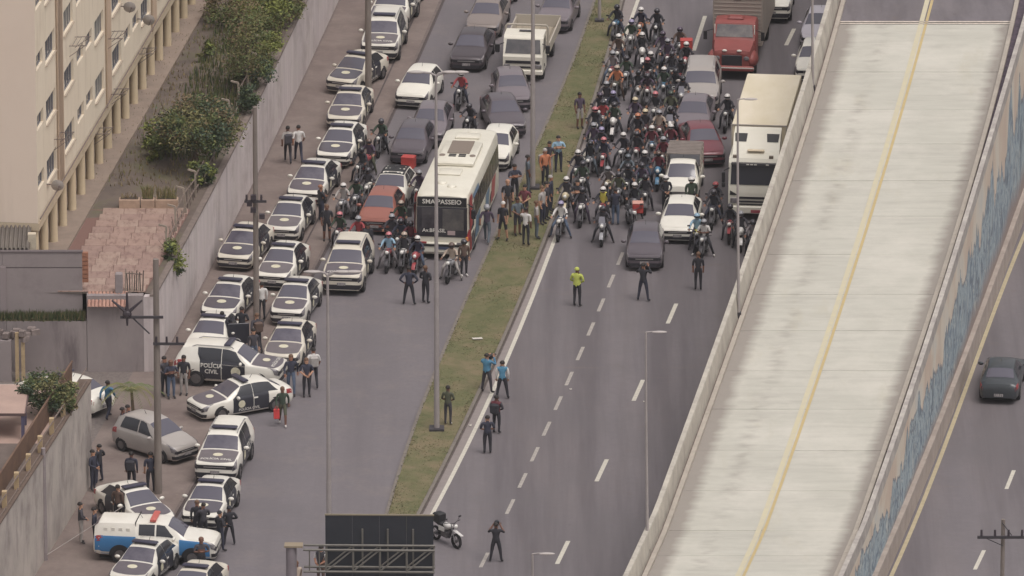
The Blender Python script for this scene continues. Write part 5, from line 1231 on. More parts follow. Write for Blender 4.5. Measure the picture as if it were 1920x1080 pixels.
car('sedan', "dark sedan driving away on the far right carriageway", G(1872, 760), (.12, 1), paint("dark_green_black", (58, 62, 66)), name="car", anchor='rear')
# old white pickup with a slatted cargo rack
t = car('van', "white old pickup with slatted rack behind two helmeted men", G(1275, 386), hd(0, 0, 5), WHT, name="pickup", cat="pickup", group=TG)
mb = MB(); mb.box((0, 1.05, 1.35), (1.56, 2.1, .06)); mob("bed_floor", mb, DGR, t)
for k in range(9):
    mb = MB(); mb.box((0, .1 + k * .24, 1.92), (1.6, .19, .04)); mob("rack_slat", mb, mat("rack_slat", (128, 118, 112), .8, n=3, amt=.15, world=True), t)
for s in (-1, 1):
    for k in range(4):
        mb = MB(); mb.box((s * .8, .1 + k * .63, 1.48), (.05, .06, .86)); mob("rack_post", mb, mat("rack_post", (168, 160, 150), .7), t)
    for zz in (1.4, 1.65):
        mb = MB(); mb.box((s * .8, 1.05, zz), (.03, 2.1, .1)); mob("rack_rail", mb, mat("rack_post", (168, 160, 150), .7), t)
# ------------------------------------------------------------------ bus
def bus():
    f = Vector((*hd(0, 0, 7.2), 0)); p = G(829, 488); L, W, H = 10.8, 2.5, 3.15
    c = p - f * L / 2; t = thing("bus", "white city bus with red and blue panels and dark front", "bus", (c.x, c.y, 0), math.atan2(f.x, -f.y)); t.scale = (1.05, 1, 1.02)
    BW = mat("bus_white", (222, 218, 204), .4, n=.8, col2=(210, 205, 190), detail=6); BR = mat("bus_red", (158, 60, 64), .45); BB = mat("bus_blue", (104, 128, 152), .45); BG = mat("bus_front_glass", (48, 46, 52), .12, spec=.9)
    mb = MB(); rows = []
    prof = [(.98, .3), (1.0, .5), (1.0, 1.2), (.985, 2.0), (.955, 2.85), (.90, 3.05), (.72, 3.13), (.3, 3.16), (0, 3.165)]
    for u_, k, dz in ((0, .90, -.10), (.10, .97, -.03), (.4, 1, 0), (5, 1, 0), (L - .4, 1, 0), (L - .08, .97, -.03), (L, .92, -.08)):
        r = [(x * W / 2 * k, u_ - L / 2, min(z, z + dz * (z > 2)) ) for x, z in prof]; rows.append(r + [(-q[0], q[1], q[2]) for q in r[-2::-1]])
    mb.grid(rows, flip=True); mb.face(rows[0]); mb.face(rows[-1][::-1]); mob("body", mb, BW, t, smooth=40)
    mb = MB(); mb.box((0, 0, .34), (2.2, L - .6, .3)); mob("underbody", mb, UNDER, t)
    y0 = -L / 2
    mb = MB(); mb.box((0, y0 - .012, 2.78), (2.2, .05, .44), bev=.02); mob("destination_sign", mb, BLACK, t)
    mb = MB(); mb.box((0, y0 - .012, 1.83), (2.24, .05, 1.42), bev=.03); mob("windshield", mb, BG, t)
    mb = MB(); mb.box((.5, y0 - .042, 1.95), (.95, .012, 1.0), bev=.004); mob("inner_pane", mb, mat("bus_pane", (98, 94, 90), .15, n=2, col2=(70, 68, 70), spec=.9), t)
    mb = MB(); mb.box((-.55, y0 - .042, 2.0), (.7, .012, .95), bev=.004); mob("inner_pane", mb, mat("bus_pane2", (74, 70, 74), .15, n=2, col2=(56, 52, 56), spec=.9), t)
    obj("lettering", text_mesh("SMA PASSEIO", .30, lambda x, y: (x, y0 - .045, 2.78 + y)), LETW, t)
    obj("lettering", text_mesh("Av.BRASIL", .24, lambda x, y: (x - .35, y0 - .056, 1.42 + y)), LETW, t)
    mb = MB(); mb.box((.42, y0 - .055, 1.33), (.34, .012, .2)); mob("notice", mb, mat("notice", (170, 150, 150), .7), t)
    mb = MB(); mb.box((0, y0 - .05, .62), (2.3, .14, .5), bev=.05); mob("bumper", mb, BW, t, smooth=40)
    mb = MB(); mb.box((0, y0 - .13, .74), (1.9, .03, .1)); mob("bumper_slot", mb, BLACK, t)
    mb = MB(); mb.box((.1, y0 - .125, .62), (.8, .03, .14)); mob("badge_panel", mb, mat("bus_navy", (70, 78, 100), .5), t)
    for s in (-1, 1):
        mb = MB(); mb.face([(s * 1.02, y0 - .06, .92), (s * 1.22, y0 + .02, .95), (s * 1.24, y0 + .05, 1.5), (s * 1.19, y0 - .02, 1.5)]); mob("corner_panel", mb, BR, t)
        mb = MB(); mb.box((s * .88, y0 - .125, .86), (.42, .05, .1), bev=.02); mob("headlight", mb, HEADL if s > 0 else TAIL, t)
        mb = MB(); mb.box((s * 1.12, y0 - .07, 1.08), (.1, .05, .16)); mob("indicator", mb, mat("amber_lens", (222, 150, 90), .4), t)
        x = s * 1.255
        def side(name, u0, u1, z0, z1, m_, lean=0.0, o=0.0, slant=0.0):
            mb = MB(); q = [(x + s * o, y0 + u0, z0), (x + s * o, y0 + u1, z0), (x + s * (o - .03 * (z1 > 2)), y0 + u1 + slant, z1), (x + s * (o - .03 * (z1 > 2)), y0 + u0 + slant, z1)]
            mb.face(q if s > 0 else q[::-1]); mob(name, mb, m_, t)
        side("side_panel", .05, .95, .45, 3.0, BR, o=.002); side("door", .5, 1.5, .42, 2.4, mat("bus_door", (60, 58, 64), .2), o=.006)
        k = 0; u_ = 1.65
        while u_ < L - .9:
            side("window", u_, u_ + 1.02, 1.55, 2.55, GLSIDE, o=.006); u_ += 1.1
        side("side_panel", 1.7, 3.2, .55, 1.5, BB, o=.004, slant=.5); side("side_panel", 5.2, 6.6, .55, 1.5, BB, o=.004, slant=.5); side("side_panel", 7.4, 8.8, .55, 1.5, mat("bus_red_faded", (172, 92, 92), .5), o=.004, slant=.5)
        side("roof_edge_panel", 1.2, 3.2, 2.6, 2.82, BB, o=.004)
        for u_ in (2.0, 7.6):
            w_ = MB(); w_.wheel((0, 0, 0), .48, .28, inner=.6); wo = mob("wheel", w_, TYRE, t, smooth=40, loc=(s * 1.09, y0 + u_, .48)); r_ = MB(); r_.tube((-.12, 0, 0), (.12, 0, 0), .29, .29, 14); mob("rim", r_, RIM, wo)
            a_ = MB(); rows = []
            for q in range(13):
                a = math.pi * q / 12; rows.append([(s * 1.257, y0 + u_ - math.cos(a) * rr, .48 + math.sin(a) * rr) for rr in (.3, .6)])
            a_.grid(rows, flip=s < 0); mob("wheel_arch", a_, BLACK, t)
        mb = MB(); mb.tube((s * 1.15, y0, 2.7), (s * 1.42, y0 - .18, 2.6), .03, .03, 5); mb.box((s * 1.42, y0 - .2, 2.3), (.2, .1, .45), bev=.03); mob("wing_mirror", mb, BLACK, t)
    RG = mat("roof_unit_grey", (126, 114, 104), .7); 
    mb = MB(); mb.box((.0, .75, 3.26), (1.7, 3.5, .22), bev=.06); mob("air_conditioner", mb, BW, t, smooth=40)
    mb = MB(); mb.box((0, 1.4, 3.385), (1.0, 2.0, .04)); mob("condenser_grille", mb, RG, t)
    for x_ in (-.22, .22):
        for y_ in (-.05, .2): mb = MB(); mb.box((x_, y_, 3.385), (.32, .12, .03)); mob("fan_slot", mb, BLACK, t)
    for x_ in (-.68, .68): mb = MB(); mb.ell((x_, .1, 3.37), (.14, .2, .05), 10, 5); mob("fan", mb, RG, t)
    mb = MB(); mb.box((.0, 3.9, 3.2), (1.1, .8, .12), bev=.04); mob("roof_vent", mb, BW, t, smooth=40)
    mb = MB(); mb.box((-.05, -2.0, 3.2), (1.0, .9, .1), bev=.04); mob("roof_hatch", mb, BW, t, smooth=40)
    for x_, y_ in ((0, -1.5), (-.2, -3.7), (.28, -4.2), (.1, 4.5)): mb = MB(); mb.ell((x_, y_, 3.17), (.22, .25, .1), 10, 6); mob("roof_ventilator", mb, BW, t, smooth=60)
bus()
# ------------------------------------------------------------------ trucks
def wheels(t, xs, ys_, r, wdt=.28):
    w_ = MB(); w_.wheel((0, 0, 0), r, wdt, inner=.58); me = w_.mesh("wheel", 40); r_ = MB(); r_.tube((-.1, 0, 0), (.1, 0, 0), r * .6, r * .6, 14); rme = r_.mesh("rim", 40)
    for y_ in ys_:
        for s in (-1, 1): wo = obj("wheel", me, TYRE, t, (s * xs, y_, r)); obj("rim", rme, RIM, wo)
def white_truck():
    f = Vector((*hd(0, 0, 6.2), 0)); p = G(1414, 414); t = thing("box_truck", "tall white box truck with air deflector beside the overpass parapet", "truck", (p.x, p.y, 0), math.atan2(f.x, -f.y))
    W2 = mat("truck_white", (224, 220, 206), .4, n=.7, col2=(216, 211, 196)); BX = mat("truck_box_cream", (226, 216, 196), .6, n=.5, col2=(210, 198, 170), stretch=(1, .4, 1), detail=5)
    def cabprof(pts, w_, name, m_, sm=30):
        mb = MB(); n = len(pts); L_ = [(-w_ / 2, y, z) for y, z in pts]; R2 = [(w_ / 2, y, z) for y, z in pts]
        for i in range(n): j = (i + 1) % n; mb.face([L_[i], L_[j], R2[j], R2[i]])
        mb.face(L_[::-1]); mb.face(R2); return mob(name, weld_mb(mb), m_, t)
    cabprof([(0, .55), (.02, 1.35), (.04, 1.5), (.22, 2.75), (.34, 2.95), (2.2, 3.0), (2.2, .5)], 2.46, "cab", W2)
    cabprof([(.34, 2.952), (.75, 3.15), (1.5, 3.8), (2.2, 3.95), (2.2, 2.99)], 2.2, "air_deflector", W2)
    mb = MB(); mb.face([(-1.13, .05, 1.74), (1.13, .05, 1.74), (1.1, .185, 2.66), (-1.1, .185, 2.66)]); mob("windshield", mb, mat("truck_glass", (48, 50, 58), .12, spec=.9), t)
    mb = MB(); mb.box((0, .12, 2.74), (2.2, .22, .1)); mob("sun_visor", mb, mat("visor_dark", (58, 56, 60), .4), t)
    for x_ in (-.32, -.14, .04, .6): mb = MB(); mb.box((x_, .0, 2.75), (.13, .03, .05)); mob("marker_lamp", mb, LETW, t)
    mb = MB(); mb.box((0, .85, 3.235), (.8, .5, .03), bev=.01); mob("roof_hatch", mb, mat("hatch_tan", (206, 190, 164), .5), t)
    for x_ in (-.75, .75):
        mb = MB(); mb.face([(x_ - .3, 1.52, 3.83), (x_ + .3, 1.52, 3.83), (x_ + .26, 1.16, 3.53), (x_ - .26, 1.16, 3.53)][::-1]); mob("deflector_recess", mb, BLACK, t)
    for x_ in (-.95, .75): mb = MB(); mb.box((x_, .4, 3.02), (.2, .14, .12)); mob("roof_lamp", mb, mat("amber_grey", (120, 108, 96), .5), t)
    for zz, h_ in ((1.12, .1), (.94, .07), (.8, .06)): mb = MB(); mb.box((0, -.012, zz), (1.5 if zz < 1.2 else 1.9, .04, h_)); mob("grille_slot", mb, GRILL, t)
    mb = MB(); mb.box((0, -.05, .55), (2.46, .16, .36), bev=.05); mob("bumper", mb, W2, t)
    mb = MB(); mb.box((.3, -.14, .5), (.9, .03, .14)); mob("bumper_plate", mb, mat("red_plate", (150, 66, 74), .5), t)
    for s in (-1, 1):
        mb = MB(); mb.box((s * .92, -.03, .98), (.4, .06, .26), bev=.02); mob("headlight", mb, HEADL, t)
        mb = MB(); mb.face([(s * .75, -.016, 1.24), (s * 1.15, -.006, 1.24), (s * 1.15, .0, 1.46)][::s]); mob("cab_vent", mb, BLACK, t)
        mb = MB(); mb.tube((s * 1.2, .2, 2.5), (s * 1.45, .05, 2.4), .03, .03, 5); mb.box((s * 1.46, .02, 2.1), (.16, .14, .5), bev=.03); mb.box((s * 1.46, .02, 1.72), (.16, .14, .22), bev=.03); mob("wing_mirror", mb, BLACK, t)
        mb = MB(); q = [(s * 1.236, .35, 1.6), (s * 1.236, 1.3, 1.6), (s * 1.236, 1.3, 2.6), (s * 1.236, .5, 2.6)]; mb.face(q if s > 0 else q[::-1]); mob("side_window", mb, GLSIDE, t)
    mb = MB(); mb.box((0, 2.5 + 4.3, 2.45), (2.6, 8.6, 3.0), bev=.03); mob("cargo_box", mb, BX, t)
    mb = MB(); mb.box((0, 2.48, 3.94), (2.62, .05, .06)); mb.box((0, 2.48, 1.0), (2.62, .05, .06)); mb.box((-1.29, 2.48, 2.45), (.06, .05, 3.0)); mb.box((1.29, 2.48, 2.45), (.06, .05, 3.0)); mob("box_frame", mb, mat("box_frame", (172, 164, 156), .5), t)
    mb = MB(); mb.box((0, 5.5, .75), (.9, 10.5, .25)); mob("chassis", mb, UNDER, t); wheels(t, 1.08, (1.3, 8.4, 9.7), .5)
def weld_mb(mb): return mb
white_truck()
def red_truck():
    f = Vector((*hd(0, 0, 6.5), 0)); p = G(1372, 150); t = thing("cargo_truck", "red bonneted truck with grey aluminium cargo box at the top of the road", "truck", (p.x, p.y, 0), math.atan2(f.x, -f.y))
    RC = mat("truck_red", (138, 72, 68), .55, n=1.2, amt=.1); ALU = mat("box_aluminium", (150, 140, 132), .6, n=1, amt=.06)
    mb = MB(); rows = []
    for y_, w_, z0, z1 in ((0, .80, .55, 1.35), (.06, .92, .5, 1.5), (.5, .98, .5, 1.62), (1.2, 1.02, .5, 1.72), (1.25, 1.08, .5, 1.76), (1.6, 1.06, .5, 2.45), (1.8, 1.04, .5, 2.55), (2.6, 1.06, .5, 2.58), (2.75, 1.04, .5, 2.5)):
        r = [(w_, y_, z0), (w_, y_, z1 - .25), (w_ * .94, y_, z1 - .06), (w_ * .6, y_, z1), (0, y_, z1 + .02)]; rows.append(r + [(-q[0], q[1], q[2]) for q in r[-2::-1]])
    mb.grid(rows, flip=True); mb.face(rows[0]); mb.face(rows[-1][::-1]); mob("cab", mb, RC, t, smooth=35)
    mb = MB(); mb.face([(-.92, 1.27, 1.84), (.92, 1.27, 1.84), (.86, 1.555, 2.40), (-.86, 1.555, 2.40)]); mob("windshield", mb, mat("red_truck_glass", (132, 126, 122), .15, n=1.5, col2=(84, 82, 86), spec=.8), t)
    mb = MB(); mb.box((0, 2.1, 2.64), (.8, .55, .12), bev=.03, taper=.8); mob("roof_scoop", mb, RC, t)
    mb = MB(); mb.box((0, -.02, 1.0), (1.0, .06, .55), bev=.02); mob("grille", mb, GRILL, t)
    mb = MB(); mb.box((0, -.1, .62), (2.2, .2, .26), bev=.06); mob("bumper", mb, RC, t); mb = MB(); mb.box((.1, -.21, .68), (2.0, .02, .05)); mob("bumper_strip", mb, LETW, t)
    for s in (-1, 1):
        mb = MB(); mb.ell((s * .95, .55, .95), (.32, .62, .42), 10, 7); mob("fender", mb, RC, t, smooth=60)
        mb = MB(); mb.ell((s * .72, -.03, 1.12), (.14, .05, .12), 10, 6); mob("headlight", mb, HEADL, t)
        mb = MB(); mb.ell((s * .36, .0, 1.50), (.13, .06, .06), 8, 5); mob("hood_vent", mb, LETW, t)
        mb = MB(); mb.tube((s * 1.05, 1.3, 2.2), (s * 1.4, 1.1, 2.15), .02, .02, 5); mb.box((s * 1.42, 1.08, 1.95), (.18, .07, .42)); mob("wing_mirror", mb, BLACK, t)
        mb = MB(); mb.box((s * .98, 1.42, 2.12), (.05, .08, .6)); mob("pillar", mb, LETW, t)
    mb = MB(); mb.box((0, 3.0 + 3.6, 2.2), (2.46, 7.2, 2.6), bev=.02); mob("cargo_box", mb, ALU, t)
    for k in range(12): mb = MB(); mb.box((0, 2.992, 1.1 + k * .2), (2.3, .03, .03)); mob("box_rib", mb, mat("box_rib", (166, 156, 148), .6), t)
    mb = MB(); mb.box((0, 2.98, 3.27), (.34, .03, .06)); mob("marker_lamp", mb, DARKM, t)
    for s in (-1, 1): mb = MB(); mb.box((s * 1.02, 2.98, 3.36), (.1, .03, .1)); mob("marker_lamp", mb, DARKM, t)
    mb = MB(); mb.box((0, 3.0, 3.5), (2.5, .05, .05)); mob("box_edge", mb, LETW, t)
    mb = MB(); mb.box((0, 5, .72), (.9, 9, .25)); mob("chassis", mb, UNDER, t); wheels(t, 1.0, (.6, 7.4), .47)
red_truck()
def flatbed():
    f = Vector((*hd(0, 0, 7.0), 0)); p = G(980, 153); t = thing("flatbed_truck", "white small truck with empty open cargo bed on the service road", "truck", (p.x, p.y, 0), math.atan2(f.x, -f.y))
    W2 = mat("flatbed_white", (216, 211, 198), .4, n=1, amt=.04); WD = mat("bed_wood", (160, 150, 134), .85, n=1.5, col2=(140, 130, 116), stretch=(2, .3, 1), world=True); DS = mat("bed_side", (176, 168, 156), .7)
    mb = MB(); pts = [(0, .4), (0, 1.25), (.06, 1.35), (.38, 2.1), (.55, 2.22), (1.6, 2.25), (1.65, .4)]; L_ = [(-.98, y, z) for y, z in pts]; R2 = [(.98, y, z) for y, z in pts]
    for i in range(len(pts)): j = (i + 1) % len(pts); mb.face([L_[i], L_[j], R2[j], R2[i]])
    mb.face(L_[::-1]); mb.face(R2); mob("cab", mb, W2, t)
    mb = MB(); mb.face([(-.88, .068, 1.41), (.88, .068, 1.41), (.82, .345, 2.05), (-.82, .345, 2.05)]); mob("windshield", mb, mat("flatbed_glass", (96, 92, 92), .12, n=1.5, col2=(64, 62, 66), spec=.9), t)
    mb = MB(); mb.box((0, 1.15, 2.28), (.6, .2, .06), bev=.02); mob("roof_vent", mb, DARKM, t)
    mb = MB(); mb.box((0, -.015, 1.0), (1.7, .04, .14)); mob("grille", mb, GRILL, t); mb = MB(); mb.box((0, -.015, .74), (1.7, .04, .1)); mob("lower_grille", mb, GRILL, t)
    mb = MB(); mb.box((0, -.06, .5), (2.0, .16, .24), bev=.04); mob("bumper", mb, W2, t)
    for s in (-1, 1):
        mb = MB(); mb.box((s * .78, -.03, .78), (.3, .06, .2), bev=.02); mob("headlight", mb, HEADL, t)
        mb = MB(); mb.tube((s * .95, .2, 1.9), (s * 1.2, .0, 1.85), .025, .025, 5); mb.box((s * 1.24, -.02, 1.68), (.22, .1, .42), bev=.03); mob("wing_mirror", mb, BLACK, t)
        mb = MB(); mb.box((s * 1.1, 4.1, 1.25), (.06, 4.6, .5)); mob("bed_side", mb, DS, t)
        mb = MB(); q = [(s * .984, .35, 1.4), (s * .984, 1.3, 1.4), (s * .984, 1.3, 2.05), (s * .984, .6, 2.05)]; mb.face(q if s > 0 else q[::-1]); mob("side_window", mb, GLSIDE, t)
    for k in range(7): mb = MB(); mb.box((-.93 + k * .31, 4.1, .98), (.29, 4.55, .06)); mob("bed_plank", mb, WD, t)
    mb = MB(); mb.box((0, 6.43, 1.3), (2.26, .06, .6)); mob("tailgate", mb, DS, t)
    mb = MB(); mb.path([(-1.05, 1.75, .9), (-1.05, 1.75, 2.3), (-.95, 1.75, 2.42), (.95, 1.75, 2.42), (1.05, 1.75, 2.3), (1.05, 1.75, .9)], .05, 6); mob("headboard_frame", mb, DS, t)
    for k in range(6):
        for s in (-1, 1): mb = MB(); mb.box((s * 1.0, 1.75, 1.2 + k * .18), (.2, .04, .04)); mob("ladder_rung", mb, DS, t)
    mb = MB(); mb.box((0, 3.6, .72), (.8, 6, .22)); mob("chassis", mb, UNDER, t); wheels(t, .86, (.75, 4.7), .4, .24)
flatbed()
# ================================================================== PEOPLE
BASE = dict(pelvis=(0, 0, .95), belly=(0, .005, 1.1), chest=(0, .0, 1.29), neck=(0, .01, 1.47), head=(0, -.015, 1.56), crown=(0, -.005, 1.68))
SIDE = dict(sh=(.175, .01, 1.41), el=(.213, .03, 1.14), wr=(.205, -.04, .91), ha=(.2, -.06, .83), hi=(.09, 0, .91), kn=(.10, -.015, .50), an=(.105, .02, .09), to=(.115, -.15, .045))
RAD = dict(pelvis=.135, belly=.125, chest=.14, neck=.055, head=.078, crown=.082, sh=.068, el=.047, wr=.034, ha=.036, hi=.092, kn=.062, an=.042, to=.038)
def mk(base=None, L=None, R=None):
    j = dict(BASE); j.update(base or {})
    for s, d, sg in (('L', L, 1), ('R', R if R is not None else L, -1)):
        q = dict(SIDE); q.update(d or {})
        for k, v in q.items(): j[k + s] = (v[0] * sg, v[1], v[2])
    return j
CR = dict(el=(.255, -.05, 1.17), wr=(-.0, -.2, 1.2), ha=(-.09, -.2, 1.22))
FILM = dict(el=(.28, -.14, 1.25), wr=(.13, -.30, 1.5), ha=(.09, -.33, 1.57))
HIPS = dict(el=(.34, .1, 1.16), wr=(.21, -.02, 1.0), ha=(.16, -.05, .98))
FRONT = dict(el=(.25, .0, 1.15), wr=(.09, -.2, 1.03), ha=(.04, -.23, 1.0))
APART = dict(kn=(.15, -.01, .5), an=(.2, .02, .09), to=(.23, -.14, .045))
WF = dict(kn=(.1, -.17, .53), an=(.1, -.24, .1), to=(.1, -.40, .06)); WBk = dict(kn=(.1, .04, .5), an=(.1, .30, .13), to=(.1, .19, .045))
RB = dict(pelvis=(0, .14, .90), belly=(0, .11, 1.04), chest=(0, .05, 1.22), neck=(0, .01, 1.39), head=(0, -.03, 1.47), crown=(0, -.02, 1.59))
RS = dict(sh=(.175, .04, 1.33), el=(.28, -.18, 1.13), wr=(.31, -.42, 1.07), ha=(.31, -.49, 1.06), hi=(.1, .12, .87), kn=(.25, -.22, .64), an=(.31, .0, .09), to=(.35, -.15, .045))
POSE = {
 'stand': mk(), 'apart': mk(None, {**APART}), 'crossed': mk(None, CR), 'film': mk(None, {**FILM, **APART}), 'hips': mk(None, {**HIPS, **APART}), 'front': mk(None, FRONT),
 'walk': mk(None, {**WF, 'el': (.25, .12, 1.16), 'wr': (.25, .15, .93), 'ha': (.25, .12, .86)}, {**WBk, 'el': (.25, -.03, 1.14), 'wr': (.24, -.2, .96), 'ha': (.23, -.25, .9)}),
 'phone': mk(None, {**FILM}, {}), 'lean': mk(dict(chest=(.08, -.12, 1.24), neck=(.11, -.2, 1.40), head=(.12, -.26, 1.48), crown=(.12, -.28, 1.6), belly=(.03, -.04, 1.1)), dict(sh=(.27, -.13, 1.34), el=(.4, -.3, 1.16), wr=(.34, -.5, 1.1), ha=(.32, -.56, 1.08)), dict(sh=(.1, -.1, 1.36), el=(.22, -.2, 1.1), wr=(.15, -.4, 1.0), ha=(.12, -.46, .98))),
 'rifle': mk(None, {**FRONT, **APART}, {**APART, 'el': (.3, .06, 1.18), 'wr': (.18, -.16, 1.12), 'ha': (.13, -.2, 1.12)}),
 'ride': mk(RB, RS), 'ride_wide': mk(RB, {**RS, 'kn': (.30, -.24, .60), 'an': (.42, -.06, .09), 'to': (.48, -.20, .045)}),
 'ride_cross': mk(RB, {**RS, 'el': (.26, -.06, 1.1), 'wr': (.02, -.22, 1.1), 'ha': (-.07, -.23, 1.11), 'kn': (.30, -.24, .60), 'an': (.42, -.06, .09), 'to': (.48, -.20, .045)}),
 'ride_lean': mk({**RB, 'chest': (0, -.06, 1.2), 'neck': (0, -.15, 1.36), 'head': (0, -.22, 1.42), 'crown': (0, -.24, 1.54)}, {**RS, 'sh': (.175, -.08, 1.3), 'el': (.3, -.26, 1.12)}),
 'ride_back': mk({**RB, 'pelvis': (0, .5, .98), 'belly': (0, .5, 1.12), 'chest': (0, .48, 1.3), 'neck': (0, .46, 1.48), 'head': (0, .43, 1.56), 'crown': (0, .44, 1.68)}, {**RS, 'sh': (.175, .47, 1.42), 'el': (.27, .3, 1.22), 'wr': (.2, .12, 1.1), 'ha': (.18, .06, 1.08), 'hi': (.1, .47, .95), 'kn': (.28, .12, .75), 'an': (.27, .3, .36), 'to': (.29, .16, .30)}),
}
EDGES = [('pelvis', 'belly'), ('belly', 'chest'), ('chest', 'neck'), ('neck', 'head'), ('head', 'crown')]
for s in 'LR': EDGES += [('chest', 'sh' + s), ('sh' + s, 'el' + s), ('el' + s, 'wr' + s), ('wr' + s, 'ha' + s), ('pelvis', 'hi' + s), ('hi' + s, 'kn' + s), ('kn' + s, 'an' + s), ('an' + s, 'to' + s)]
REG = {'neck-head': 0, 'head-crown': 0, 'pelvis-belly': 1, 'belly-chest': 1, 'chest-neck': 1, 'chest-sh': 1, 'sh-el': 1, 'el-wr': 2, 'wr-ha': 0, 'pelvis-hi': 3, 'hi-kn': 3, 'kn-an': 4, 'an-to': 5}
BODY = {}
def body_mesh(pose):
    if pose in BODY: return BODY[pose]
    J = POSE[pose]; names = list(J); idx = {n: i for i, n in enumerate(names)}
    me = bpy.data.meshes.new("person_skeleton"); me.from_pydata([J[n] for n in names], [(idx[a], idx[b]) for a, b in EDGES], [])
    o = bpy.data.objects.new("person_skeleton", me); COL.objects.link(o)
    md = o.modifiers.new("skin", 'SKIN'); md.use_smooth_shade = True; md.branch_smoothing = .4
    for n, i in idx.items():
        k = n[:-1] if n[-1] in 'LR' and n[:-1] in RAD else n
        r = RAD[k]; v = me.skin_vertices[0].data[i]; v.radius = (r, r); v.use_root = (n == 'pelvis')
    sb = o.modifiers.new("sub", 'SUBSURF'); sb.levels = 1; sb.render_levels = 1
    dg = bpy.context.evaluated_depsgraph_get(); ev = o.evaluated_get(dg); m2 = bpy.data.meshes.new_from_object(ev)
    bpy.data.objects.remove(o); bpy.data.meshes.remove(me)
    # hands: five fingers rooted in the palm; face: nose, ears, brow
    ex = MB()
    for s in 'LR':
        wr, ha = Vector(J['wr' + s]), Vector(J['ha' + s]); d = (ha - wr).normalized(); a = d.cross(Vector((0, 1, .2))).normalized(); sg = 1 if s == 'L' else -1
        b_ = d.cross(a)
        for q, ln in enumerate((.075, .085, .08, .062)):
            p0 = ha + a * (.027 - .018 * q) * 1.0; p1 = p0 + d * ln * .55 + b_ * .008; p2 = p1 + d * ln * .4 + b_ * .028
            ex.tube(p0, p1, .0095, .009, 5); ex.tube(p1, p2, .009, .007, 5)
        p0 = wr.lerp(ha, .45) + a * .028; p1 = p0 + a * .035 + d * .03; ex.tube(p0, p1, .012, .010, 5); ex.tube(p1, p1 + d * .035, .010, .008, 5)
    hd_, cr_ = Vector(J['head']), Vector(J['crown']); up = (cr_ - hd_).normalized(); fw = Vector((0, -1, 0)); fw = (fw - up * fw.dot(up)).normalized(); rt = Vector((1, 0, 0))
    hc = hd_.lerp(cr_, .42)
    ex.tube(hc + fw * .07 + up * .02, hc + fw * .108 - up * .012, .009, .016, 5)
    for sg in (-1, 1): ex.ell(tuple(hc + rt * sg * .082 + up * .0), (.012, .025, .035), 6, 4)
    nfb = len(m2.polygons)
    segs = []
    for a, b in EDGES:
        k = (a[:-1] if a[-1] in 'LR' and a[:-1] in RAD else a) + '-' + (b[:-1] if b[-1] in 'LR' and b[:-1] in RAD else b)
        segs.append((np.array(J[a]), np.array(J[b]), REG[k], k in ('pelvis-belly', 'belly-chest', 'chest-neck', 'chest-sh')))
    mi = []; vf = []
    for p in m2.polygons:
        c = np.array(p.center); best = 1e9; bi = 0
        for A, B, rg, tor in segs:
            ab = B - A; t = max(0, min(1, float(np.dot(c - A, ab) / np.dot(ab, ab)))); dd = np.linalg.norm(c - A - ab * t)
            if dd < best: best, bi, bt = dd, rg, tor
        mi.append(bi)
        if bt: vf.append(tuple(p.vertices))
    used = sorted(set(i for f in vf for i in f)); mp_ = {i: k for k, i in enumerate(used)}
    vest_me = bpy.data.meshes.new("vest"); vest_me.from_pydata([tuple(m2.vertices[i].co + m2.vertices[i].normal * .022) for i in used], [], [tuple(mp_[i] for i in f) for f in vf]); vest_me.polygons.foreach_set("use_smooth", [True] * len(vf)); vest_me.materials.append(None); vest_me.update()
    V = [tuple(v.co) for v in m2.vertices]; Fc = [tuple(p.vertices) for p in m2.polygons]; nb = len(V)
    V += ex.v; Fc += [tuple(i + nb for i in f) for f in ex.f]; mi += [0] * len(ex.f)
    out_ = bpy.data.meshes.new("person"); out_.from_pydata(V, [], Fc)
    out_.polygons.foreach_set("material_index", mi); out_.polygons.foreach_set("use_smooth", [True] * len(Fc))
    for _ in range(6): out_.materials.append(None)
    out_.update(); bpy.data.meshes.remove(m2)
    C = hd_.lerp(cr_, .5)
    # helmet and hair around this head
    h = MB(); h.ell((C.x, C.y + .008, C.z + .012), (.132, .152, .142), 14, 9, zmin=-.75); hm = h.mesh("helmet", 60)
    v = MB(); rows = []
    for j in range(4):
        l = -.28 + j * .17; rows.append([(C.x + .137 * math.cos(l) * math.sin(a), C.y + .008 - .157 * math.cos(l) * math.cos(a), C.z + .012 + .145 * math.sin(l)) for a in [(-1.15 + 2.3 * q / 8) for q in range(9)]])
    v.grid(rows); vm = v.mesh("visor", 60)
    hr = MB(); hr.ell((C.x, C.y + .034, C.z + .036), (.092, .1, .098), 12, 8, zmin=-.3); hrm = hr.mesh("hair", 60)
    BODY[pose] = (out_, hm, vm, hrm, vest_me); return BODY[pose]
SK = [mat("skin_a", (150, 106, 84), .6), mat("skin_b", (110, 76, 62), .6), mat("skin_c", (176, 134, 110), .6)]
CLC = dict(black=(48, 47, 53), navy=(53, 54, 68), charcoal=(66, 63, 69), grey=(128, 122, 124), lightgrey=(164, 158, 154), white=(206, 202, 198), beige=(170, 154, 140), brown=(92, 74, 66), maroon=(104, 52, 60), red=(150, 66, 70), pink=(186, 112, 118), orange=(184, 118, 86), olive=(82, 84, 68), green=(56, 68, 56), purple=(78, 66, 82), blue=(74, 118, 148), lightblue=(140, 170, 190), jeans=(84, 96, 116), lime=(186, 194, 96), yellow=(206, 196, 92), lilac=(150, 142, 172), cream=(200, 186, 156), silver=(150, 150, 154), slate=(92, 100, 108), skyblue=(82, 132, 160))
def cl(n): return mat("cloth_" + n, CLC[n], .85, n=6, amt=.12)
def hm_(n): return mat("helmet_" + n, CLC[n], .3, coat=.3)
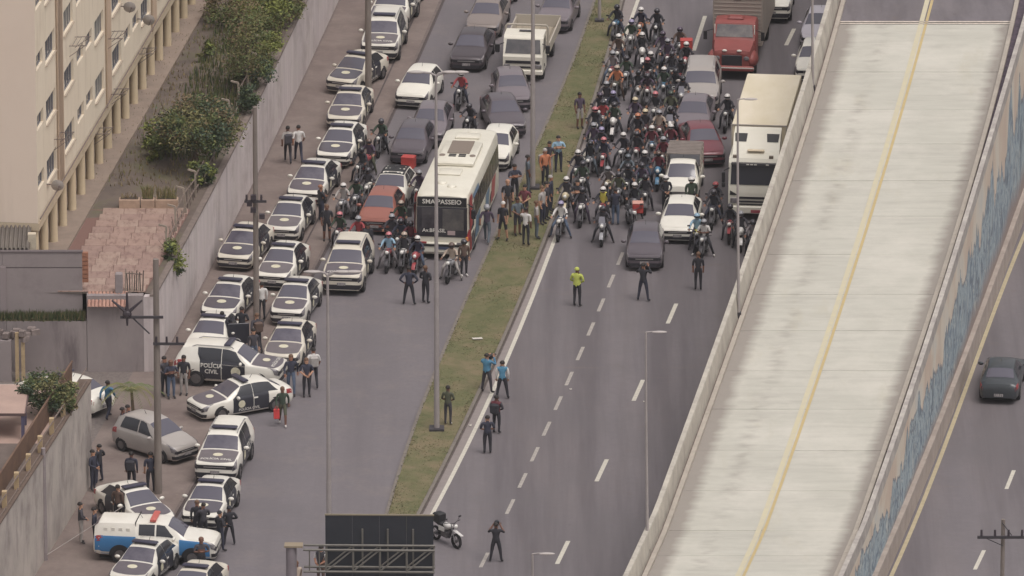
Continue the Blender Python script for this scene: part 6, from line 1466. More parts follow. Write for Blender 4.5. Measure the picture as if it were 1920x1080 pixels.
VIS = mat("visor_black", (34, 34, 40), .12, spec=.9); HAIR = mat("hair_dark", (40, 34, 32), .7); HAIRB = mat("hair_brown", (104, 78, 60), .7); SHOE = mat("shoe_dark", (44, 40, 42), .8); SHOEW = mat("shoe_white", (190, 184, 180), .7)
def person(pos, rz, pose, top, bottom, label, head='hair', sleeves='long', legs='long', shoes=SHOE, skin=None, group=None, z=None, scale=1.0, vest=None, pack=None, name="person"):
    b, hm, vm, hr, vs_ = body_mesh(pose); zz = surf(pos[0], pos[1]) if z is None else z
    sk = skin or random.choice(SK); T, Bm = cl(top), cl(bottom)
    t = obj(name, b, [sk, T, T if sleeves == 'long' else sk, Bm, Bm if legs == 'long' else sk, shoes], None, (pos[0], pos[1], zz), rz); k_ = 1.0 if pose.startswith('ride') else random.uniform(.96, 1.03); sc_ = (1.13, 1.12, 1.06) if pose.startswith('ride') else (random.uniform(1.12, 1.26), 1.16, 1.06 * k_); t.scale = sc_
    tag(t, label, "person", group)
    if head == 'hair': obj("hair", hr, HAIR, t)
    elif head == 'hairb': obj("hair", hr, HAIRB, t)
    elif head == 'bald': obj("hair", hr, sk, t)
    elif head.startswith('cap'): obj("cap", hr, cl(head[4:]), t)
    else:
        h = obj("helmet", hm, hm_(head), t); obj("visor", vm, VIS, h)
    J = POSE[pose]
    if vest:
        obj("vest", vs_, cl(vest), t)
    if pack:
        c = Vector(J['chest']); mb = MB(); mb.box((c.x, c.y + .22, c.z - .1), (.32, .2, .46), bev=.06); mob("backpack", mb, cl(pack), t, smooth=40)
    return t
CAMB = mat("camera_black", (38, 38, 44), .4)
def held(name, label, cat, per, off_, dims, m_, tilt=0.0):
    Mx = Matrix.Translation(per.location) @ Matrix.Rotation(per.rotation_euler.z, 4, 'Z'); p = Mx @ Vector(off_)
    t = thing(name, label, cat, p, per.rotation_euler.z); mb = MB(); mb.box((0, 0, 0), dims, bev=min(dims) * .2); mob("body", mb, m_, t, smooth=40)
    if cat == "camera": mb = MB(); mb.tube((0, -dims[1] / 2, 0), (0, -dims[1] / 2 - .14, 0), .045, .05, 10); mob("lens", mb, CAMB, t)
    if cat == "bag":
        mb = MB(); mb.path([(-.08, 0, dims[2] / 2), (0, 0, dims[2] / 2 + .18), (.08, 0, dims[2] / 2)], .012, 5); mob("handle", mb, m_, t)
    if cat == "rifle":
        mb = MB(); mb.tube((dims[0] / 2, 0, .02), (dims[0] / 2 + .3, 0, .02), .014, .012, 6); mob("barrel", mb, CAMB, t); mb = MB(); mb.box((.05, 0, -.1), (.05, .03, .16)); mob("magazine", mb, CAMB, t)
    return t
# ================================================================== MOTORCYCLES
BK = {}
CHAS = mat("bike_chassis", (54, 50, 54), .5); ENG = mat("bike_engine", (92, 88, 90), .45, metal=.4); SEATM = mat("bike_seat", (38, 36, 40), .8); LITE = mat("bike_headlight", (226, 224, 218), .2); FORK = mat("bike_fork", (130, 128, 130), .35, metal=.5)
def bike_meshes():
    if BK: return BK
    mb = MB(); mb.wheel((0, 0, 0), .30, .11, n=20, inner=.78); BK['tyre'] = mb.mesh("wheel", 40)
    mb = MB(); mb.tube((-.05, 0, 0), (.05, 0, 0), .06, .06, 8)
    for q in range(6): a = q * math.pi / 3; mb.tube((0, 0, 0), (0, math.cos(a) * .24, math.sin(a) * .24), .014, .012, 4)
    BK['rim'] = mb.mesh("rim")
    mb = MB(); mb.path([(0, -.48, .78), (0, -.1, .74), (0, .35, .70), (0, .75, .80)], .045, 6); mb.path([(0, -.42, .72), (0, -.22, .32), (0, .25, .30), (0, .66, .31)], .035, 6); mb.path([(.08, .25, .32), (.10, .66, .31)], .03, 5); mb.path([(-.08, .25, .32), (-.10, .66, .31)], .03, 5); mb.path([(.1, .5, .7), (.1, .64, .34)], .03, 5); BK['frame'] = mb.mesh("frame", 40)
    mb = MB(); mb.box((0, -.02, .44), (.26, .42, .3), bev=.06); mb.tube((0, -.2, .5), (0, -.28, .66), .1, .08, 8); BK['engine'] = mb.mesh("engine", 40)
    mb = MB(); mb.ell((0, -.16, .82), (.15, .27, .13), 12, 8); BK['tank'] = mb.mesh("fuel_tank", 60)
    mb = MB(); mb.box((0, .36, .83), (.26, .62, .09), bev=.04); BK['seat'] = mb.mesh("seat", 40)
    mb = MB(); mb.box((0, .82, .80), (.14, .3, .1), bev=.03, taper=.7); mb.face([(-.08, .85, .78), (.08, .85, .78), (.08, 1.0, .55), (-.08, 1.0, .55)]); BK['tail'] = mb.mesh("tail", 40)
    mb = MB()
    for s in (-1, 1): mb.tube((s * .09, -.68, .30), (s * .09, -.46, .98), .026, .024, 7)
    BK['fork'] = mb.mesh("fork", 40)
    mb = MB(); mb.path([(-.38, -.40, 1.05), (-.2, -.47, 1.06), (-.08, -.48, 1.0), (.08, -.48, 1.0), (.2, -.47, 1.06), (.38, -.40, 1.05)], .018, 6); BK['bar'] = mb.mesh("handlebar", 40)
    mb = MB(); mb.ell((0, -.66, .92), (.08, .06, .085), 10, 7); BK['lamp'] = mb.mesh("headlight", 60)
    mb = MB(); rows = []
    for j in range(9):
        a = R_(20 + j * 15); rows.append([(x, -.68 - math.cos(a) * .345, .30 + math.sin(a) * .345 - abs(x) * .2) for x in (-.075, 0, .075)])
    mb.grid(rows); BK['fender'] = mb.mesh("front_fender", 60)
    mb = MB(); mb.face([(-.06, -1.06, .62), (.06, -1.06, .62), (.075, -.55, .74), (-.075, -.55, .74)]); mb.face([(-.06, -1.06, .60), (-.075, -.55, .72), (.075, -.55, .72), (.06, -1.06, .60)]); BK['hifender'] = mb.mesh("front_fender")
    mb = MB(); mb.ell((0, -.50, .90), (.15, .2, .19), 12, 8); BK['cowl'] = mb.mesh("fairing", 60)
    mb = MB(); mb.face([(-.15, -.62, 1.04), (.15, -.62, 1.04), (.11, -.5, 1.32), (-.11, -.5, 1.32)]); BK['screen'] = mb.mesh("windscreen")
    for s, nm in ((1, 'L'), (-1, 'R')):
        mb = MB(); mb.tube((s * .22, -.46, 1.06), (s * .30, -.46, 1.2), .009, .009, 4); mb.box((s * .33, -.46, 1.23), (.13, .02, .075), bev=.008); BK['mir' + nm] = mb.mesh("mirror")
        mb = MB(); mb.box((s * .14, .1, .66), (.02, .36, .2), bev=.008); BK['pan' + nm] = mb.mesh("side_panel", 40)
    mb = MB(); mb.tube((.15, -.1, .3), (.17, .75, .4), .045, .055, 8); BK['exh'] = mb.mesh("exhaust", 40)
    mb = MB(); mb.box((0, 0, .0), (.13, .02, .05)); BK['ind'] = mb.mesh("indicator")
    return BK
def motorcycle(pos, rz, label, color, style='street', group=None, z=None, lamp=True):
    B = bike_meshes(); zz = surf(pos[0], pos[1]) if z is None else z
    t = thing("motorcycle", label, "motorcycle", (pos[0], pos[1], zz), rz, group); t.scale = (1.12, 1.08, 1.06); C = mat("bike_" + color, CLC[color], .35, coat=.3)
    for y_ in (-.68, .66): w_ = obj("wheel", B['tyre'], TYRE, t, (0, y_, .30)); obj("rim", B['rim'], RIM, w_)
    for k, m_ in (('frame', CHAS), ('engine', ENG), ('tank', C), ('seat', SEATM), ('tail', C), ('fork', FORK), ('bar', CHAS), ('lamp', LITE if lamp else CHAS), ('mirL', CHAS), ('mirR', CHAS), ('panL', C), ('panR', C), ('exh', FORK)): obj(B[k].name.split('.')[0], B[k], m_, t)
    obj("front_fender", B['hifender' if style == 'dirt' else 'fender'], C if style != 'street' else CHAS, t)
    if style in ('sport', 'tour'): obj("fairing", B['cowl'], C, t)
    if style == 'tour': obj("windscreen", B['screen'], mat("bike_screen", (120, 118, 126), .1, spec=.9), t)
    return t
ORD = ["first", "second", "third", "fourth", "fifth", "sixth", "seventh", "eighth", "ninth", "tenth", "eleventh", "twelfth", "thirteenth", "fourteenth"]
def road_rz(th): return -R_(th)
# crowd on the main road: head position in the photograph, helmet, jacket, bike colour, style, pose, trousers
CROWD = [
 (1157, 16, 'black', 'black', 'blue', 'street', 'ride_wide', 'navy'), (1202, 21, 'white', 'navy', 'orange', 'dirt', 'ride', 'black'), (1232, 23, 'charcoal', 'black', 'black', 'sport', 'ride', 'black'),
 (1184, 44, 'lilac', 'green', 'white', 'street', 'ride', 'grey'), (1204, 68, 'white', 'black', 'white', 'sport', 'ride', 'black'), (1243, 66, 'purple', 'purple', 'brown', 'street', 'ride', 'charcoal'),
 (1275, 58, 'purple', 'brown', 'silver', 'street', 'ride_wide', 'black'), (1160, 71, 'white', 'brown', 'brown', 'street', 'ride', 'navy'), (1252, 80, 'silver', 'purple', 'maroon', 'street', 'ride', 'navy'),
 (1287, 86, 'white', 'black', 'red', 'sport', 'ride', 'black'), (1149, 103, 'silver', 'grey', 'red', 'street', 'ride_wide', 'jeans'), (1220, 104, 'white', 'black', 'black', 'street', 'ride', 'jeans'),
 (1260, 104, 'charcoal', 'charcoal', 'black', 'street', 'ride', 'navy'), (1175, 112, 'charcoal', 'green', 'silver', 'street', 'ride', 'black'), (1214, 111, 'pink', 'black', 'maroon', 'street', 'ride_lean', 'black'),
 (1277, 116, 'black', 'black', 'red', 'dirt', 'ride', 'charcoal'), (1157, 130, 'beige', 'orange', 'olive', 'street', 'ride', 'brown'), (1197, 139, 'black', 'black', 'white', 'street', 'ride', 'black'),
 (1214, 141, 'charcoal', 'purple', 'red', 'street', 'ride_lean', 'lightgrey'), (1245, 133, 'white', 'green', 'blue', 'street', 'ride_wide', 'slate'), (1267, 136, 'black', 'black', 'black', 'street', 'ride', 'charcoal'),
 (1137, 160, 'silver', 'charcoal', 'black', 'street', 'ride', 'black'), (1281, 150, 'black', 'charcoal', 'silver', 'tour', 'ride', 'black'), (1150, 178, 'lilac', 'navy', 'black', 'street', 'ride', 'lightgrey'), (1229, 179, 'pink', 'black', 'lightgrey', 'street', 'ride', 'grey'),
 (1191, 190, 'cream', 'purple', 'black', 'street', 'ride', 'black'), (1258, 178, 'green', 'olive', 'white', 'sport', 'ride', 'black'), (1125, 181, 'purple', 'charcoal', 'black', 'street', 'ride', 'navy'),
 (1131, 195, 'charcoal', 'red', 'white', 'street', 'ride', 'navy'), (1152, 199, 'charcoal', 'green', 'white', 'sport', 'ride_wide', 'black'), (1116, 208, 'pink', 'black', 'white', 'street', 'ride', 'navy'),
 (1210, 212, 'cream', 'charcoal', 'maroon', 'street', 'ride', 'brown'), (1196, 220, 'orange', 'black', 'orange', 'street', 'ride', 'black'), (1236, 214, 'silver', 'beige', 'maroon', 'street', 'ride', 'brown'),
 (1259, 203, 'black', 'black', 'white', 'tour', 'ride_lean', 'black'), (1113, 238, 'silver', 'purple', 'lilac', 'street', 'ride', 'navy'), (1128, 246, 'lilac', 'black', 'black', 'street', 'ride', 'navy'), (1222, 243, 'white', 'maroon', 'blue', 'street', 'ride', 'grey'),
 (1258, 240, 'white', 'maroon', 'black', 'street', 'ride', 'purple'), (1194, 254, 'charcoal', 'black', 'red', 'street', 'ride', 'black'), (1169, 256, 'white', 'black', 'silver', 'street', 'ride_wide', 'black'),
 (1132, 265, 'pink', 'navy', 'red', 'dirt', 'ride', 'charcoal'), (1244, 264, 'silver', 'maroon', 'brown', 'street', 'ride', 'black'), (1107, 272, 'black', 'black', 'silver', 'street', 'ride', 'slate'),
 (1084, 289, 'white', 'black', 'black', 'street', 'ride', 'navy'), (1209, 290, 'white', 'charcoal', 'green', 'street', 'ride', 'jeans'), (1235, 291, 'brown', 'maroon', 'blue', 'sport', 'ride', 'navy'), (1178, 297, 'slate', 'slate', 'silver', 'street', 'ride', 'charcoal'),
 (1093, 310, 'charcoal', 'green', 'white', 'street', 'ride', 'black'), (1141, 315, 'silver', 'grey', 'cream', 'street', 'ride_lean', 'brown'), (1178, 315, 'charcoal', 'black', 'black', 'street', 'ride', 'navy'), (1204, 313, 'charcoal', 'purple', 'green', 'sport', 'ride', 'black'),
 (1062, 339, 'white', 'charcoal', 'cream', 'sport', 'ride', 'charcoal'), (1160, 330, 'charcoal', 'olive', 'silver', 'street', 'ride', 'black'), (1210, 335, 'black', 'charcoal', 'black', 'street', 'ride', 'charcoal'),
 (1092, 359, 'charcoal', 'charcoal', 'white', 'street', 'ride', 'purple'), (1131, 358, 'white', 'black', 'red', 'street', 'ride', 'charcoal'), (1190, 350, 'white', 'black', 'silver', 'street', 'ride', 'charcoal'),
 (1342, 349, 'red', 'charcoal', 'black', 'street', 'ride', 'black'), (1338, 363, 'charcoal', 'black', 'charcoal', 'street', 'ride_wide', 'navy'), (1369, 390, 'charcoal', 'black', 'red', 'dirt', 'ride', 'charcoal'),
 (1389, 404, 'silver', 'charcoal', 'white', 'sport', 'ride', 'black'), (1412, 420, 'charcoal', 'grey', 'silver', 'street', 'ride', 'black'), (1307, 408, 'lightblue', 'lightblue', 'yellow', 'street', 'ride', 'charcoal'),
 (1052, 385, 'lilac', 'white', 'white', 'street', 'ride_wide', 'jeans'), (1131, 394, 'charcoal', 'charcoal', 'silver', 'tour', 'ride_wide', 'black'), (1320, 419, 'silver', 'white', 'silver', 'street', 'ride_cross', 'black'),
 (1364, 184, 'white', 'black', 'black', 'street', 'ride', 'black'),
]
order = sorted(range(len(CROWD)), key=lambda i: -CROWD[i][1]); rows_ = [sorted(order[i:i + 6], key=lambda k: CROWD[k][0]) for i in range(0, len(order), 6)]
loc_ = {}
for r, row in enumerate(rows_):
    for c, k in enumerate(row): loc_[k] = f"{ORD[c]} from left in {ORD[r]} row of the crowd"
RG_, BG_ = "riders waiting on the main road", "motorcycles crowding the main road"
def bike_rider(hx, hy, helm, jac, bc, style, pose, tr, rl, blb, rg, bg, th=7.0, sleeves='long', shoes=SHOE, extra=None):
    p = G(hx, hy, 1.55); a = th + random.uniform(-5, 5); rz = road_rz(a); z = surf(p.x, p.y)
    motorcycle((p.x, p.y), rz, blb, bc, style, bg, z)
    vest = extra
    return person((p.x, p.y), rz, pose, jac, tr, rl, head=helm, sleeves=sleeves, shoes=shoes, group=rg, z=z, vest=vest)
for i, (hx, hy, helm, jac, bc, style, pose, tr) in enumerate(CROWD):
    kind_b = {'street': 'motorcycle', 'sport': 'faired motorcycle', 'dirt': 'off-road motorcycle', 'tour': 'motorcycle with windscreen'}[style]
    rl = f"rider in {jac} top and {helm} helmet, {loc_[i]}"; blb = f"{bc} {kind_b}, {loc_[i]}"
    if (hx, hy) == (1052, 385): rl, blb = "rider in white shirt foremost at the left edge line", "white-nosed motorcycle under the rider in white shirt"
    if (hx, hy) == (1320, 419): rl, blb = "rider in white top with arms folded beside the white sedan", "motorcycle of the rider with folded arms beside the white sedan"
    if (hx, hy) == (1364, 184): rl, blb = "rider in black and white helmet squeezed left of the white box truck", "black motorcycle squeezed between the red truck and the white box truck"
    if (hx, hy) == (1131, 358): rl = "rider in black with bright yellow vest and white helmet in the crowd"
    bike_rider(hx, hy, helm, jac, bc, style, pose, tr, rl, blb, RG_, BG_, th=(9 if hx < 1180 else 5), shoes=SHOEW if hx == 1320 else SHOE, extra='yellow' if (hx, hy) == (1131, 358) else None, sleeves='short' if jac == 'white' and hx == 1320 else 'long')
LEFTB = [
 (865, 142, 'white', 'red', 'black', 'street', 'ride', 'navy', "rider in red jacket and white helmet between hatchback and grey cars", "black motorcycle of the red-jacketed rider on the service road"),
 (882, 197, 'charcoal', 'charcoal', 'black', 'sport', 'ride_lean', 'black', "hunched dark rider directly behind the bus roof", "black motorcycle with two bright lamps behind the bus"),
 (715, 230, 'charcoal', 'green', 'black', 'street', 'ride', 'black', "dark rider on the kerb line above the other left-side riders", "motorcycle on the kerb line with white front, above the others"),
 (692, 268, 'brown', 'purple', 'red', 'sport', 'ride', 'olive', "rider in purple top on the red motorcycle beside the police cars", "red motorcycle next to the police car column"),
 (678, 284, 'black', 'black', 'black', 'street', 'ride_wide', 'black', "rider in black with black helmet in front of the red motorcycle", "black motorcycle just left of the red one"),
 (644, 351, 'white', 'lightgrey', 'silver', 'street', 'ride', 'grey', "rider in light grey hoodie and white helmet near the woman in black", "silver motorcycle of the rider in the grey hoodie"),
 (668, 342, 'charcoal', 'green', 'silver', 'street', 'ride', 'charcoal', "rider in dark green jacket left of the black-roofed hatchback", "dark motorcycle left of the black-roofed hatchback"),
 (690, 322, 'charcoal', 'charcoal', 'white', 'street', 'ride', 'black', "dark rider close behind the green-jacketed one", "white motorcycle close to the left of the black-roofed hatchback"),
 (637, 405, 'pink', 'green', 'maroon', 'street', 'ride', 'black', "rider with pink-red helmet and green jacket above the lone police off-roader", "maroon motorcycle above the lone police off-roader"),
 (672, 413, 'silver', 'red', 'red', 'street', 'ride', 'black', "rider in red jacket left of the orange car bonnet", "red motorcycle left of the orange car bonnet"),
 (729, 443, 'pink', 'lightblue', 'red', 'street', 'ride_wide', 'grey', "rider in light blue top in front of the orange car", "red motorcycle of the rider in light blue"),
 (758, 443, 'beige', 'charcoal', 'white', 'street', 'ride', 'black', "rider in dark clothes on the white scooter beside the bus front", "white motorcycle beside the bus front corner"),
 (783, 450, 'white', 'navy', 'red', 'sport', 'ride', 'jeans', "rider in navy with white helmet directly at the bus bumper", "red motorcycle with white lamp directly at the bus bumper"),
 (847, 463, 'brown', 'beige', 'silver', 'street', 'ride_wide', 'lightgrey', "rider in beige hoodie in front of the bus, right of the lamp post", "silver motorcycle of the rider in the beige hoodie"),
 (735, 409, 'silver', 'charcoal', 'black', 'street', 'ride', 'black', "dark rider at the orange car headlight, left of three", "black motorcycle at the orange car headlight"),
 (752, 418, 'charcoal', 'navy', 'black', 'street', 'ride', 'black', "dark rider between the orange car and the bus, middle of three", "black motorcycle in the middle between orange car and bus"),
 (770, 422, 'charcoal', 'maroon', 'black', 'street', 'ride', 'black', "rider in maroon against the left bus windshield edge", "black motorcycle against the left bus windshield edge"),
 (752, 384, 'beige', 'green', 'red', 'street', 'ride', 'black', "rider in green right of the orange car roof", "red motorcycle right of the orange car roof"),
 (786, 327, 'silver', 'purple', 'black', 'street', 'ride', 'charcoal', "delivery rider in purple between the white hatchback and the bus", "delivery motorcycle between the white hatchback and the bus"),
]
for q in LEFTB:
    bare = q[2] in ('brown', 'beige')
    bike_rider(*q[:8], q[8], q[9], "riders between the service road cars", "motorcycles between the service road cars", th=11)
# delivery boxes
def dbox(px, py, z, rz, label, d=(.5, .48, .46), col='red'):
    p = G(px, py, z); t = thing("delivery_box", label, "delivery box", (p.x, p.y, z - d[2] / 2), rz, "red delivery boxes")
    m_ = mat("delivery_" + col, (172, 64, 60), .6, n=4, amt=.1); mb = MB(); mb.box((0, 0, d[2] / 2), d, bev=.03); mob("box", mb, m_, t)
    mb = MB(); mb.box((0, 0, d[2] + .02), (d[0] + .02, d[1] + .02, .05), bev=.02); mob("lid", mb, mat("delivery_lid", (200, 150, 136), .6) if py > 380 else m_, t)
dbox(766, 304, 1.45, R_(-15), "red delivery box above the dark grey hatchback left of the bus", (.62, .5, .52))
dbox(1196, 389, 1.05, 0, "red delivery box with pale lid on the riderless motorcycle")
dbox(1287, 84, 1.25, 0, "red delivery box behind the rider near the red truck", (.6, .5, .5))
p = G(1180, 420, .3); motorcycle((p.x + .1, p.y + .3), road_rz(-12), "riderless motorcycle with red box behind the foremost dark hatchback", 'silver', 'street', None, 0.0)
p = G(836, 1008, .35); motorcycle((p.x, p.y + .2), R_(38), "lone parked motorcycle with black case near the dark sign", 'white', 'dirt', None, 0.0)
t_ = thing("top_case", "black case strapped on the lone parked motorcycle", "case", (p.x - .28, p.y + .62, .88), R_(38)); mb = MB(); mb.box((0, 0, .2), (.42, .44, .4), bev=.05); mob("box", mb, BLACK, t_)
# ================================================================== PEDESTRIANS (feet position in the photograph)
def ped(px, py, deg, pose, top, bottom, label, z=None, **kw):
    zz = kw.pop('zz', None); p = G(px, py, 0.05 if zz is None else zz); s = surf(p.x, p.y) if zz is None else zz; p = G(px, py, s)
    return person((p.x, p.y), R_(deg), pose, top, bottom, label, z=s, **kw)
POLI = dict(sleeves='long'); TS = dict(sleeves='short')
a = ped(767, 572, 175, 'hips', 'navy', 'black', "police officer in dark uniform, left of the pair ahead of the riders")
a = ped(798, 569, 150, 'front', 'black', 'black', "police officer in black, right of the pair beside the lamp post", head='hairb')
ped(540, 306, 185, 'walk', 'lightgrey', 'black', "man in pale shirt with dark straps walking by the wall, left of two", pack='charcoal', **TS)
ped(560, 304, 190, 'walk', 'white', 'navy', "man in white shirt walking by the wall, right of two", **TS)
ped(613, 452, 5, 'stand', 'black', 'black', "woman in black dress standing between police cars", legs='short', head='hairb', **TS)
ped(602, 416, 120, 'crossed', 'black', 'navy', "man in black shirt behind the woman in black dress", head='bald', **TS)
ped(491, 601, 200, 'stand', 'white', 'black', "person in white shirt behind the tall utility pole")
ped(454, 647, 170, 'front', 'black', 'black', "officer in black standing left of the tall utility pole", **TS)
ped(482, 662, 200, 'walk', 'charcoal', 'black', "person with brown backpack right of the officer in black", pack='brown', head='hairb')
ped(476, 688, 20, 'stand', 'charcoal', 'jeans', "person in striped top behind the sideways off-roader")
a = ped(426, 655, 200, 'lean', 'black', 'black', "officer leaning at the open police car door")
ped(321, 747, 20, 'crossed', 'navy', 'jeans', "bald man in dark tee, left of two beside the sideways off-roader", head='bald', **TS)
ped(345, 741, -10, 'stand', 'black', 'lightgrey', "man in black tee and pale jeans beside the sideways off-roader", **TS)
ped(309, 742, 40, 'front', 'charcoal', 'black', "dark figure half hidden by the utility pole next to the bald man")
ped(546, 740, 5, 'walk', 'navy', 'jeans', "woman in dark jacket and jeans walking at the sideways cars", head='hairb')
ped(575, 744, 10, 'front', 'navy', 'black', "person in dark clothes carrying a bag, right of the woman in jeans", head='hairb', **TS)
ped(588, 727, 190, 'walk', 'white', 'black', "man in white shirt with backpack seen from behind", pack='lightgrey', **TS)
w_ = ped(530, 798, 5, 'walk', 'green', 'olive', "woman in dark top and skirt carrying a red bag", legs='short', head='hairb', shoes=SHOEW)
held("shopping_bag", "red shopping bag in the hand of the woman in a skirt", "bag", w_, (-.28, -.2, .62), (.26, .12, .46), mat("red_bag", (214, 74, 74), .6))
a = ped(203, 785, 150, 'walk', 'blue', 'navy', "person in blue jacket walking in the side lane behind the police car")
a = ped(231, 838, 100, 'crossed', 'navy', 'navy', "officer in dark uniform at the rear of the silver minivan, left one")
ped(241, 832, 80, 'stand', 'charcoal', 'charcoal', "officer in dark uniform at the rear of the silver minivan, right one")
ped(175, 920, 60, 'front', 'navy', 'navy', "officer against the lower wall, front one of a pair")
ped(186, 906, -120, 'rifle', 'black', 'navy', "officer against the lower wall, rear one of a pair")
ped(247, 921, 170, 'stand', 'navy', 'black', "officer with black shoulder bag left of the star-bracket pole", pack='black', head='hair')
ped(283, 923, 190, 'stand', 'navy', 'black', "officer with white back print just left of the star-bracket pole", **TS)
ped(152, 1019, 100, 'front', 'charcoal', 'lightgrey', "man in dark jacket and pale trousers by the lower wall")
ped(178, 1027, 90, 'stand', 'navy', 'black', "person in dark clothes behind the blue pickup tailgate")
ped(222, 985, 150, 'stand', 'brown', 'black', "person partly hidden behind the pickup canopy")
ped(370, 1016, 175, 'stand', 'black', 'black', "man in black behind the pickup bonnet, left of two", head='hairb')
ped(382, 1018, 200, 'crossed', 'charcoal', 'black', "man with goggles behind the pickup bonnet, right of two", head='hair')
a = ped(413, 1032, 130, 'rifle', 'black', 'navy', "armed officer in black left of two right of the pickup", head='cap_black')
b = ped(430, 1023, 200, 'rifle', 'black', 'black', "armed officer in black right of two right of the pickup", head='cap_black')
held("rifle", "rifle held by the right of two armed officers", "rifle", b, (-.15, -.3, 1.1), (.5, .05, .09), CAMB); held("rifle", "rifle held by the left of two armed officers", "rifle", a, (-.15, -.3, 1.1), (.5, .05, .09), CAMB)
ped(378, 1086, 10, 'crossed', 'charcoal', 'black', "man in dark tee in front of the pickup at the bottom edge", head='bald', **TS)
ped(602, 1098, -30, 'front', 'white', 'brown', "person in black and white top half hidden by the dark sign", sleeves='short', vest='black')
ped(556, 1128, 30, 'walk', 'beige', 'brown', "person in tan top beside the sign gantry post at the bottom", head='hairb')
ped(840, 797, 165, 'front', 'olive', 'charcoal', "man in olive shirt standing on the median beside the lamp post", shoes=SHOEW, **TS)
a = ped(913, 736, 150, 'film', 'blue', 'charcoal', "camera operator in blue vest on the median edge, left of two", vest='skyblue')
held("video_camera", "video camera of the operator in the blue vest", "camera", a, (0, -.4, 1.58), (.16, .4, .2), CAMB)
ped(942, 748, 178, 'apart', 'white', 'black', "man in white shirt with blue press vest", vest='skyblue')
ped(931, 813, 160, 'front', 'charcoal', 'black', "person with black backpack and red detail on the edge line", pack='black', vest='maroon')
ped(914, 851, 185, 'front', 'navy', 'black', "man in dark tee standing on the edge line below the backpacker", **TS)
a = ped(930, 1054, 175, 'film', 'black', 'black', "photographer in black filming in the lane near the dark sign", **TS)
held("photo_camera", "camera raised by the photographer in black", "camera", a, (0, -.42, 1.64), (.2, .14, .16), CAMB)
ped(1082, 575, 160, 'front', 'lime', 'black', "traffic agent in bright lime jacket alone on the lane", head='cap_lime', vest='lime')
a = ped(1206, 565, 165, 'film', 'black', 'navy', "cameraman in black filming the foremost dark hatchback")
held("video_camera", "video camera of the cameraman in front of the dark hatchback", "camera", a, (0, -.4, 1.58), (.16, .4, .2), CAMB)
ped(1309, 545, 178, 'stand', 'black', 'black', "man in black tee walking towards the traffic near the parapet", head='hairb', **TS)
ped(1087, 241, 20, 'stand', 'purple', 'lightgrey', "man in dark shirt and pale shorts alone on the grass", legs='short', skin=SK[1], **TS)
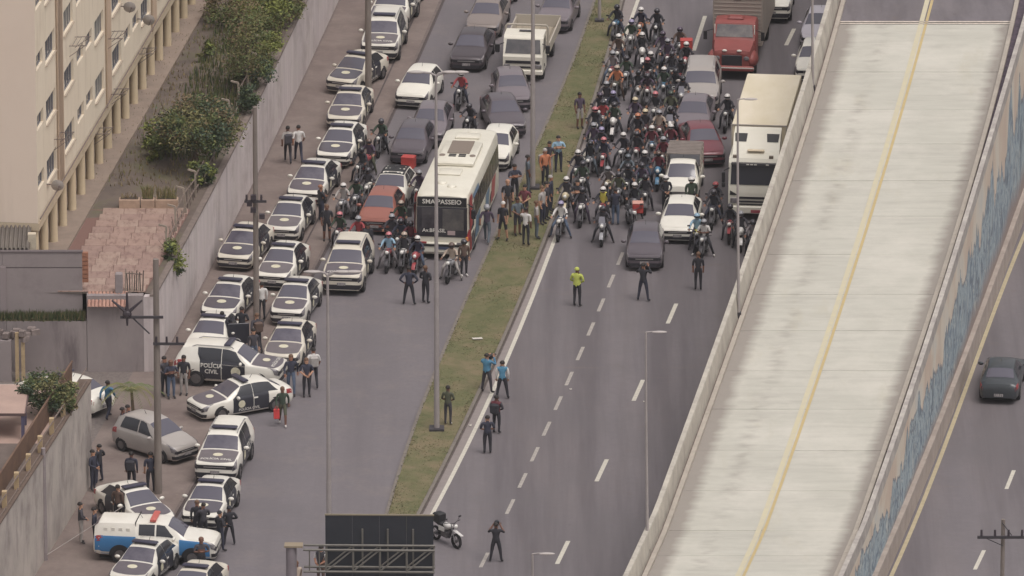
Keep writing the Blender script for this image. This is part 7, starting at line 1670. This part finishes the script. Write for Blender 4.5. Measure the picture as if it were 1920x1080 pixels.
for q in [
 (1047, 322, 10, 'crossed', 'lightblue', 'navy', "man in pale blue tee with folded arms, uppermost of the median group", dict(TS)),
 (1030, 332, -20, 'front', 'charcoal', 'lightgrey', "man in dark tee next to the one in pale blue", dict(TS)),
 (1022, 348, 30, 'stand', 'orange', 'black', "person in orange shirt on the grass", dict(pack='lightgrey', head='cap_lightgrey')),
 (1033, 396, 80, 'stand', 'navy', 'navy', "tall man in navy at the right of the median group", dict(head='cap_lightgrey')),
 (990, 362, 100, 'stand', 'slate', 'slate', "man in slate grey with back turned near the median lamp", dict(TS)),
 (965, 378, 20, 'crossed', 'navy', 'black', "man in navy shirt with white badge right of the bus rear", dict(TS)),
 (984, 416, -20, 'front', 'maroon', 'charcoal', "person in maroon shirt in the middle of the median group", dict(TS)),
 (1017, 421, 60, 'stand', 'lightgrey', 'navy', "man in light grey shirt at the median edge", dict(TS, head='hairb')),
 (1025, 412, 70, 'stand', 'charcoal', 'black', "man in dark shirt half hidden behind the light grey shirt", dict(TS)),
 (952, 406, 10, 'stand', 'black', 'brown', "bald man in black left of the maroon shirt", dict(TS, head='bald')),
 (943, 450, -25, 'apart', 'black', 'black', "man in black tee and white cap beside the bus", dict(TS, head='cap_white', legs='short')),
 (913, 456, 170, 'walk', 'purple', 'slate', "man in purple shirt walking close along the bus side", dict(TS, head='silver', shoes=SHOEW)),
 (970, 441, 30, 'front', 'slate', 'charcoal', "person in slate shirt and dark shorts", dict(TS, legs='short')),
 (986, 461, 160, 'phone', 'white', 'black', "person in white shirt and black trousers raising a phone", dict(TS)),
 (1006, 448, 100, 'stand', 'lightgrey', 'slate', "man in grey-green shirt right of the one raising a phone", dict(TS, head='hairb')),
 (870, 518, 20, 'stand', 'brown', 'black', "person in brown top at the bus corner beside the beige rider", dict(head='charcoal', shoes=SHOEW)),
 (690, 487, 30, 'apart', 'charcoal', 'charcoal', "man in black and white jacket beside the lone police off-roader", dict(head='hair', vest='black')),
 (1083, 408, 0, 'crossed', 'black', 'black', "man in black with folded arms among the front motorcycles", dict(TS)),
 (1154, 422, 175, 'front', 'charcoal', 'jeans', "man in jeans with red shoulder straps behind the yellow vest", dict(vest='navy')),
 (1248, 398, 15, 'front', 'black', 'black', "man in black with white helmet left of the rack pickup bonnet", dict(head='white')),
 (1296, 400, 20, 'stand', 'green', 'black', "man in dark coat with white helmet right of the rack pickup bonnet", dict(head='white')),
]: ped(*q[:7], **q[7])
# litter
LIT = mat("litter_pale", (196, 190, 180), .9)
for px, py, d, lb in ((895, 637, (.45, .3, .03), "flattened pale cardboard lying on the median grass"), (882, 795, (.14, .12, .08), "crumpled pale bag at the median kerb"), (1070, 727, (.1, .1, .05), "small pale litter on the lane"), (1208, 750, (.09, .09, .05), "small tan litter beside a lane dash")):
    p = G(px, py, .1); t = thing("litter", lb, "litter", (p.x, p.y, surf(p.x, p.y) + (.02 if surf(p.x, p.y) > .1 else .004)), R_(10))
    mb = MB(); rows = [[((i / 3 - .5) * d[0], (j / 3 - .5) * d[1], .01 + d[2] * random.random()) for i in range(4)] for j in range(4)]; mb.grid(rows); mob("sheet", mb, LIT, t)
print("objects:", len(bpy.data.objects))
# ================================================================== HAZE
hz = MB(); hz.box((0, 600, 76.5), (2840, 3640, 156)); ho = mob("haze", hz, mat("haze_air", (200, 200, 200), 1.0)); tag(ho, "thin grey haze filling the air over the road", "haze", kind='stuff')
hm = MATS["haze_air"]; ht = hm.node_tree; ht.nodes.clear(); hout = ht.nodes.new("ShaderNodeOutputMaterial"); hv = ht.nodes.new("ShaderNodeVolumePrincipled")
hv.inputs['Color'].default_value = (.95, .95, .96, 1); hv.inputs['Density'].default_value = .00009; hv.inputs['Anisotropy'].default_value = .2
ht.links.new(hv.outputs[0], hout.inputs['Volume'])
